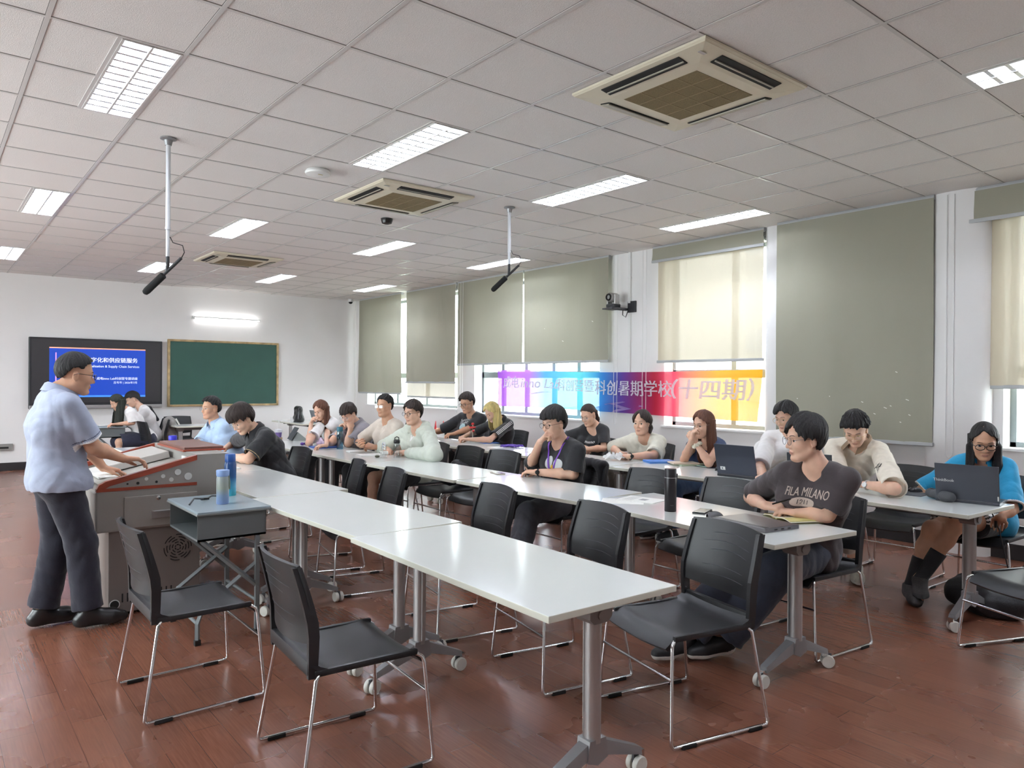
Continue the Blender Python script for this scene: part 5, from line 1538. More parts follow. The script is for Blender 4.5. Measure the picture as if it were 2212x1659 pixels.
chest_print(P, PRINTT, None, 0, 0, 0, 'printed_pill', extra=pill, dz=0.0012, at=(1734, 1084))
chest_print(P, CHAR, '1911', 0.036, 0, 0.0, 'lettering', 0.02, dz=0.0022, at=(1734, 1084))
chest_print(P, mat('print_dim', (112, 100, 98), 0.85), 'FABBRICA MAGLIERIA', 0.018, 0.01, 0, 'lettering', 0.01, at=(1730, 1098))

# 3 purple lanyard
P3 = person('person in black tee with a purple lanyard resting chin on fist', (4.1, 4.42, 0.54), 182, hd(1197, 872, 3.93), skin='a', h=0.005, hs=0.96,
    look=(-0.93, -0.05, -0.10), seed=8, sw=0.178,
    eR=tz(1146, 1008), wR=atx(1166, 955, 3.80), hR=(Vector((0.02, -0.05, 0.06)), Vector((0.6, -0.8, 0)), [0.9, 0.95, 1.0, 1.0]),
    eL=tz(1238, 1024), wL=tz(1158, 1020), hL=(toward(tz(1158, 1020), tz(1118, 1016)), DN, 0.45),
    kL=(3.62, 4.28, 0.49), kR=(3.60, 4.55, 0.50), aL=(3.2, 3.98, 0.10), aR=(3.22, 4.32, 0.10), tL=(-0.9, -0.4, 0), tR=(-0.95, -0.2, 0),
    hair=dict(vol=0.027, front=1.80, side=1.62, back=2.12, jag=0.12, rough=0.004, top=0.008, fringe=0.012), hairm=HBLACK,
    shirt=dict(m=BLK, e=0.024, sleeve=0.9, hem=-0.10, neck='crew', wr=0.009, loose=0.036),
    trousers=dict(m=DGREY, e=0.02, len=1.93, loose=0.03, wr=0.008), shoes=(SHB, SOLE), glasses=(GBLK, 'round', (0.025, 0.022), 0.0013))
chest_print(P3, PRINTG, None, 0, 0, 0, 'printed_white_shape', extra=disc_poly(0.055, 0.045), at=(1203, 1004))
chest_print(P3, PRINTG, None, 0, 0, 0, 'printed_white_shape', extra=disc_poly(0.035, 0.05), at=(1186, 999))
chest_print(P3, YEL, None, 0, 0, 0, 'printed_yellow_shape', extra=disc_poly(0.014, 0.024), dz=0.0024, at=(1192, 1010))
def lanyard(P, m):
    mb = MB(); N, tu, tf, l2, org = P['N'], P['tu'], P['tf'], P['l'], P['org']
    for s in (-1, 1):
        pts = []
        for k in range(15):
            t = k/14
            o_ = Vector(N+tf*0.3-tu*(0.01+0.27*t)+l2*s*(0.078*(1-t)+0.004))
            hit = P['sbvh'].ray_cast(o_, Vector(-tf))
            q = hit[0] if hit[0] is not None else o_-Vector(tf)*0.2
            pts.append(q+Vector(tf)*0.006)
        pts = [Vector(N-tf*0.075+tu*0.02+l2*s*0.03), Vector(N-tf*0.02+tu*0.03+l2*s*0.075)]+pts
        for k in range(len(pts)-1):
            a, b = pts[k]-Vector(org), pts[k+1]-Vector(org); w = Vector(l2)*0.008; n_ = Vector(tf)*0.001
            mb.add([a-w, a+w, b+w, b-w], [(0, 1, 2, 3)])
    return mb.build('lanyard', m, P['root'])
lanyard(P3, mat('purple_ribbon', (116, 66, 176), 0.6))

# 4 mint jacket
P = person('person in pale mint hooded jacket and shorts at the middle row', (4.1, 6.7, 0.54), 186, hd(893, 859, 3.93), skin='a', look=(-0.95, -0.28, -0.04), seed=9, h=0.0055, hs=0.95,
    eL=tz(938, 982, 0.80), wL=tz(872, 977), hL=(toward(tz(872, 977), tz(838, 972)), DN, 0.4), eR=(3.86, 6.98, 0.79), wR=tz(838, 971), hR=(Vector((-0.05, -0.08, 0.0)), DN, 0.6),
    kL=(3.66, 6.52, 0.50), kR=(3.66, 6.82, 0.50), aL=(3.70, 6.5, 0.09), aR=(3.62, 6.84, 0.09),
    hair=dict(vol=0.024, front=1.72, side=1.66, back=2.3, jag=0.12, rough=0.005, part=-0.2, partlift=0.25), hairm=HDARK,
    shirt=dict(m=MINT, e=0.034, sleeve=1.85, hem=-0.13, neck='v', wr=0.012, loose=0.03, name='jacket', vdeep=0.08), trousers=dict(m=BTR, e=0.016, len=0.8, loose=0.03, name='shorts'), shoes=(SHW, SOLE), glasses=(GBLK, 'round', (0.025, 0.022), 0.0017))
def hood(P, m):
    N, tu, tf, l2 = P['N'], P['tu'], P['tf'], P['l']; fd = Field()
    for s in (-1, 1):
        fd.cone(N-tf*0.085-tu*0.02, N-tf*0.05+l2*s*0.085+tu*0.0, 0.05, 0.042, 0.03)
        fd.cone(N-tf*0.05+l2*s*0.085, N+tf*0.05+l2*s*0.07-tu*0.045, 0.038, 0.022, 0.03)
    fd.cone(N+tf*0.02, N+tu*0.12+tf*0.04, 0.058, 0.06, 0.01, True)
    v, q = fd.mesh(0.0055, 0.006, 4); mesh_np('hood', v, q, m, P['root'], P['org'])
hood(P, MINT)
chest_print(P, W_TEE, None, 0, 0.0, 0.0, 'white_undershirt', extra=disc_poly(0.025, 0.06), at=(897, 938))

# 5 beige tee
P = person('person in beige tee holding a phone at the middle row', (4.12, 7.36, 0.54), 186, hd(832, 848, 4.0), skin='b', look=(-0.93, -0.36, 0.04), seed=12, h=0.006,
    eL=tz(858, 966), wL=tz(806, 966, 0.80), hL=(toward(tz(806, 966, 0.80), tz(772, 958, 0.83)), Vector((0.2, 0.6, -0.4)), 0.6), eR=(3.9, 7.62, 0.80), wR=atz(783, 962, 0.82), hR=(Vector((-0.07, -0.06, 0.02)), Vector((0.2, -0.6, 0.3)), 0.6),
    hair=dict(vol=0.018, front=1.36, side=1.42, back=1.98, rough=0.007, jag=0.07, top=0.010, burn=0.3), hairm=HBLACK, shirt=dict(m=BEIGE, e=0.022, sleeve=0.85, hem=-0.10, neck='crew', wr=0.008, loose=0.03), trousers=dict(m=BTR, loose=0.03), shoes=(SHB, SOLE), glasses=(GSIL, 'square', (0.026, 0.018), 0.0012))
# 6 grey shirt, cheek on hand
P = person('person in grey short sleeved shirt resting cheek on hand', (4.16, 8.13, 0.54), 184, hd(752, 866, 3.86), skin='a', look=(-0.85, -0.38, -0.5), seed=14, h=0.006, hs=0.95,
    eL=tz(752, 958), wL=atx(757, 925, 3.86), hL=(Vector((0.02, 0.06, 0.09)), Vector((0.2, 0.8, 0.0)), [0.5, 0.55, 0.6, 0.6]), eR=tz(716, 957), wR=atx(733, 932, 3.80), hR=(Vector((0.02, -0.02, 0.07)), Vector((0.4, -0.6, 0)), 0.7),
    hair=dict(vol=0.022, front=1.82, side=1.6, back=2.15, rough=0.007, jag=0.16), hairm=HDARK, shirt=dict(m=GREYS, e=0.028, sleeve=0.85, hem=-0.12, neck='v', vdeep=0.1, wr=0.011, loose=0.036, name='shirt', collar=GREYS, copen=0.5), trousers=dict(m=BTR, loose=0.035), shoes=(SHB, SOLE), glasses=(GCLR, 'square', (0.026, 0.019), 0.0015))
# 7 long brown hair, white tee
P = person('person with long brown hair in white tee pinching nose at the middle row', (4.18, 8.9, 0.54), 186, hd(693, 860, 3.95), fem=True, skin='a', look=(-0.88, -0.36, -0.34), seed=16, h=0.006, hs=0.93,
    eL=(4.02, 8.72, 0.86), wL=tz(705, 962), hL=(Vector((-0.08, 0, 0)), DN, 0.4), eR=tz(667, 957), wR=atx(672, 915, 3.80), hR=(Vector((-0.0, -0.05, 0.07)), Vector((0.5, -0.5, 0)), 0.8),
    hair=dict(vol=0.018, front=1.55, side=1.72, back=2.2, long=0.36, part=0.1, partlift=0.3, open=0.0, sidefwd=0.045, lc=-0.03), hairm=HBROWN,
    shirt=dict(m=W_TEE, e=0.022, sleeve=0.75, hem=-0.1, neck='crew', wr=0.008, loose=0.03), trousers=dict(m=BTR, loose=0.05), shoes=(SHB, SOLE))
# 8 black polo
P = person('person in black polo with tan piping writing at the first row', (2.68, 6.95, 0.54), 184, hd(520, 868, 2.32), skin='a', look=(-0.9, -0.25, -0.62), seed=18, h=0.0055, bulk=1.18, hs=1.02,
    eL=tz(537, 992), wL=tz(497, 986), hL=(toward(tz(497, 986), tz(478, 975)), DN, 0.5), eR=tz(508, 955, 0.80), wR=tz(487, 968), hR=(Vector((-0.1, -0.06, 0)), DN, 0.5), sw=0.19,
    hair=dict(vol=0.030, front=1.9, side=1.68, back=2.25, rough=0.006, jag=0.14, fringe=0.012, top=0.006), hairm=HDARK,
    shirt=dict(m=[BLK, mat('tan_piping', (176, 150, 110), 0.7)], e=0.026, sleeve=0.86, hem=-0.1, neck='polo', wr=0.009, loose=0.036, name='polo_shirt', collar=BLK, cuff=((0.815, 0.835, 1),)), trousers=dict(m=BTR, loose=0.03), shoes=(SHB, SOLE), glasses=(GSIL, 'round', (0.026, 0.021), 0.0012))
# 9 light blue shirt
P = person('person in light blue open shirt facing the console, by the chalkboard', (2.72, 8.3, 0.54), 186, hd(457, 853, 2.52), skin='b', look=(-0.96, -0.25, 0.05), seed=20, h=0.006,
    eL=tz(447, 955, 0.80), wL=tz(425, 952), hL=(Vector((-0.09, 0.04, 0)), DN, 0.6), eR=(2.42, 8.55, 0.79), wR=(2.18, 8.36, 0.78), hR=(Vector((-0.06, -0.08, 0)), DN, 0.6),
    hair=dict(vol=0.02, front=1.32, side=1.4, back=2.0, rough=0.009, jag=0.12, top=0.012, fringe=0.01, burn=0.3), hairm=HBLACK, shirt=dict(m=LBLUE, e=0.03, sleeve=0.98, hem=-0.12, neck='v', vdeep=0.16, wr=0.011, loose=0.036, name='shirt', collar=LBLUE, copen=0.6), trousers=dict(m=DGREY, loose=0.03), shoes=(SHB, SOLE), glasses=(GSIL, 'square', (0.025, 0.018), 0.0012))
# 10 black tee with white print
P = person('person in black tee with white print by the window frame', (6.1, 8.5, 0.54), 190, hd(1009, 845, 5.85), skin='b', look=(-0.9, -0.28, -0.2), seed=22, h=0.0065, bulk=1.12, hs=1.02,
    eL=(5.86, 8.2, 0.86), wL=(5.66, 8.28, 0.79), hL=(Vector((-0.1, 0, 0)), DN, 0.5), eR=(5.82, 8.82, 0.80), wR=(5.6, 8.78, 0.78), hR=(Vector((-0.1, -0.02, 0)), DN, 0.5), sw=0.19,
    hair=dict(vol=0.024, front=1.5, side=1.5, back=2.05, rough=0.008, top=0.008, fringe=0.016), hairm=HDARK, shirt=dict(m=BLK, e=0.026, sleeve=0.9, hem=-0.1, neck='crew', wr=0.008, loose=0.036), trousers=dict(m=BTR, loose=0.03), shoes=(SHW, SOLE), glasses=(GBLK, 'square', (0.026, 0.019), 0.0016))
chest_print(P, PRINTG, 'Summer', 0.055, 0, 0, 'lettering', 0.03, tilt=0.2, at=(1008, 906)); chest_print(P, PRINTG, 'Holiday', 0.055, 0, 0, 'lettering', 0.03, tilt=0.2, at=(1006, 912))
chest_print(P, PRINTB, None, 0, 0, 0, 'printed_pale_shape', extra=disc_poly(0.05, 0.05), at=(998, 923))
# 11 yellow hair
P = person('person with pale yellow hair in black sports top with white shoulder stripes', (6.08, 7.76, 0.54), 190, hd(1062, 864, 5.72), fem=True, skin='a', look=(-0.85, 0.0, -0.5), seed=24, h=0.006, hs=0.95,
    eL=tz(1058, 950), wL=tz(1012, 949), hL=(toward(tz(1012, 949), tz(985, 948)), DN, 0.6), eR=(5.82, 8.02, 0.82), wR=tz(1000, 944), hR=(Vector((-0.06, -0.05, 0)), DN, 0.7),
    hair=dict(vol=0.02, front=1.5, side=1.75, back=2.2, long=0.25, part=0.1, partlift=0.25, open=0.02, sidefwd=0.075, gap=0.045, lc=-0.025, lx=0.085, ly=0.1), hairm=HBLOND,
    shirt=dict(m=[BLK, W_TEE], e=0.018, sleeve=0.8, hem=-0.1, neck='v', wr=0.006, loose=0.024, collar=BLK, copen=0.6, name='sports_top'), trousers=dict(m=BTR, loose=0.03), shoes=(SHW, SOLE))
def stripes(P, m, sh, el, side):
    mb = MB(); l2, tu, tf = P['l'], P['tu'], P['tf']; d = V3(el)-V3(sh); L = np.linalg.norm(d); d = d/L
    o = unit(l2*side+tu*0.9); o = unit(o-d*(o@d)); w = np.cross(d, o)
    for k in (-1, 0, 1):
        prev = None
        for i in range(9):
            c = V3(sh)+d*L*(-0.12+0.9*i/8)+w*0.017*k
            hit = P['sbvh'].ray_cast(Vector(c+o*0.25), Vector(-o))
            if hit[0] is None: prev = None; continue
            q = hit[0]+Vector(o)*0.0015-Vector(P['org'])
            if prev is not None and (q-prev).length < 0.1:
                ww = Vector(w)*0.0045; mb.add([prev-ww, prev+ww, q+ww, q-ww], [(0, 1, 2, 3)])
            prev = q
    if mb.v: mb.build('shoulder_stripe', m, P['shirt'])
stripes(P, PRINTW, P['shL'], tz(1058, 950), 1)
# 12 ponytail
P = person('person with ponytail and spectacles in black tee before the banner', (6.02, 6.06, 0.54), 184, hd(1271, 867, 5.80), fem=True, skin='a', look=(-0.92, -0.12, -0.34), seed=26, h=0.006, hs=0.93,
    eL=tz(1305, 968), wL=tz(1255, 972), hL=(Vector((-0.1, 0.05, 0)), DN, 0.4), eR=(5.76, 6.34, 0.80), wR=tz(1262, 966), hR=(Vector((-0.05, -0.1, 0)), DN, 0.4),
    hair=dict(vol=0.010, front=1.35, side=1.5, back=2.0, rough=0.003, jag=0.05, locks=(((-0.085, 0, 0.05), (-0.135, 0, 0.0), 0.03, 0.028), ((-0.135, 0, 0.0), (-0.15, 0, -0.1), 0.028, 0.024), ((-0.15, 0, -0.1), (-0.135, 0.0, -0.19), 0.024, 0.008))), hairm=HDARK,
    shirt=dict(m=BLK, e=0.02, sleeve=0.85, hem=-0.1, neck='wide', wr=0.007, loose=0.03), trousers=dict(m=BTR, loose=0.03), shoes=(SHB, SOLE, PRINTW), glasses=(GSIL, 'round', (0.025, 0.021), 0.001))
chest_print(P, PRINTW, 'mueno', 0.05, 0, 0, 'lettering', 0.03, at=(1272, 955))
# 13 pale green tee
P = person('person in pale olive tee with clasped hands and dark chin length hair', (6.06, 5.28, 0.54), 184, hd(1388, 881, 5.76), skin='a', look=(-0.97, -0.25, 0.03), seed=28, h=0.006, hs=0.97, bow=0.05,
    eL=tz(1412, 984), wL=tz(1358, 986), hL=(toward(tz(1358, 986), tz(1330, 978)), DN, 0.5), eR=tz(1325, 968), wR=tz(1338, 978), hR=(Vector((-0.03, -0.1, 0.0)), DN, 0.6),
    hair=dict(vol=0.02, front=1.62, side=1.9, back=2.35, part=-0.1, partlift=0.55, jag=0.1, burn=0.1, rough=0.006, locks=(((-0.02, 0.085, -0.02), (-0.03, 0.075, -0.085), 0.025, 0.012), ((-0.07, 0.05, -0.04), (-0.08, 0.04, -0.11), 0.04, 0.02), ((-0.07, -0.05, -0.04), (-0.08, -0.04, -0.11), 0.04, 0.02))), hairm=HDARK,
    shirt=dict(m=PALE, e=0.03, sleeve=0.98, hem=-0.1, neck='crew', wr=0.01, loose=0.042), trousers=dict(m=OLIVE, loose=0.04, e=0.02), shoes=(SHB, SOLE, PRINTW))
# 14 navy top
P = person('person with long reddish brown hair in navy sleeveless top, hands at mouth', (6.02, 4.58, 0.54), 180, hd(1520, 881, 5.70), fem=True, skin='a', look=(-0.97, 0.1, -0.10), seed=30, h=0.006, hs=0.96,
    eL=tz(1531, 1000), wL=atx(1502, 955, 5.50), hL=(Vector((-0.02, 0.04, 0.07)), Vector((0.5, 0.6, 0)), 0.85), eR=tz(1478, 992), wR=atx(1494, 950, 5.46), hR=(Vector((0.0, -0.02, 0.08)), Vector((0.5, -0.6, 0)), 0.85),
    hair=dict(vol=0.02, front=1.5, side=1.72, back=2.2, long=0.40, part=0.0, partlift=0.2, open=0.01, sidefwd=0.05, lc=-0.03, lx=0.085, ly=0.1, flare=1.4), hairm=HBROWN,
    shirt=dict(m=NAVY, e=0.016, sleeve=0.22, hem=-0.1, neck='v', wr=0.006, loose=0.02, name='sleeveless_top'), trousers=dict(m=JEAN, loose=0.03, e=0.02), shoes=(SHB, SOLE), glasses=(GSIL, 'round', (0.025, 0.022), 0.001))
def scrunchie(P, w, e):
    d = (Vector(e)-Vector(w)).normalized(); c = Vector(w)+d*0.03-Vector(P['org']); a = d.orthogonal().normalized(); b = d.cross(a)
    pts = [c+(a*math.cos(t)+b*math.sin(t))*(0.034+0.003*math.sin(9*t))+d*0.004*math.sin(7*t) for t in [2*PI*k/36 for k in range(36)]]
    MB().tube(pts, [0.015+0.004*math.sin(2.1*k) for k in range(36)], 8, closed=True).build('scrunchie', cloth('cream_scrunchie', (226, 220, 200)), P['root'], smooth=True)
scrunchie(P, atx(1502, 955, 5.50), tz(1531, 1000))
# 15 white shirt hidden behind the dark tee
P = person('person in white tee mostly hidden behind the dark brown tee', (6.0, 3.94, 0.54), 178, hd(1698, 861, 5.80), skin='a', look=(-0.97, 0.1, -0.25), seed=32, h=0.006, hs=0.97,
    eL=(5.76, 3.66, 0.80), wL=(5.52, 3.76, 0.78), hL=(Vector((-0.1, 0.02, 0)), DN, 0.4), eR=tz(1640, 1012, 0.80), wR=tz(1648, 1030), hR=(Vector((-0.1, -0.04, 0)), DN, 0.4),
    hair=dict(vol=0.024, front=1.74, side=1.6, back=2.15, jag=0.12, part=0.2, partlift=0.3), hairm=HBLACK, shirt=dict(m=W_TEE, e=0.028, sleeve=0.95, hem=-0.1, neck='crew', wr=0.01, loose=0.04), trousers=dict(m=JEAN, loose=0.03), shoes=(SHW, SOLE), glasses=(GOLD, 'round', (0.026, 0.022), 0.0012))
# 16 cream polo
P = person('person in cream polo with brown collar typing on a laptop', (6.0, 3.12, 0.54), 186, hd(1848, 883, 5.70), skin='a', look=(-0.92, -0.28, -0.62), seed=34, h=0.005, hs=1.0, sw=0.182,
    eL=tz(1932, 1056, 0.80), wL=tz(1868, 1047, 0.80), hL=(toward(tz(1868, 1047), tz(1826, 1043)), DN, [0.25, 0.35, 0.4, 0.45]), eR=tz(1812, 1030, 0.80), wR=(5.46, 3.22, 0.79), hR=(Vector((-0.1, -0.04, 0)), DN, 0.35),
    kL=(5.66, 2.86, 0.50), kR=(5.58, 3.22, 0.50), aL=(5.60, 2.72, 0.09), aR=(5.40, 3.2, 0.09), tL=(-0.8, -0.5, 0), tR=(-0.95, -0.3, 0),
    hair=dict(vol=0.026, front=1.52, side=1.48, back=2.0, rough=0.010, jag=0.12, top=0.008, fringe=0.010), hairm=HBLACK,
    shirt=dict(m=CREAM, e=0.026, sleeve=0.98, hem=-0.1, neck='v', vdeep=0.15, wr=0.009, loose=0.04, name='polo_shirt', collar=TANC, copen=0.5, ctip=0.05), trousers=dict(m=KHAKI, len=0.95, e=0.018, loose=0.045, name='shorts'), shoes=(SHW, SOLE), socks=cloth('dark_sock', (40, 38, 40)), sockh=0.16, glasses=(GOLD, 'round', (0.027, 0.022), 0.0013))
chest_print(P, PRINTK, 'SEA\nSUN\nLAND', 0.017, 0.004, 0, 'lettering', 0.03, at=(1897, 1007))
mk = [Vector((-0.006, -0.03, 0)), Vector((0.006, -0.03, 0)), Vector((0.006, 0.03, 0)), Vector((-0.006, 0.03, 0))]
chest_print(P, PRINTK, None, 0, 0, 0, 'printed_bar', at=(1890, 1007), extra=(mk, [(0, 1, 2, 3)]))
# 17 blue polo
P = person('person with long black hair and black spectacles in bright blue polo', (5.98, 1.98, 0.54), 192, hd(2126, 904, 5.76), fem=True, skin='b', look=(-0.93, -0.42, -0.32), seed=36, h=0.005, hs=0.97,
    eL=atx(2186, 1100, 5.70), wL=atx(2160, 1118, 5.56), hL=(Vector((0.1, 0.05, -0.05)), Vector((0.3, 0.2, -0.8)), 0.3), eR=(5.72, 2.30, 0.72), wR=(5.58, 2.08, 0.66), hR=(Vector((0.02, -0.1, -0.02)), DN, 0.4),
    kL=(5.50, 1.98, 0.56), kR=(5.46, 2.12, 0.50), aL=(5.36, 2.16, 0.16), aR=(5.36, 2.22, 0.095), tL=(-0.75, -0.35, -0.2), tR=(-0.7, -0.5, 0),
    hair=dict(vol=0.012, front=1.38, side=1.75, back=2.2, long=0.40, part=-0.15, partlift=0.25, open=0.02, sidefwd=0.05, gap=0.056, lc=-0.028, lx=0.075, ly=0.094, rough=0.003, jag=0.05,
      locks=(((0.0, 0.085, -0.03), (0.02, 0.085, -0.16), 0.028, 0.032), ((0.02, 0.085, -0.16), (0.05, 0.07, -0.34), 0.032, 0.03), ((0.0, -0.085, -0.03), (0.02, -0.083, -0.2), 0.024, 0.026))), hairm=HBLACK,
    shirt=dict(m=[BLUE, W_TEE], e=0.022, sleeve=0.95, hem=-0.1, neck='polo', wr=0.007, loose=0.034, name='polo_shirt', collar=BLUE, cuff=((0.925, 1.0, 1),)), trousers=dict(m=[BTR, W_TEE], len=0.62, e=0.016, loose=0.04, name='shorts', stripe=True), socks=BLK, sockh=0.5, shoes=(SHG, DSOLE), glasses=(GBLK, 'round', (0.029, 0.021), 0.0024))
# 18, 19 by the display
P = person('person with long dark hair in white tee and navy skirt at the far grey desk', (2.86, 13.05, 0.54), 182, aty(252, 851, 13.0), fem=True, skin='a', look=(-0.9, -0.1, -0.42), seed=38, h=0.007, hs=0.95,
    eL=(2.62, 12.86, 0.82), wL=(2.40, 12.88, 0.80), hL=(Vector((-0.1, 0, 0)), DN, 0.4), eR=(2.50, 13.18, 0.82), wR=(2.46, 13.14, 1.02), hR=(Vector((-0.02, -0.03, 0.06)), Vector((0.6, -0.5, 0)), 0.8),
    hair=dict(vol=0.016, front=1.45, side=1.75, back=2.2, long=0.42, part=0.1, partlift=0.2, open=0.02, sidefwd=0.05, lx=0.085, drift=0.04), hairm=HGREEN, shirt=dict(m=W_TEE, e=0.026, sleeve=0.95, hem=0.0, neck='crew', wr=0.008, loose=0.04), trousers=dict(m=SKIRT, len=0.98, e=0.03, loose=0.04, skirt=True, name='skirt'), shoes=(SHB, SOLE))
P = person('person with black hair in black and white top behind the white tee by the display', (3.08, 13.6, 0.54), 184, aty(286, 845, 13.55), skin='a', look=(-0.95, 0.1, -0.35), seed=40, h=0.007, hs=0.97,
    eL=(2.80, 13.42, 0.84), wL=(2.60, 13.44, 0.80), eR=(2.78, 13.8, 0.84), wR=(2.58, 13.76, 0.80),
    hair=dict(vol=0.024, front=1.8, side=1.52, back=1.95, jag=0.06, rough=0.003), hairm=HBLACK, shirt=dict(m=W_TEE, e=0.028, sleeve=0.95, hem=-0.1, neck='crew', wr=0.008, loose=0.04), trousers=dict(m=BTR, loose=0.03), shoes=(SHB, SOLE))
def yoke(P, m):
    fd = Field(); pt = P['pt']
    for s in (-1, 1):
        fd.cone(pt(0.86, -0.1, s*0.07), pt(0.45, -0.125, s*0.09), 0.035, 0.03, 0.03); fd.cone(pt(0.86, -0.1, s*0.07), pt(0.88, 0.0, s*0.1), 0.035, 0.05, 0.03); fd.cone(pt(0.88, 0, s*0.1), pt(0.5, 0.09, s*0.09), 0.045, 0.03, 0.03)
    v, q = fd.mesh(0.008, 0.003, 2); mesh_np('black_vest', v, q, m, P['root'], P['org'])
yoke(P, BLK)
# ------------------------------------------------------------------ things on tables, chairs and floor
TT = HT
def on(x, y, h=None):
    """foot of a thing that stands on a table top"""
    return atz(x, y, TT if h is None else h)
def put(name, p, deg, label, cat, group=None):
    return thing(name, (p.x, p.y, p.z), math.radians(deg), label, cat, group)
def gradient(name, stops, rough=0.35, z0=0.0, z1=0.25, alpha=None):
    m = mat(name, (200, 200, 200), rough)
    nt = m.node_tree; b = nt.nodes['Principled BSDF']
    tc = nt.nodes.new('ShaderNodeTexCoord'); sx = nt.nodes.new('ShaderNodeSeparateXYZ'); mr = nt.nodes.new('ShaderNodeMapRange'); cr = nt.nodes.new('ShaderNodeValToRGB')
    nt.links.new(tc.outputs['Object'], sx.inputs[0]); nt.links.new(sx.outputs[2], mr.inputs[0]); mr.inputs[1].default_value = z0; mr.inputs[2].default_value = z1
    nt.links.new(mr.outputs[0], cr.inputs[0]); nt.links.new(cr.outputs[0], b.inputs['Base Color'])
    e = cr.color_ramp.elements
    e[0].position, e[0].color = stops[0][0], (*lin(stops[0][1]), 1); e[1].position, e[1].color = stops[-1][0], (*lin(stops[-1][1]), 1)
    for q, c in stops[1:-1]: k = e.new(q); k.color = (*lin(c), 1)
    return m
CLEAR = glass_pane('clear_plastic', (0.86, 0.90, 0.92), 0.14)

# bottles on the grey desk
t = put('water_bottle', on(481, 1088, 0.759), 0, 'short frosted bottle fading from green-grey to blue on the small grey desk', 'bottle')
MB().lathe([(0.034, 0), (0.036, 0.004), (0.036, 0.15), (0.034, 0.165), (0.034, 0.17)], 28).build('body', gradient('frosted_fade', [(0, (112, 134, 178)), (0.3, (126, 148, 178)), (0.55, (150, 158, 146)), (1, (158, 168, 170))], 0.3, 0, 0.17), t, smooth=True)
MB().lathe([(0.034, 0.165), (0.037, 0.172), (0.038, 0.2), (0.036, 0.203), (0.0001, 0.203)], 28).build('cap', mat('pale_blue_cap', (132, 160, 206), 0.4), t, smooth=True)
MB().tube([(0.03, -0.018, 0.17), (0.034, -0.02, 0.13), (0.034, -0.022, 0.09), (0.036, -0.014, 0.13), (0.032, -0.012, 0.17)], 0.004, 6).build('strap', mat('green_strap', (128, 140, 120), 0.7), t)
t = put('water_bottle', on(497, 1070, 0.759), 20, 'taller deep blue bottle fading to turquoise on the small grey desk', 'bottle')
MB().lathe([(0.035, 0), (0.037, 0.006), (0.037, 0.2), (0.034, 0.215), (0.03, 0.22)], 28).build('body', gradient('blue_fade', [(0, (64, 170, 186)), (0.25, (64, 150, 182)), (0.55, (28, 74, 124)), (1, (22, 60, 112))], 0.25, 0, 0.22), t, smooth=True)
MB().lathe([(0.032, 0.216), (0.033, 0.222), (0.033, 0.262), (0.029, 0.268), (0.0001, 0.268)], 24).build('cap', mat('deep_blue_cap', (34, 80, 150), 0.3), t, smooth=True)
t = put('spectacle_strap', on(440, 1083, 0.759), 0, 'dark curled strap with a buckle lying on the small grey desk', 'strap')
MB().tube([(-0.11, -0.10, 0.004), (-0.07, -0.05, 0.03), (-0.02, -0.01, 0.02), (0.02, 0.02, 0.008), (0.06, 0.05, 0.022), (0.1, 0.07, 0.016)], 0.0055, 6).build('band', mat('dark_grey_strap', (54, 58, 62), 0.5), t, smooth=True)
MB().box((0.01, 0.015, 0.012), (0.05, 0.03, 0.012), bev=0.005).build('buckle', BLACK_GLOSS, t)

def jug(p, label):
    t = put('water_jug', p, 40, label, 'jug')
    MB().lathe([(0.042, 0), (0.045, 0.004), (0.045, 0.12), (0.038, 0.14)], 24).build('jug_body', glass_pane('blue_clear_plastic', (0.62, 0.84, 0.92), 0.16), t, smooth=True)
    MB().lathe([(0.040, 0.002), (0.042, 0.08), (0.0001, 0.08)], 20).build('water', glass_pane('water_tint', (0.7, 0.9, 0.94), 0.05), t, smooth=True)
    MB().lathe([(0.04, 0.138), (0.042, 0.142), (0.042, 0.18), (0.034, 0.19), (0.0001, 0.19)], 24).build('cap', mat('royal_blue_cap', (38, 38, 168), 0.35), t, smooth=True)
    MB().tube([(0.044, 0, 0.11), (0.08, 0, 0.10), (0.084, 0, 0.06), (0.075, 0, 0.02), (0.045, 0, 0.02)], 0.006, 8).build('handle', BLACK_PLASTIC, t, smooth=True)
jug(Vector((2.03, 8.12, TT)), 'clear blue jug with royal blue cap before the light blue shirt')

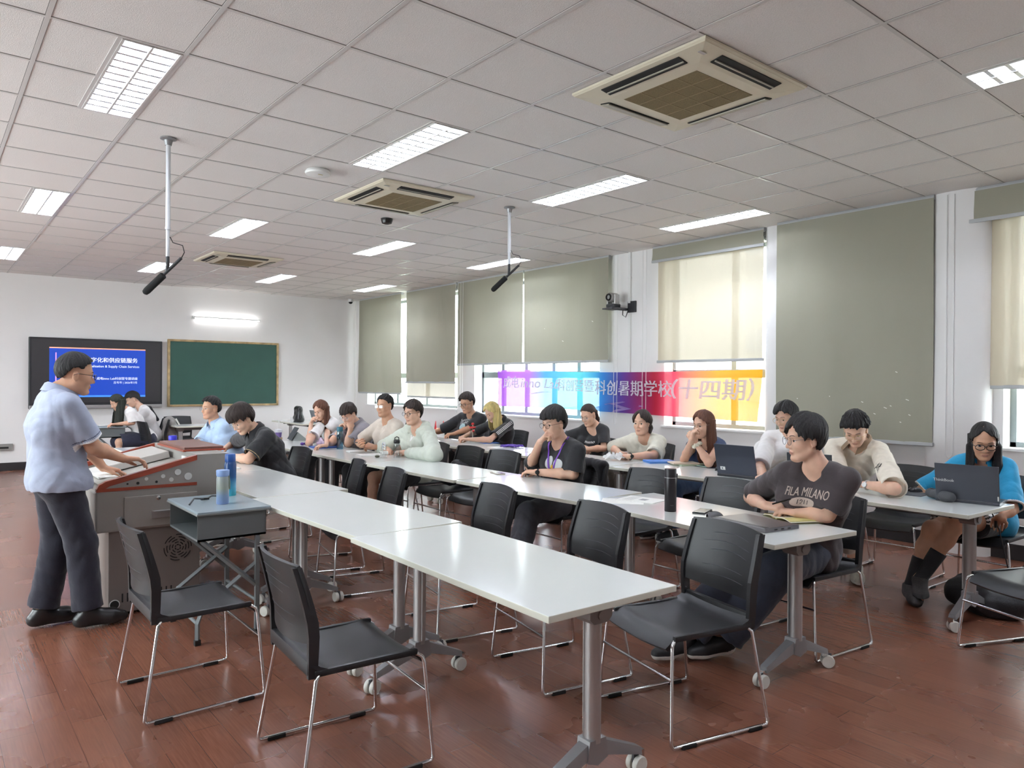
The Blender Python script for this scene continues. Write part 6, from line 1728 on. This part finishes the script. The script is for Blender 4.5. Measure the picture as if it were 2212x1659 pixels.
def laptop(p, deg, w, d, ang, m, label, open_=True, text=None, sticker=False, base=None, th=0.018):
    """hinge edge at the far side from the sitter; the sitter is at local -y"""
    t = put('laptop', p, deg, label, 'laptop')
    base = base or m
    MB().box((0, 0, th/2), (w, d, th), bev=0.004).build('base', base, t)
    if not open_: return t
    kb = MB()
    for r in range(5):
        for c in range(13): kb.box((-w*0.42+w*0.84*c/12, d*0.28-r*0.021, th+0.0008), (w*0.052, 0.017, 0.0016))
    kb.build('keyboard', BLACK_PLASTIC, t); MB().box((0, -d*0.32, th+0.0004), (w*0.3, d*0.24, 0.0008)).build('touchpad', DARK_GREY, t)
    a = math.radians(ang); R = Matrix.Rotation(-a, 3, 'X')   # lid tips back past vertical
    h = d*0.98; hy = d/2-0.008
    lid = MB(); lid.box(Vector((0, hy, th))+R@Vector((0, 0, h/2)), (w, 0.007, h), rot=R, bev=0.003); lo = lid.build('lid', m, t)
    MB().box(Vector((0, hy, th))+R@Vector((0, -0.0042, h/2)), (w-0.014, 0.0012, h-0.02), rot=R).build('screen', mat('dim_screen', (46, 58, 92), 0.15, emit=((70, 90, 140), 0.25)), lo)
    MB().tube([(-w*0.4, hy+0.002, th-0.004), (w*0.4, hy+0.002, th-0.004)], 0.007, 8).build('hinge', DARK_GREY, t)
    bk = lambda x, z: Vector((0, hy, th))+R@Vector((x, 0.0041, z))
    X, Z = R@Vector((-1, 0, 0)), R@Vector((0, 0, 1))
    if text:
        tm = MB(); flat_text(tm, text, 0.027, bk(w*0.36, h*0.53), X, Z, bold=0.02); tm.build('lettering', mat('silver_print', (196, 196, 196), 0.4), lo)
        MB().box(bk(-w/2+0.008, 0.03), (0.008, 0.0006, 0.03), rot=R).build('edge_label', PAPER, lo)
    if sticker:
        MB().box(bk(w*0.34, h*0.19), (0.045, 0.0008, 0.028), rot=R).build('sticker', PAPER, lo)
        MB().box(bk(w*0.35, h*0.19)+Vector((0, 0.0006, 0)), (0.012, 0.0008, 0.014), rot=R).build('sticker_mark', mat('mark_grey', (120, 130, 130), 0.6), lo)
    return t
GUN = mat('gunmetal', (78, 80, 88), 0.38, 0.5); BLAP = mat('matt_black_laptop', (46, 48, 54), 0.45, 0.2); SLATE = mat('slate_laptop', (66, 70, 82), 0.4, 0.35)
laptop(Vector((5.40, 1.86, TT)), 98, 0.36, 0.245, 12, GUN, 'large open grey laptop before the person in blue polo', text='ThinkBook')
laptop(Vector((5.30, 3.50, TT)), 93, 0.36, 0.26, 14, SLATE, 'open slate laptop with a small sticker left of the dark brown tee', sticker=True, base=BLAP, th=0.022)
laptop(Vector((5.36, 2.93, TT)), 102, 0.33, 0.23, 8, BLAP, 'open black laptop the person in cream polo types on', base=mat('silver_deck', (160, 164, 170), 0.35, 0.6))
laptop(Vector((5.72, 12.62, TT)), 95, 0.33, 0.23, 18, mat('silver_lid', (150, 156, 160), 0.35, 0.5), 'open silver laptop on the far table beside the handbag')
t = laptop(on(1630, 1134), 81, 0.37, 0.26, 0, mat('grey_closed_lid', (104, 102, 104), 0.3, 0.45), 'closed grey laptop on the table before the dark brown tee', open_=False, th=0.024)
MB().box((0.0, 0.11, 0.0245), (0.36, 0.03, 0.0012)).build('hinge_strip', BLAP, t)
pm = MB()
for k in range(3): pm.box((-0.186, -0.05+0.05*k, 0.012), (0.001, 0.02, 0.006))
pm.build('port_group', BLACK_GLOSS, t)

def mouse(p, deg, m, label):
    t = put('computer_mouse', p, deg, label, 'mouse')
    def fn(u, v):
        a = PI*u; x = 0.052*(2*v-1); w = 0.031*math.sqrt(max(0, 1-(2*v-1)**2*0.98))**0.6; hgt = 0.034*math.sqrt(max(0, 1-(1.1*(2*v-1)-0.15)**2*0.75))
        return (x, w*math.cos(a), hgt*math.sin(a)**0.8)
    MB().grid(fn, 16, 16).build('shell', m, t, smooth=True, sharp=70)
    MB().box((0.024, 0, 0.031), (0.016, 0.005, 0.008), bev=0.002).build('wheel', RUBBER, t)
mouse(Vector((3.55, 2.54, TT)), 160, mat('grey_mouse', (92, 92, 94), 0.5), 'grey mouse beside the closed laptop')
mouse(on(1553, 1016), 200, BLACK_PLASTIC, 'black mouse left of the slate laptop')
mouse(on(1977, 1062, TT+0.004), 150, mat('black_mouse', (34, 36, 40), 0.3), 'black mouse on the dark mouse mat')
t = put('mouse_mat', on(1962, 1066), 92, 'dark grey mouse mat beside the large grey laptop', 'mouse mat')
MB().box((0, 0, 0.002), (0.24, 0.2, 0.004), bev=0.001).build('mat_sheet', mat('mat_grey', (72, 74, 78), 0.85), t)
t = put('pencil_case', on(2030, 1080), 60, 'crumpled dark grey pencil case in front of the large grey laptop', 'pencil case')
fd = Field(); fd.cone((-0.085, 0, 0.032), (0.085, 0.0, 0.035), 0.03, 0.033, 0.02).cone((-0.09, 0.0, 0.03), (-0.06, 0.02, 0.035), 0.026, 0.03, 0.02).cut((0, 0, 0.001), (0, 0, -1))
v, q = fd.mesh(0.004, 0.009, 5); mesh_np('case_body', v, q, mat('grey_nylon', (74, 76, 80), 0.75, bump=(80, 0.2)), t, (0, 0, 0))
MB().tube([(-0.07, -0.005, 0.066), (0.0, 0.0, 0.064), (0.08, 0.004, 0.069)], 0.003, 6).build('zip', BLACK_PLASTIC, t)
def phone(p, deg, m, label, w=0.075, l=0.155, tilt=0):
    t = put('phone', p, deg, label, 'phone')
    MB().box((0, 0, 0.0045), (l, w, 0.009), bev=0.003).build('case', m, t)
    MB().box((0, 0, 0.0093), (l-0.008, w-0.007, 0.0006)).build('glass_face', BLACK_GLOSS, t)
phone(on(1517, 1106), 20, BLACK_PLASTIC, 'black phone beside the grey mouse')
phone(on(1075, 1023), 75, mat('pale_phone', (190, 180, 168), 0.4), 'pale cased phone lying before the purple lanyard wearer')
phone(on(1868, 1053), 95, BLACK_PLASTIC, 'black phone beside the black laptop')
phone(on(1518, 1007), 80, mat('mint_phone', (180, 214, 196), 0.4), 'mint green phone beside the notebooks')
t = put('vacuum_flask', on(1448, 1104), 0, 'tall black vacuum flask standing on the middle row', 'flask')
MB().lathe([(0.034, 0), (0.0355, 0.003), (0.0355, 0.195), (0.034, 0.2)], 32).build('body', mat('black_steel', (34, 30, 34), 0.35, 0.3), t, smooth=True)
MB().lathe([(0.0357, 0.2), (0.0357, 0.203)], 32).build('ring', ALU, t)
MB().lathe([(0.0352, 0.203), (0.0355, 0.25), (0.033, 0.255), (0.0001, 0.255)], 32).build('cap', mat('black_cap', (36, 32, 36), 0.4, 0.2), t, smooth=True)
tm = MB(); flat_text(tm, '-----', 0.012, Vector((-0.022, -0.0292, 0.04)), Vector((0.79, -0.61, 0)), (0, 0, 1)); tm.build('small_mark', ALU, t)

def sheet(name, p, deg, w, l, m, label, cat, th=0.002, group=None):
    t = put(name, p, deg, label, cat, group)
    MB().box((0, 0, th/2), (w, l, th), bev=min(0.002, th*0.3)).build('cover' if th > 0.004 else 'page', m, t)
    return t
t = sheet('printed_leaflet', on(1385, 1080), 12, 0.2, 0.27, PAPER, 'white printed leaflet lying on top beside the black flask', 'leaflet', 0.004)
ln = MB()
for k in range(6): ln.box((0.0, 0.10-0.012*k, 0.0042), (0.15, 0.002, 0.0003))
ln.box((0.0, -0.02, 0.0042), (0.06, 0.05, 0.0003)); ln.build('printed_lines', mat('faint_ink', (150, 150, 152), 0.8), t)
sheet('paper_sheet', on(1345, 1083), 40, 0.2, 0.27, PAPER, 'white sheet half under the printed leaflet', 'paper', 0.0015)
def open_book(p, deg, label):
    t = put('open_notebook', p, deg, label, 'notebook')
    def pg(s):
        def fn(u, v): return (s*0.14*u, (v-0.5)*0.2, 0.012+0.012*math.sin(PI*u*0.9)*(1-0.3*u)-0.006*u)
        return fn
    for s in (-1, 1):
        MB().grid(pg(s), 12, 4, 0.004).build('page_block', mat('cream_pages', (232, 226, 204), 0.8), t, smooth=True)
        MB().grid(lambda u, v: (s*0.135*u, (v-0.5)*0.196, 0.008+0.004*u+0.010*math.sin(PI*u*0.9)*(1-0.5*u)), 8, 3, 0.006).build('page_edge', mat('yellow_page_edge', (206, 196, 130), 0.8), t)
    MB().box((0, 0, 0.002), (0.28, 0.205, 0.004)).build('cover', mat('olive_cover', (110, 106, 70), 0.6), t)
open_book(on(1712, 1122), 62, 'open notebook under the hands of the dark brown tee')
t = thing('pen', tuple(tz(1668, 1089, 0.83)), 0, 'dark pen held by the person in the dark brown tee', 'pen')
MB().tube([(0, 0, 0), tuple(toward(tz(1668, 1089, 0.83), tz(1708, 1078, 0.86)))], 0.0045, 8).build('barrel', BLACK_GLOSS, t, smooth=True)
# first row
sheet('notebook', on(478, 1012), 85, 0.2, 0.28, PAPER, 'open white page under the hand of the black polo', 'notebook', 0.006)
# middle row, far part
t = put('takeaway_cup', Vector((3.50, 9.02, TT)), 0, 'clear cup of purple drink in a cardboard holder', 'cup')
MB().lathe([(0.032, 0), (0.044, 0.0), (0.048, 0.05), (0.03, 0.052)], 14).build('cardboard_holder', mat('cardboard', (164, 140, 108), 0.9), t)
MB().lathe([(0.03, 0.02), (0.042, 0.115), (0.0001, 0.115)], 20).build('drink', mat('purple_drink', (112, 92, 150), 0.3), t, smooth=True)
MB().lathe([(0.04, 0.112), (0.046, 0.125), (0.045, 0.15), (0.03, 0.158), (0.0001, 0.16)], 20).build('lid', mat('clear_lid', (214, 216, 222), 0.2), t, smooth=True)
MB().tube([(0, 0, 0.1), (0.006, 0.0, 0.27)], 0.006, 8).build('straw', WHITE_PLASTIC, t)
t = put('tablet_stand', on(645, 951), 80, 'grey tablet propped on its folded triangular cover', 'tablet')
MB().prism([(-0.1, 0.0), (0.1, 0.0), (0.03, 0.11)], 0, -0.11, 0.11).build('folded_cover', mat('grey_folio', (150, 156, 154), 0.7), t)
MB().box((0, 0.07, 0.09), (0.24, 0.008, 0.18), rot=Matrix.Rotation(0.55, 3, 'X'), bev=0.003).build('tablet_body', mat('dark_tablet', (70, 74, 76), 0.3), t)
sheet('thin_laptop', Vector((3.36, 8.90, TT)), 88, 0.3, 0.21, GUN, 'thin closed grey laptop behind the purple drink', 'laptop', 0.014)
t = put('drink_bottle', on(670, 962), 0, 'pale pink drink bottle with white cap beside the purple pouch', 'bottle')
MB().lathe([(0.028, 0), (0.031, 0.006), (0.031, 0.12), (0.022, 0.14), (0.017, 0.146)], 20).build('body', gradient('pink_label', [(0, (232, 176, 160)), (0.2, (236, 190, 176)), (0.25, (240, 226, 224)), (0.75, (242, 222, 218)), (1, (240, 204, 190))], 0.35, 0, 0.15), t, smooth=True)
MB().lathe([(0.018, 0.145), (0.019, 0.148), (0.019, 0.17), (0.0001, 0.172)], 18).build('cap', WHITE_PLASTIC, t, smooth=True)
t = put('ribbon_tie', on(657, 961), 20, 'small purple bow tied ribbon before the pink bottle', 'ribbon')
MB().lathe([(0.012, 0), (0.026, 0.014), (0.012, 0.03)], 10, (-0.03, 0, 0)).lathe([(0.012, 0), (0.026, 0.014), (0.012, 0.03)], 10, (0.03, 0, 0)).box((0, 0, 0.014), (0.06, 0.02, 0.02)).build('bow', mat('purple_bow', (92, 52, 150), 0.6), t, smooth=True)
t = put('snack_pouch', on(694, 962), 70, 'crumpled lilac plastic pouch of tissues', 'pouch')
fd = Field(); fd.cone((-0.07, -0.02, 0.03), (0.07, 0.02, 0.035), 0.03, 0.036, 0.03).cone((-0.05, 0.04, 0.025), (0.06, -0.04, 0.03), 0.026, 0.03, 0.02).cone((-0.03, 0, 0.05), (0.05, 0.0, 0.065), 0.024, 0.02, 0.02).cut((0, 0, 0.001), (0, 0, -1))
v, q = fd.mesh(0.005, 0.018, 9); mesh_np('pouch_body', v, q, mat('lilac_film', (206, 186, 216), 0.2, coat=0.6), t, (0, 0, 0))
t = put('biscuit_box', on(690, 950), 80, 'small white and brown box behind the lilac pouch', 'box')
MB().box((0, 0, 0.04), (0.14, 0.07, 0.08), bev=0.004).build('carton', mat('cream_carton', (222, 212, 196), 0.7), t); MB().box((0, 0, 0.082), (0.13, 0.06, 0.012), bev=0.004).build('carton_lid', mat('brown_lid', (150, 104, 84), 0.6), t)
sheet('folder', Vector((3.62, 7.92, TT)), 84, 0.26, 0.30, mat('strong_blue_folder', (32, 76, 150), 0.5), 'bright blue folder behind the teal bottle', 'folder', 0.014)
t = put('water_bottle', on(734, 970), 0, 'tall clear teal bottle on the middle row', 'bottle')
MB().lathe([(0.032, 0), (0.035, 0.004), (0.035, 0.19), (0.032, 0.2)], 28).build('body', glass_pane('teal_clear', (0.36, 0.62, 0.72), 0.14), t, smooth=True)
MB().lathe([(0.03, 0.004), (0.032, 0.17), (0.0001, 0.17)], 20).build('water', glass_pane('teal_water', (0.55, 0.78, 0.86), 0.05), t, smooth=True)
MB().lathe([(0.034, 0.2), (0.036, 0.204), (0.036, 0.24), (0.03, 0.25), (0.0001, 0.252)], 28).build('cap', mat('teal_cap', (44, 104, 124), 0.3), t, smooth=True)
sheet('notebook', on(775, 976), 78, 0.17, 0.24, mat('white_cover', (220, 222, 220), 0.6), 'white covered notebook under the phone of the beige tee', 'notebook', 0.012)
sheet('tablet', on(800, 983), 82, 0.18, 0.25, mat('white_tablet', (226, 226, 224), 0.35), 'white tablet before the mint jacket', 'tablet', 0.008)
phone(Vector((3.72, 7.2, 0.83)), 100, BLACK_PLASTIC, 'phone held by the person in beige tee')
t = put('clear_pouch', on(829, 990), 75, 'clear standing pouch with colourful print and two round eyes', 'pouch')
pf = glass_pane('pouch_film', (0.93, 0.94, 0.94), 0.16)
def pouch(u, v): 
    a = 2*PI*u; k = 1-0.9*v**2.2
    return (0.068*math.cos(a)*(1-0.05*v), 0.032*math.sin(a)*k, 0.165*v)
MB().grid(pouch, 28, 12).build('pouch_film', pf, t, smooth=True)
MB().box((0, 0.0, 0.125), (0.125, 0.004, 0.075)).build('printed_label', PAPER, t)
lb = MB()
for k, (x, z) in enumerate(((-0.04, 0.135), (-0.015, 0.14), (0.012, 0.136), (0.038, 0.14), (-0.03, 0.11), (0.0, 0.112), (0.03, 0.11))): lb.box((x, -0.0, z), (0.014, 0.0062, 0.014), mi=k % 3)
lb.build('label_print', [mat('print_blue', (90, 140, 200), 0.6), mat('print_orange', (226, 170, 80), 0.6), DARK_GREY], t)
ey = MB()
for x in (-0.026, 0.026):
    c = Vector((x, -0.0, 0.055)); M = Matrix.Rotation(PI/2, 3, 'X')
    ey.lathe([(0.017, -0.034), (0.017, 0.034)], 20, c, M, mi=0); ey.lathe([(0.008, -0.036), (0.008, 0.036)], 16, c, M, mi=1)
ey.build('round_eye_print', [PAPER, BLACK_GLOSS], t)
t = put('water_bottle', on(857, 989), 0, 'clear bottle with a black loop cap before the mint jacket', 'bottle')
MB().lathe([(0.03, 0), (0.033, 0.004), (0.033, 0.13), (0.026, 0.15)], 24).build('body', CLEAR, t, smooth=True)
MB().lathe([(0.028, 0.145), (0.032, 0.15), (0.032, 0.175), (0.024, 0.185), (0.0001, 0.186)], 22).build('cap', BLACK_GLOSS, t, smooth=True)
MB().tube([(-0.024, 0, 0.18), (-0.022, 0, 0.202), (0, 0, 0.212), (0.022, 0, 0.202), (0.024, 0, 0.18)], 0.005, 8).build('loop', BLACK_PLASTIC, t, smooth=True)
t = put('pebble_case', on(815, 988), 0, 'small olive earphone case beside the clear pouch', 'case')
MB().lathe([(0.012, 0), (0.024, 0.006), (0.026, 0.014), (0.014, 0.024), (0.0001, 0.025)], 18).build('case_shell', mat('olive_shell', (84, 84, 66), 0.4), t, smooth=True)
# window side row
t = put('tumbler', on(1021, 951), 0, 'clear tumbler with red lid and straw before the yellow haired person', 'tumbler')
MB().lathe([(0.03, 0), (0.036, 0.004), (0.04, 0.16)], 24).build('body', CLEAR, t, smooth=True)
MB().lathe([(0.041, 0.158), (0.042, 0.162), (0.04, 0.178), (0.012, 0.184), (0.0001, 0.185)], 24).build('lid', mat('red_lid', (204, 40, 44), 0.35), t, smooth=True)
MB().tube([(0, 0, 0.01), (0, 0, 0.21)], 0.006, 8).build('straw', mat('pale_straw', (226, 222, 190), 0.4), t)
MB().lathe([(0.016, 0.0), (0.02, 0.02), (0.012, 0.03)], 12, (0, 0, 0.2)).lathe([(0.012, 0), (0.018, 0.014), (0.01, 0.026)], 12, (-0.005, -0.02, 0.11)).build('red_fitting', mat('red_plastic', (214, 50, 50), 0.4), t, smooth=True)
sheet('booklet', on(1058, 957), 70, 0.15, 0.21, mat('sky_blue_booklet', (84, 138, 226), 0.5), 'sky blue booklet before the yellow haired person', 'booklet', 0.006)
sheet('paper_sheet', on(1085, 966), 84, 0.22, 0.3, PAPER, 'white sheet on the table behind the raised fist', 'paper', 0.0015)
sheet('folder', Vector((5.35, 8.62, TT)), 86, 0.25, 0.32, mat('navy_folder', (38, 62, 104), 0.5), 'dark blue folder behind the mint jacket', 'folder', 0.012)
t = put('lanyard_pile', Vector((5.42, 6.72, TT)), 0, 'tangled pile of purple lanyards on the window side table', 'lanyards')
m = MB(); rr = random.Random(5)
for k in range(12):
    pts = [(0.12*math.cos(a+k)*rr.uniform(0.5, 1.0), 0.09*math.sin(a*1.0+k*0.7)*rr.uniform(0.5, 1.0), 0.004+0.022*abs(math.sin(a*1.5+k))) for a in [2*PI*j/12 for j in range(12)]]
    m.tube(pts, 0.005, 5, closed=True)
m.build('ribbon_tangle', mat('violet_ribbon', (104, 76, 176), 0.6), t, smooth=True)
t = put('tissue', on(1327, 995), 30, 'crumpled white tissue on the window side table', 'tissue')
def tis(u, v):
    r = 0.10*math.sqrt(u)*(1+0.25*math.sin(5*2*PI*v+1)); a = 2*PI*v
    return (r*math.cos(a), r*math.sin(a), 0.012+0.05*math.exp(-((u-0.35)/0.3)**2)*(0.7+0.5*math.sin(9*a+8*u))+0.045*u*abs(math.sin(2.5*a)))
MB().grid(tis, 12, 48).build('tissue_sheet', cloth_sheet('tissue_paper', (244, 244, 244), 0.4, 0.0, False), t, smooth=True, sharp=60)
sheet('notebook', on(1425, 999), 62, 0.2, 0.27, mat('blue_notebook', (72, 124, 196), 0.5), 'blue covered notebook before the navy top', 'notebook', 0.02)
sheet('notebook', on(1488, 1004), 70, 0.2, 0.28, mat('sage_notebook', (168, 178, 150), 0.6), 'sage green notebook under the cream one before the navy top', 'notebook', 0.012)
sheet('notebook', on(1476, 1001, TT+0.0125), 58, 0.18, 0.25, mat('cream_notebook', (226, 210, 190), 0.6), 'cream notebook on top of the sage one', 'notebook', 0.012)
t = put('lidded_cup', Vector((5.42, 3.05, TT)), 0, 'cup with a white lid showing over the shoulder of the dark brown tee', 'cup')
MB().lathe([(0.03, 0), (0.038, 0.13)], 20).build('body', mat('white_cup', (220, 218, 214), 0.5), t, smooth=True); MB().lathe([(0.04, 0.13), (0.042, 0.14), (0.034, 0.155), (0.0001, 0.156)], 20).build('lid', WHITE_PLASTIC, t, smooth=True)
t = thing('charging_cable', (5.5, 1.86, TT), 0, 'black charging cable hanging from the large grey laptop to the floor', 'cable')
MB().tube([(-0.13, 0.06, 0.012), (-0.04, 0.02, 0.012), (0.03, -0.03, 0.002), (0.06, -0.06, -0.06), (0.10, -0.10, -0.2), (0.14, -0.14, -0.45), (0.18, -0.16, -0.72), (0.3, -0.1, HT*-1+0.006)], 0.004, 6).build('cord', RUBBER, t, smooth=True)
MB().box((0.085, -0.085, -0.16), (0.02, 0.016, 0.05), bev=0.005).build('inline_plug', BLACK_PLASTIC, t)
# console papers
sheet('paper_sheet', Vector((0.93, 5.42, 0.872)), 5, 0.1, 0.3, PAPER, 'white sheets lying on the console beside the lecturer', 'paper', 0.004)
sheet('paper_sheet', Vector((2.30, 13.3, 0.7605)), 5, 0.2, 0.28, PAPER, 'white sheet on the far small grey desk', 'paper', 0.002)
# bags
def soft(name, cones, m, parent, h=0.007, wr=0.008, seed=1, cut=None):
    fd = Field()
    for c in cones: fd.cone(*c)
    if cut is not None: fd.cut((0, 0, cut), (0, 0, -1))
    v, q = fd.mesh(h, wr, seed)
    return mesh_np(name, v, q, m, parent, (0, 0, 0))
NYL = mat('black_nylon', (30, 30, 34), 0.6, bump=(120, 0.2)); LEA = mat('black_bag_leather', (28, 27, 28), 0.3, bump=(90, 0.15))
t = put('handbag', Vector((5.46, 13.1, TT)), 80, 'black leather handbag with a white plush charm on the far table', 'handbag')
soft('bag_body', [((-0.11, 0, 0.06), (0.11, 0, 0.06), 0.075, 0.075, 0.04), ((-0.1, 0, 0.24), (0.1, 0, 0.24), 0.05, 0.05, 0.05), ((-0.1, 0, 0.06), (-0.1, 0, 0.24), 0.07, 0.045, 0.04), ((0.1, 0, 0.06), (0.1, 0, 0.24), 0.07, 0.045, 0.04), ((0, 0, 0.06), (0, 0, 0.22), 0.08, 0.05, 0.04)], LEA, t, 0.008, 0.008, 2, 0.001)
MB().tube([(-0.13, 0, 0.27), (-0.17, 0.02, 0.2), (-0.185, 0.02, 0.1), (-0.15, 0.02, 0.02)], 0.01, 8).tube([(0.13, 0, 0.27), (0.16, -0.02, 0.18), (0.16, -0.02, 0.08)], 0.01, 8).build('strap', LEA, t, smooth=True)
soft('plush_charm', [((-0.05, 0.11, 0.03), (0.02, 0.11, 0.035), 0.03, 0.032, 0.02), ((0.04, 0.12, 0.06), (0.05, 0.12, 0.085), 0.012, 0.008, 0.01)], mat('white_plush', (226, 226, 226), 0.9), t, 0.006, 0.003, 3, 0.001)
t = put('small_bottle', Vector((5.62, 12.86, TT)), 0, 'small pale spray bottle beside the handbag', 'bottle')
MB().lathe([(0.026, 0), (0.028, 0.1), (0.014, 0.125)], 16).build('body', gradient('pale_label', [(0, (200, 226, 226)), (0.5, (232, 230, 210)), (1, (236, 236, 232))], 0.4, 0, 0.12), t, smooth=True); MB().lathe([(0.013, 0.12), (0.012, 0.17), (0.0001, 0.171)], 12).build('cap', WHITE_PLASTIC, t, smooth=True)
t = put('backpack', Vector((3.3, 13.42, 0.46)), 90, 'grey and white backpack on the chair behind the white tee by the display', 'backpack')
GB = mat('grey_backpack_cloth', (150, 146, 142), 0.8, noise=(14, 0.2))
soft('bag_body', [((-0.08, 0, 0.1), (0.08, 0, 0.1), 0.1, 0.1, 0.05), ((-0.06, 0, 0.32), (0.06, 0, 0.32), 0.08, 0.08, 0.05), ((0, 0, 0.1), (0, 0, 0.32), 0.12, 0.09, 0.05), ((0, -0.08, 0.12), (0, -0.07, 0.22), 0.07, 0.06, 0.03)], GB, t, 0.009, 0.012, 3, 0.0)
MB().tube([(-0.09, -0.08, 0.38), (-0.13, -0.14, 0.25), (-0.09, -0.15, 0.1)], 0.014, 8).tube([(0.07, -0.08, 0.38), (0.1, -0.15, 0.22), (0.05, -0.16, 0.08)], 0.014, 8).build('strap', mat('pale_strap', (214, 212, 206), 0.7), t, smooth=True)
t = put('shoulder_bag', Vector((4.16, 6.12, 0.462)), 175, 'soft black bag lying on the chair beside the mint jacket', 'bag')
soft('bag_body', [((-0.1, -0.06, 0.08), (0.08, 0.08, 0.09), 0.08, 0.08, 0.06), ((-0.12, 0.05, 0.14), (-0.1, -0.08, 0.18), 0.06, 0.07, 0.06)], NYL, t, 0.009, 0.016, 4, 0.0)
t = put('gift_bag', Vector((6.38, 9.75, 0.462)), 160, 'red and white paper bag on the chair by the far blinds', 'bag')
MB().box((0, 0, 0.15), (0.12, 0.26, 0.30), bev=0.01).build('bag_body', PAPER, t); MB().prism([(-0.12, 0.2), (0.02, 0.42), (0.1, 0.25), (0.06, 0.2)], 0, -0.07, -0.061).prism([(-0.12, 0.2), (0.02, 0.42), (0.1, 0.25), (0.06, 0.2)], 0, 0.055, 0.064).build('red_flap', mat('bright_red', (220, 48, 54), 0.5), t)
t = put('draped_jacket', Vector((3.0, 8.35, 0.0)), 176, 'dark grey jacket hung over the chair back behind the light blue shirt', 'jacket')
soft('jacket_cloth', [((-0.0, -0.2, 0.82), (-0.0, 0.2, 0.80), 0.05, 0.05, 0.05), ((-0.03, -0.17, 0.8), (-0.05, -0.2, 0.5), 0.055, 0.06, 0.06), ((-0.03, 0.17, 0.8), (-0.05, 0.2, 0.52), 0.055, 0.06, 0.06), ((-0.03, 0, 0.8), (-0.05, 0, 0.5), 0.06, 0.06, 0.06)], mat('dark_jacket', (70, 70, 76), 0.8, bump=(60, 0.2)), t, 0.01, 0.014, 6)
t = put('draped_jacket', Vector((4.31, 2.26, 0.0)), 174, 'pale beige jacket hanging from the chair of the dark brown tee', 'jacket')
soft('jacket_cloth', [((-0.02, -0.2, 0.83), (-0.02, 0.16, 0.83), 0.03, 0.03, 0.04), ((-0.035, -0.2, 0.8), (-0.05, -0.19, 0.5), 0.035, 0.045, 0.04), ((-0.035, 0.1, 0.8), (-0.05, 0.1, 0.52), 0.035, 0.045, 0.05), ((-0.035, -0.05, 0.8), (-0.05, -0.05, 0.48), 0.04, 0.05, 0.05)], cloth('beige_jacket', (190, 184, 174), 0.1), t, 0.008, 0.014, 7)
MB().tube([(-0.08, -0.24, 0.78), (-0.1, -0.25, 0.6), (-0.06, -0.26, 0.46), (-0.02, -0.24, 0.36)], 0.018, 6).tube([(-0.1, -0.22, 0.55), (-0.13, -0.24, 0.45), (-0.08, -0.25, 0.4)], 0.012, 6).build('black_strap', NYL, t, smooth=True)
t = put('draped_jacket', Vector((4.36, 4.42, 0.0)), 178, 'black jacket hanging behind the purple lanyard wearer', 'jacket')
soft('jacket_cloth', [((-0.02, -0.2, 0.83), (-0.02, 0.2, 0.83), 0.035, 0.035, 0.04), ((-0.035, -0.2, 0.8), (-0.05, -0.2, 0.52), 0.045, 0.055, 0.05), ((-0.035, 0.17, 0.8), (-0.05, 0.17, 0.52), 0.045, 0.055, 0.05), ((-0.035, 0.0, 0.8), (-0.05, 0.0, 0.5), 0.05, 0.055, 0.05)], cloth('black_jacket', (34, 34, 38), 0.1), t, 0.009, 0.014, 8)
t = put('backpack', atz(2135, 1318, 0.0), 60, 'black backpack lying on the floor under the near end of the window side row', 'backpack')
soft('bag_body', [((-0.18, 0, 0.09), (0.16, 0.0, 0.1), 0.1, 0.11, 0.06), ((-0.12, 0.1, 0.09), (0.12, 0.1, 0.09), 0.1, 0.1, 0.06), ((0.0, -0.1, 0.07), (0.14, -0.1, 0.07), 0.08, 0.08, 0.05)], NYL, t, 0.009, 0.012, 9, 0.002)
MB().tube([(0.15, -0.1, 0.12), (0.26, -0.14, 0.06), (0.3, -0.05, 0.02), (0.22, 0.05, 0.06)], 0.014, 8).build('strap', NYL, t, smooth=True)
MB().box((0.1, -0.17, 0.1), (0.07, 0.004, 0.03)).build('pale_tag', mat('tag_grey', (96, 98, 104), 0.6), t)

def watch(person_name, w, e, m, label):
    d = (Vector(e)-Vector(w)).normalized(); c = Vector(w)+d*0.02; a = d.orthogonal().normalized(); b = d.cross(a)
    t = thing('wristwatch', tuple(c), 0, label, 'watch')
    MB().tube([(a*math.cos(k*PI/10)+b*math.sin(k*PI/10))*0.030 for k in range(20)], 0.007, 6, closed=True).build('strap', m, t, smooth=True)
    n = (Vector((0, 0, CAMH))-c); n = (n-d*(n@d)).normalized()
    MB().lathe([(0.017, 0.028), (0.019, 0.031), (0.017, 0.038), (0.0001, 0.0385)], 18, (0, 0, 0), n.to_track_quat('Z', 'Y').to_matrix()).build('dial', m, t, smooth=True)
watch('a', tz(1158, 1020), tz(1238, 1024), BLACK_GLOSS, 'black round watch worn by the purple lanyard wearer')
watch('b', tz(1358, 986), tz(1412, 984), BLACK_PLASTIC, 'black watch worn by the person in pale olive tee')
watch('c', tz(1868, 1047, 0.80), tz(1932, 1056, 0.80), ALU, 'silver watch worn by the person in cream polo')
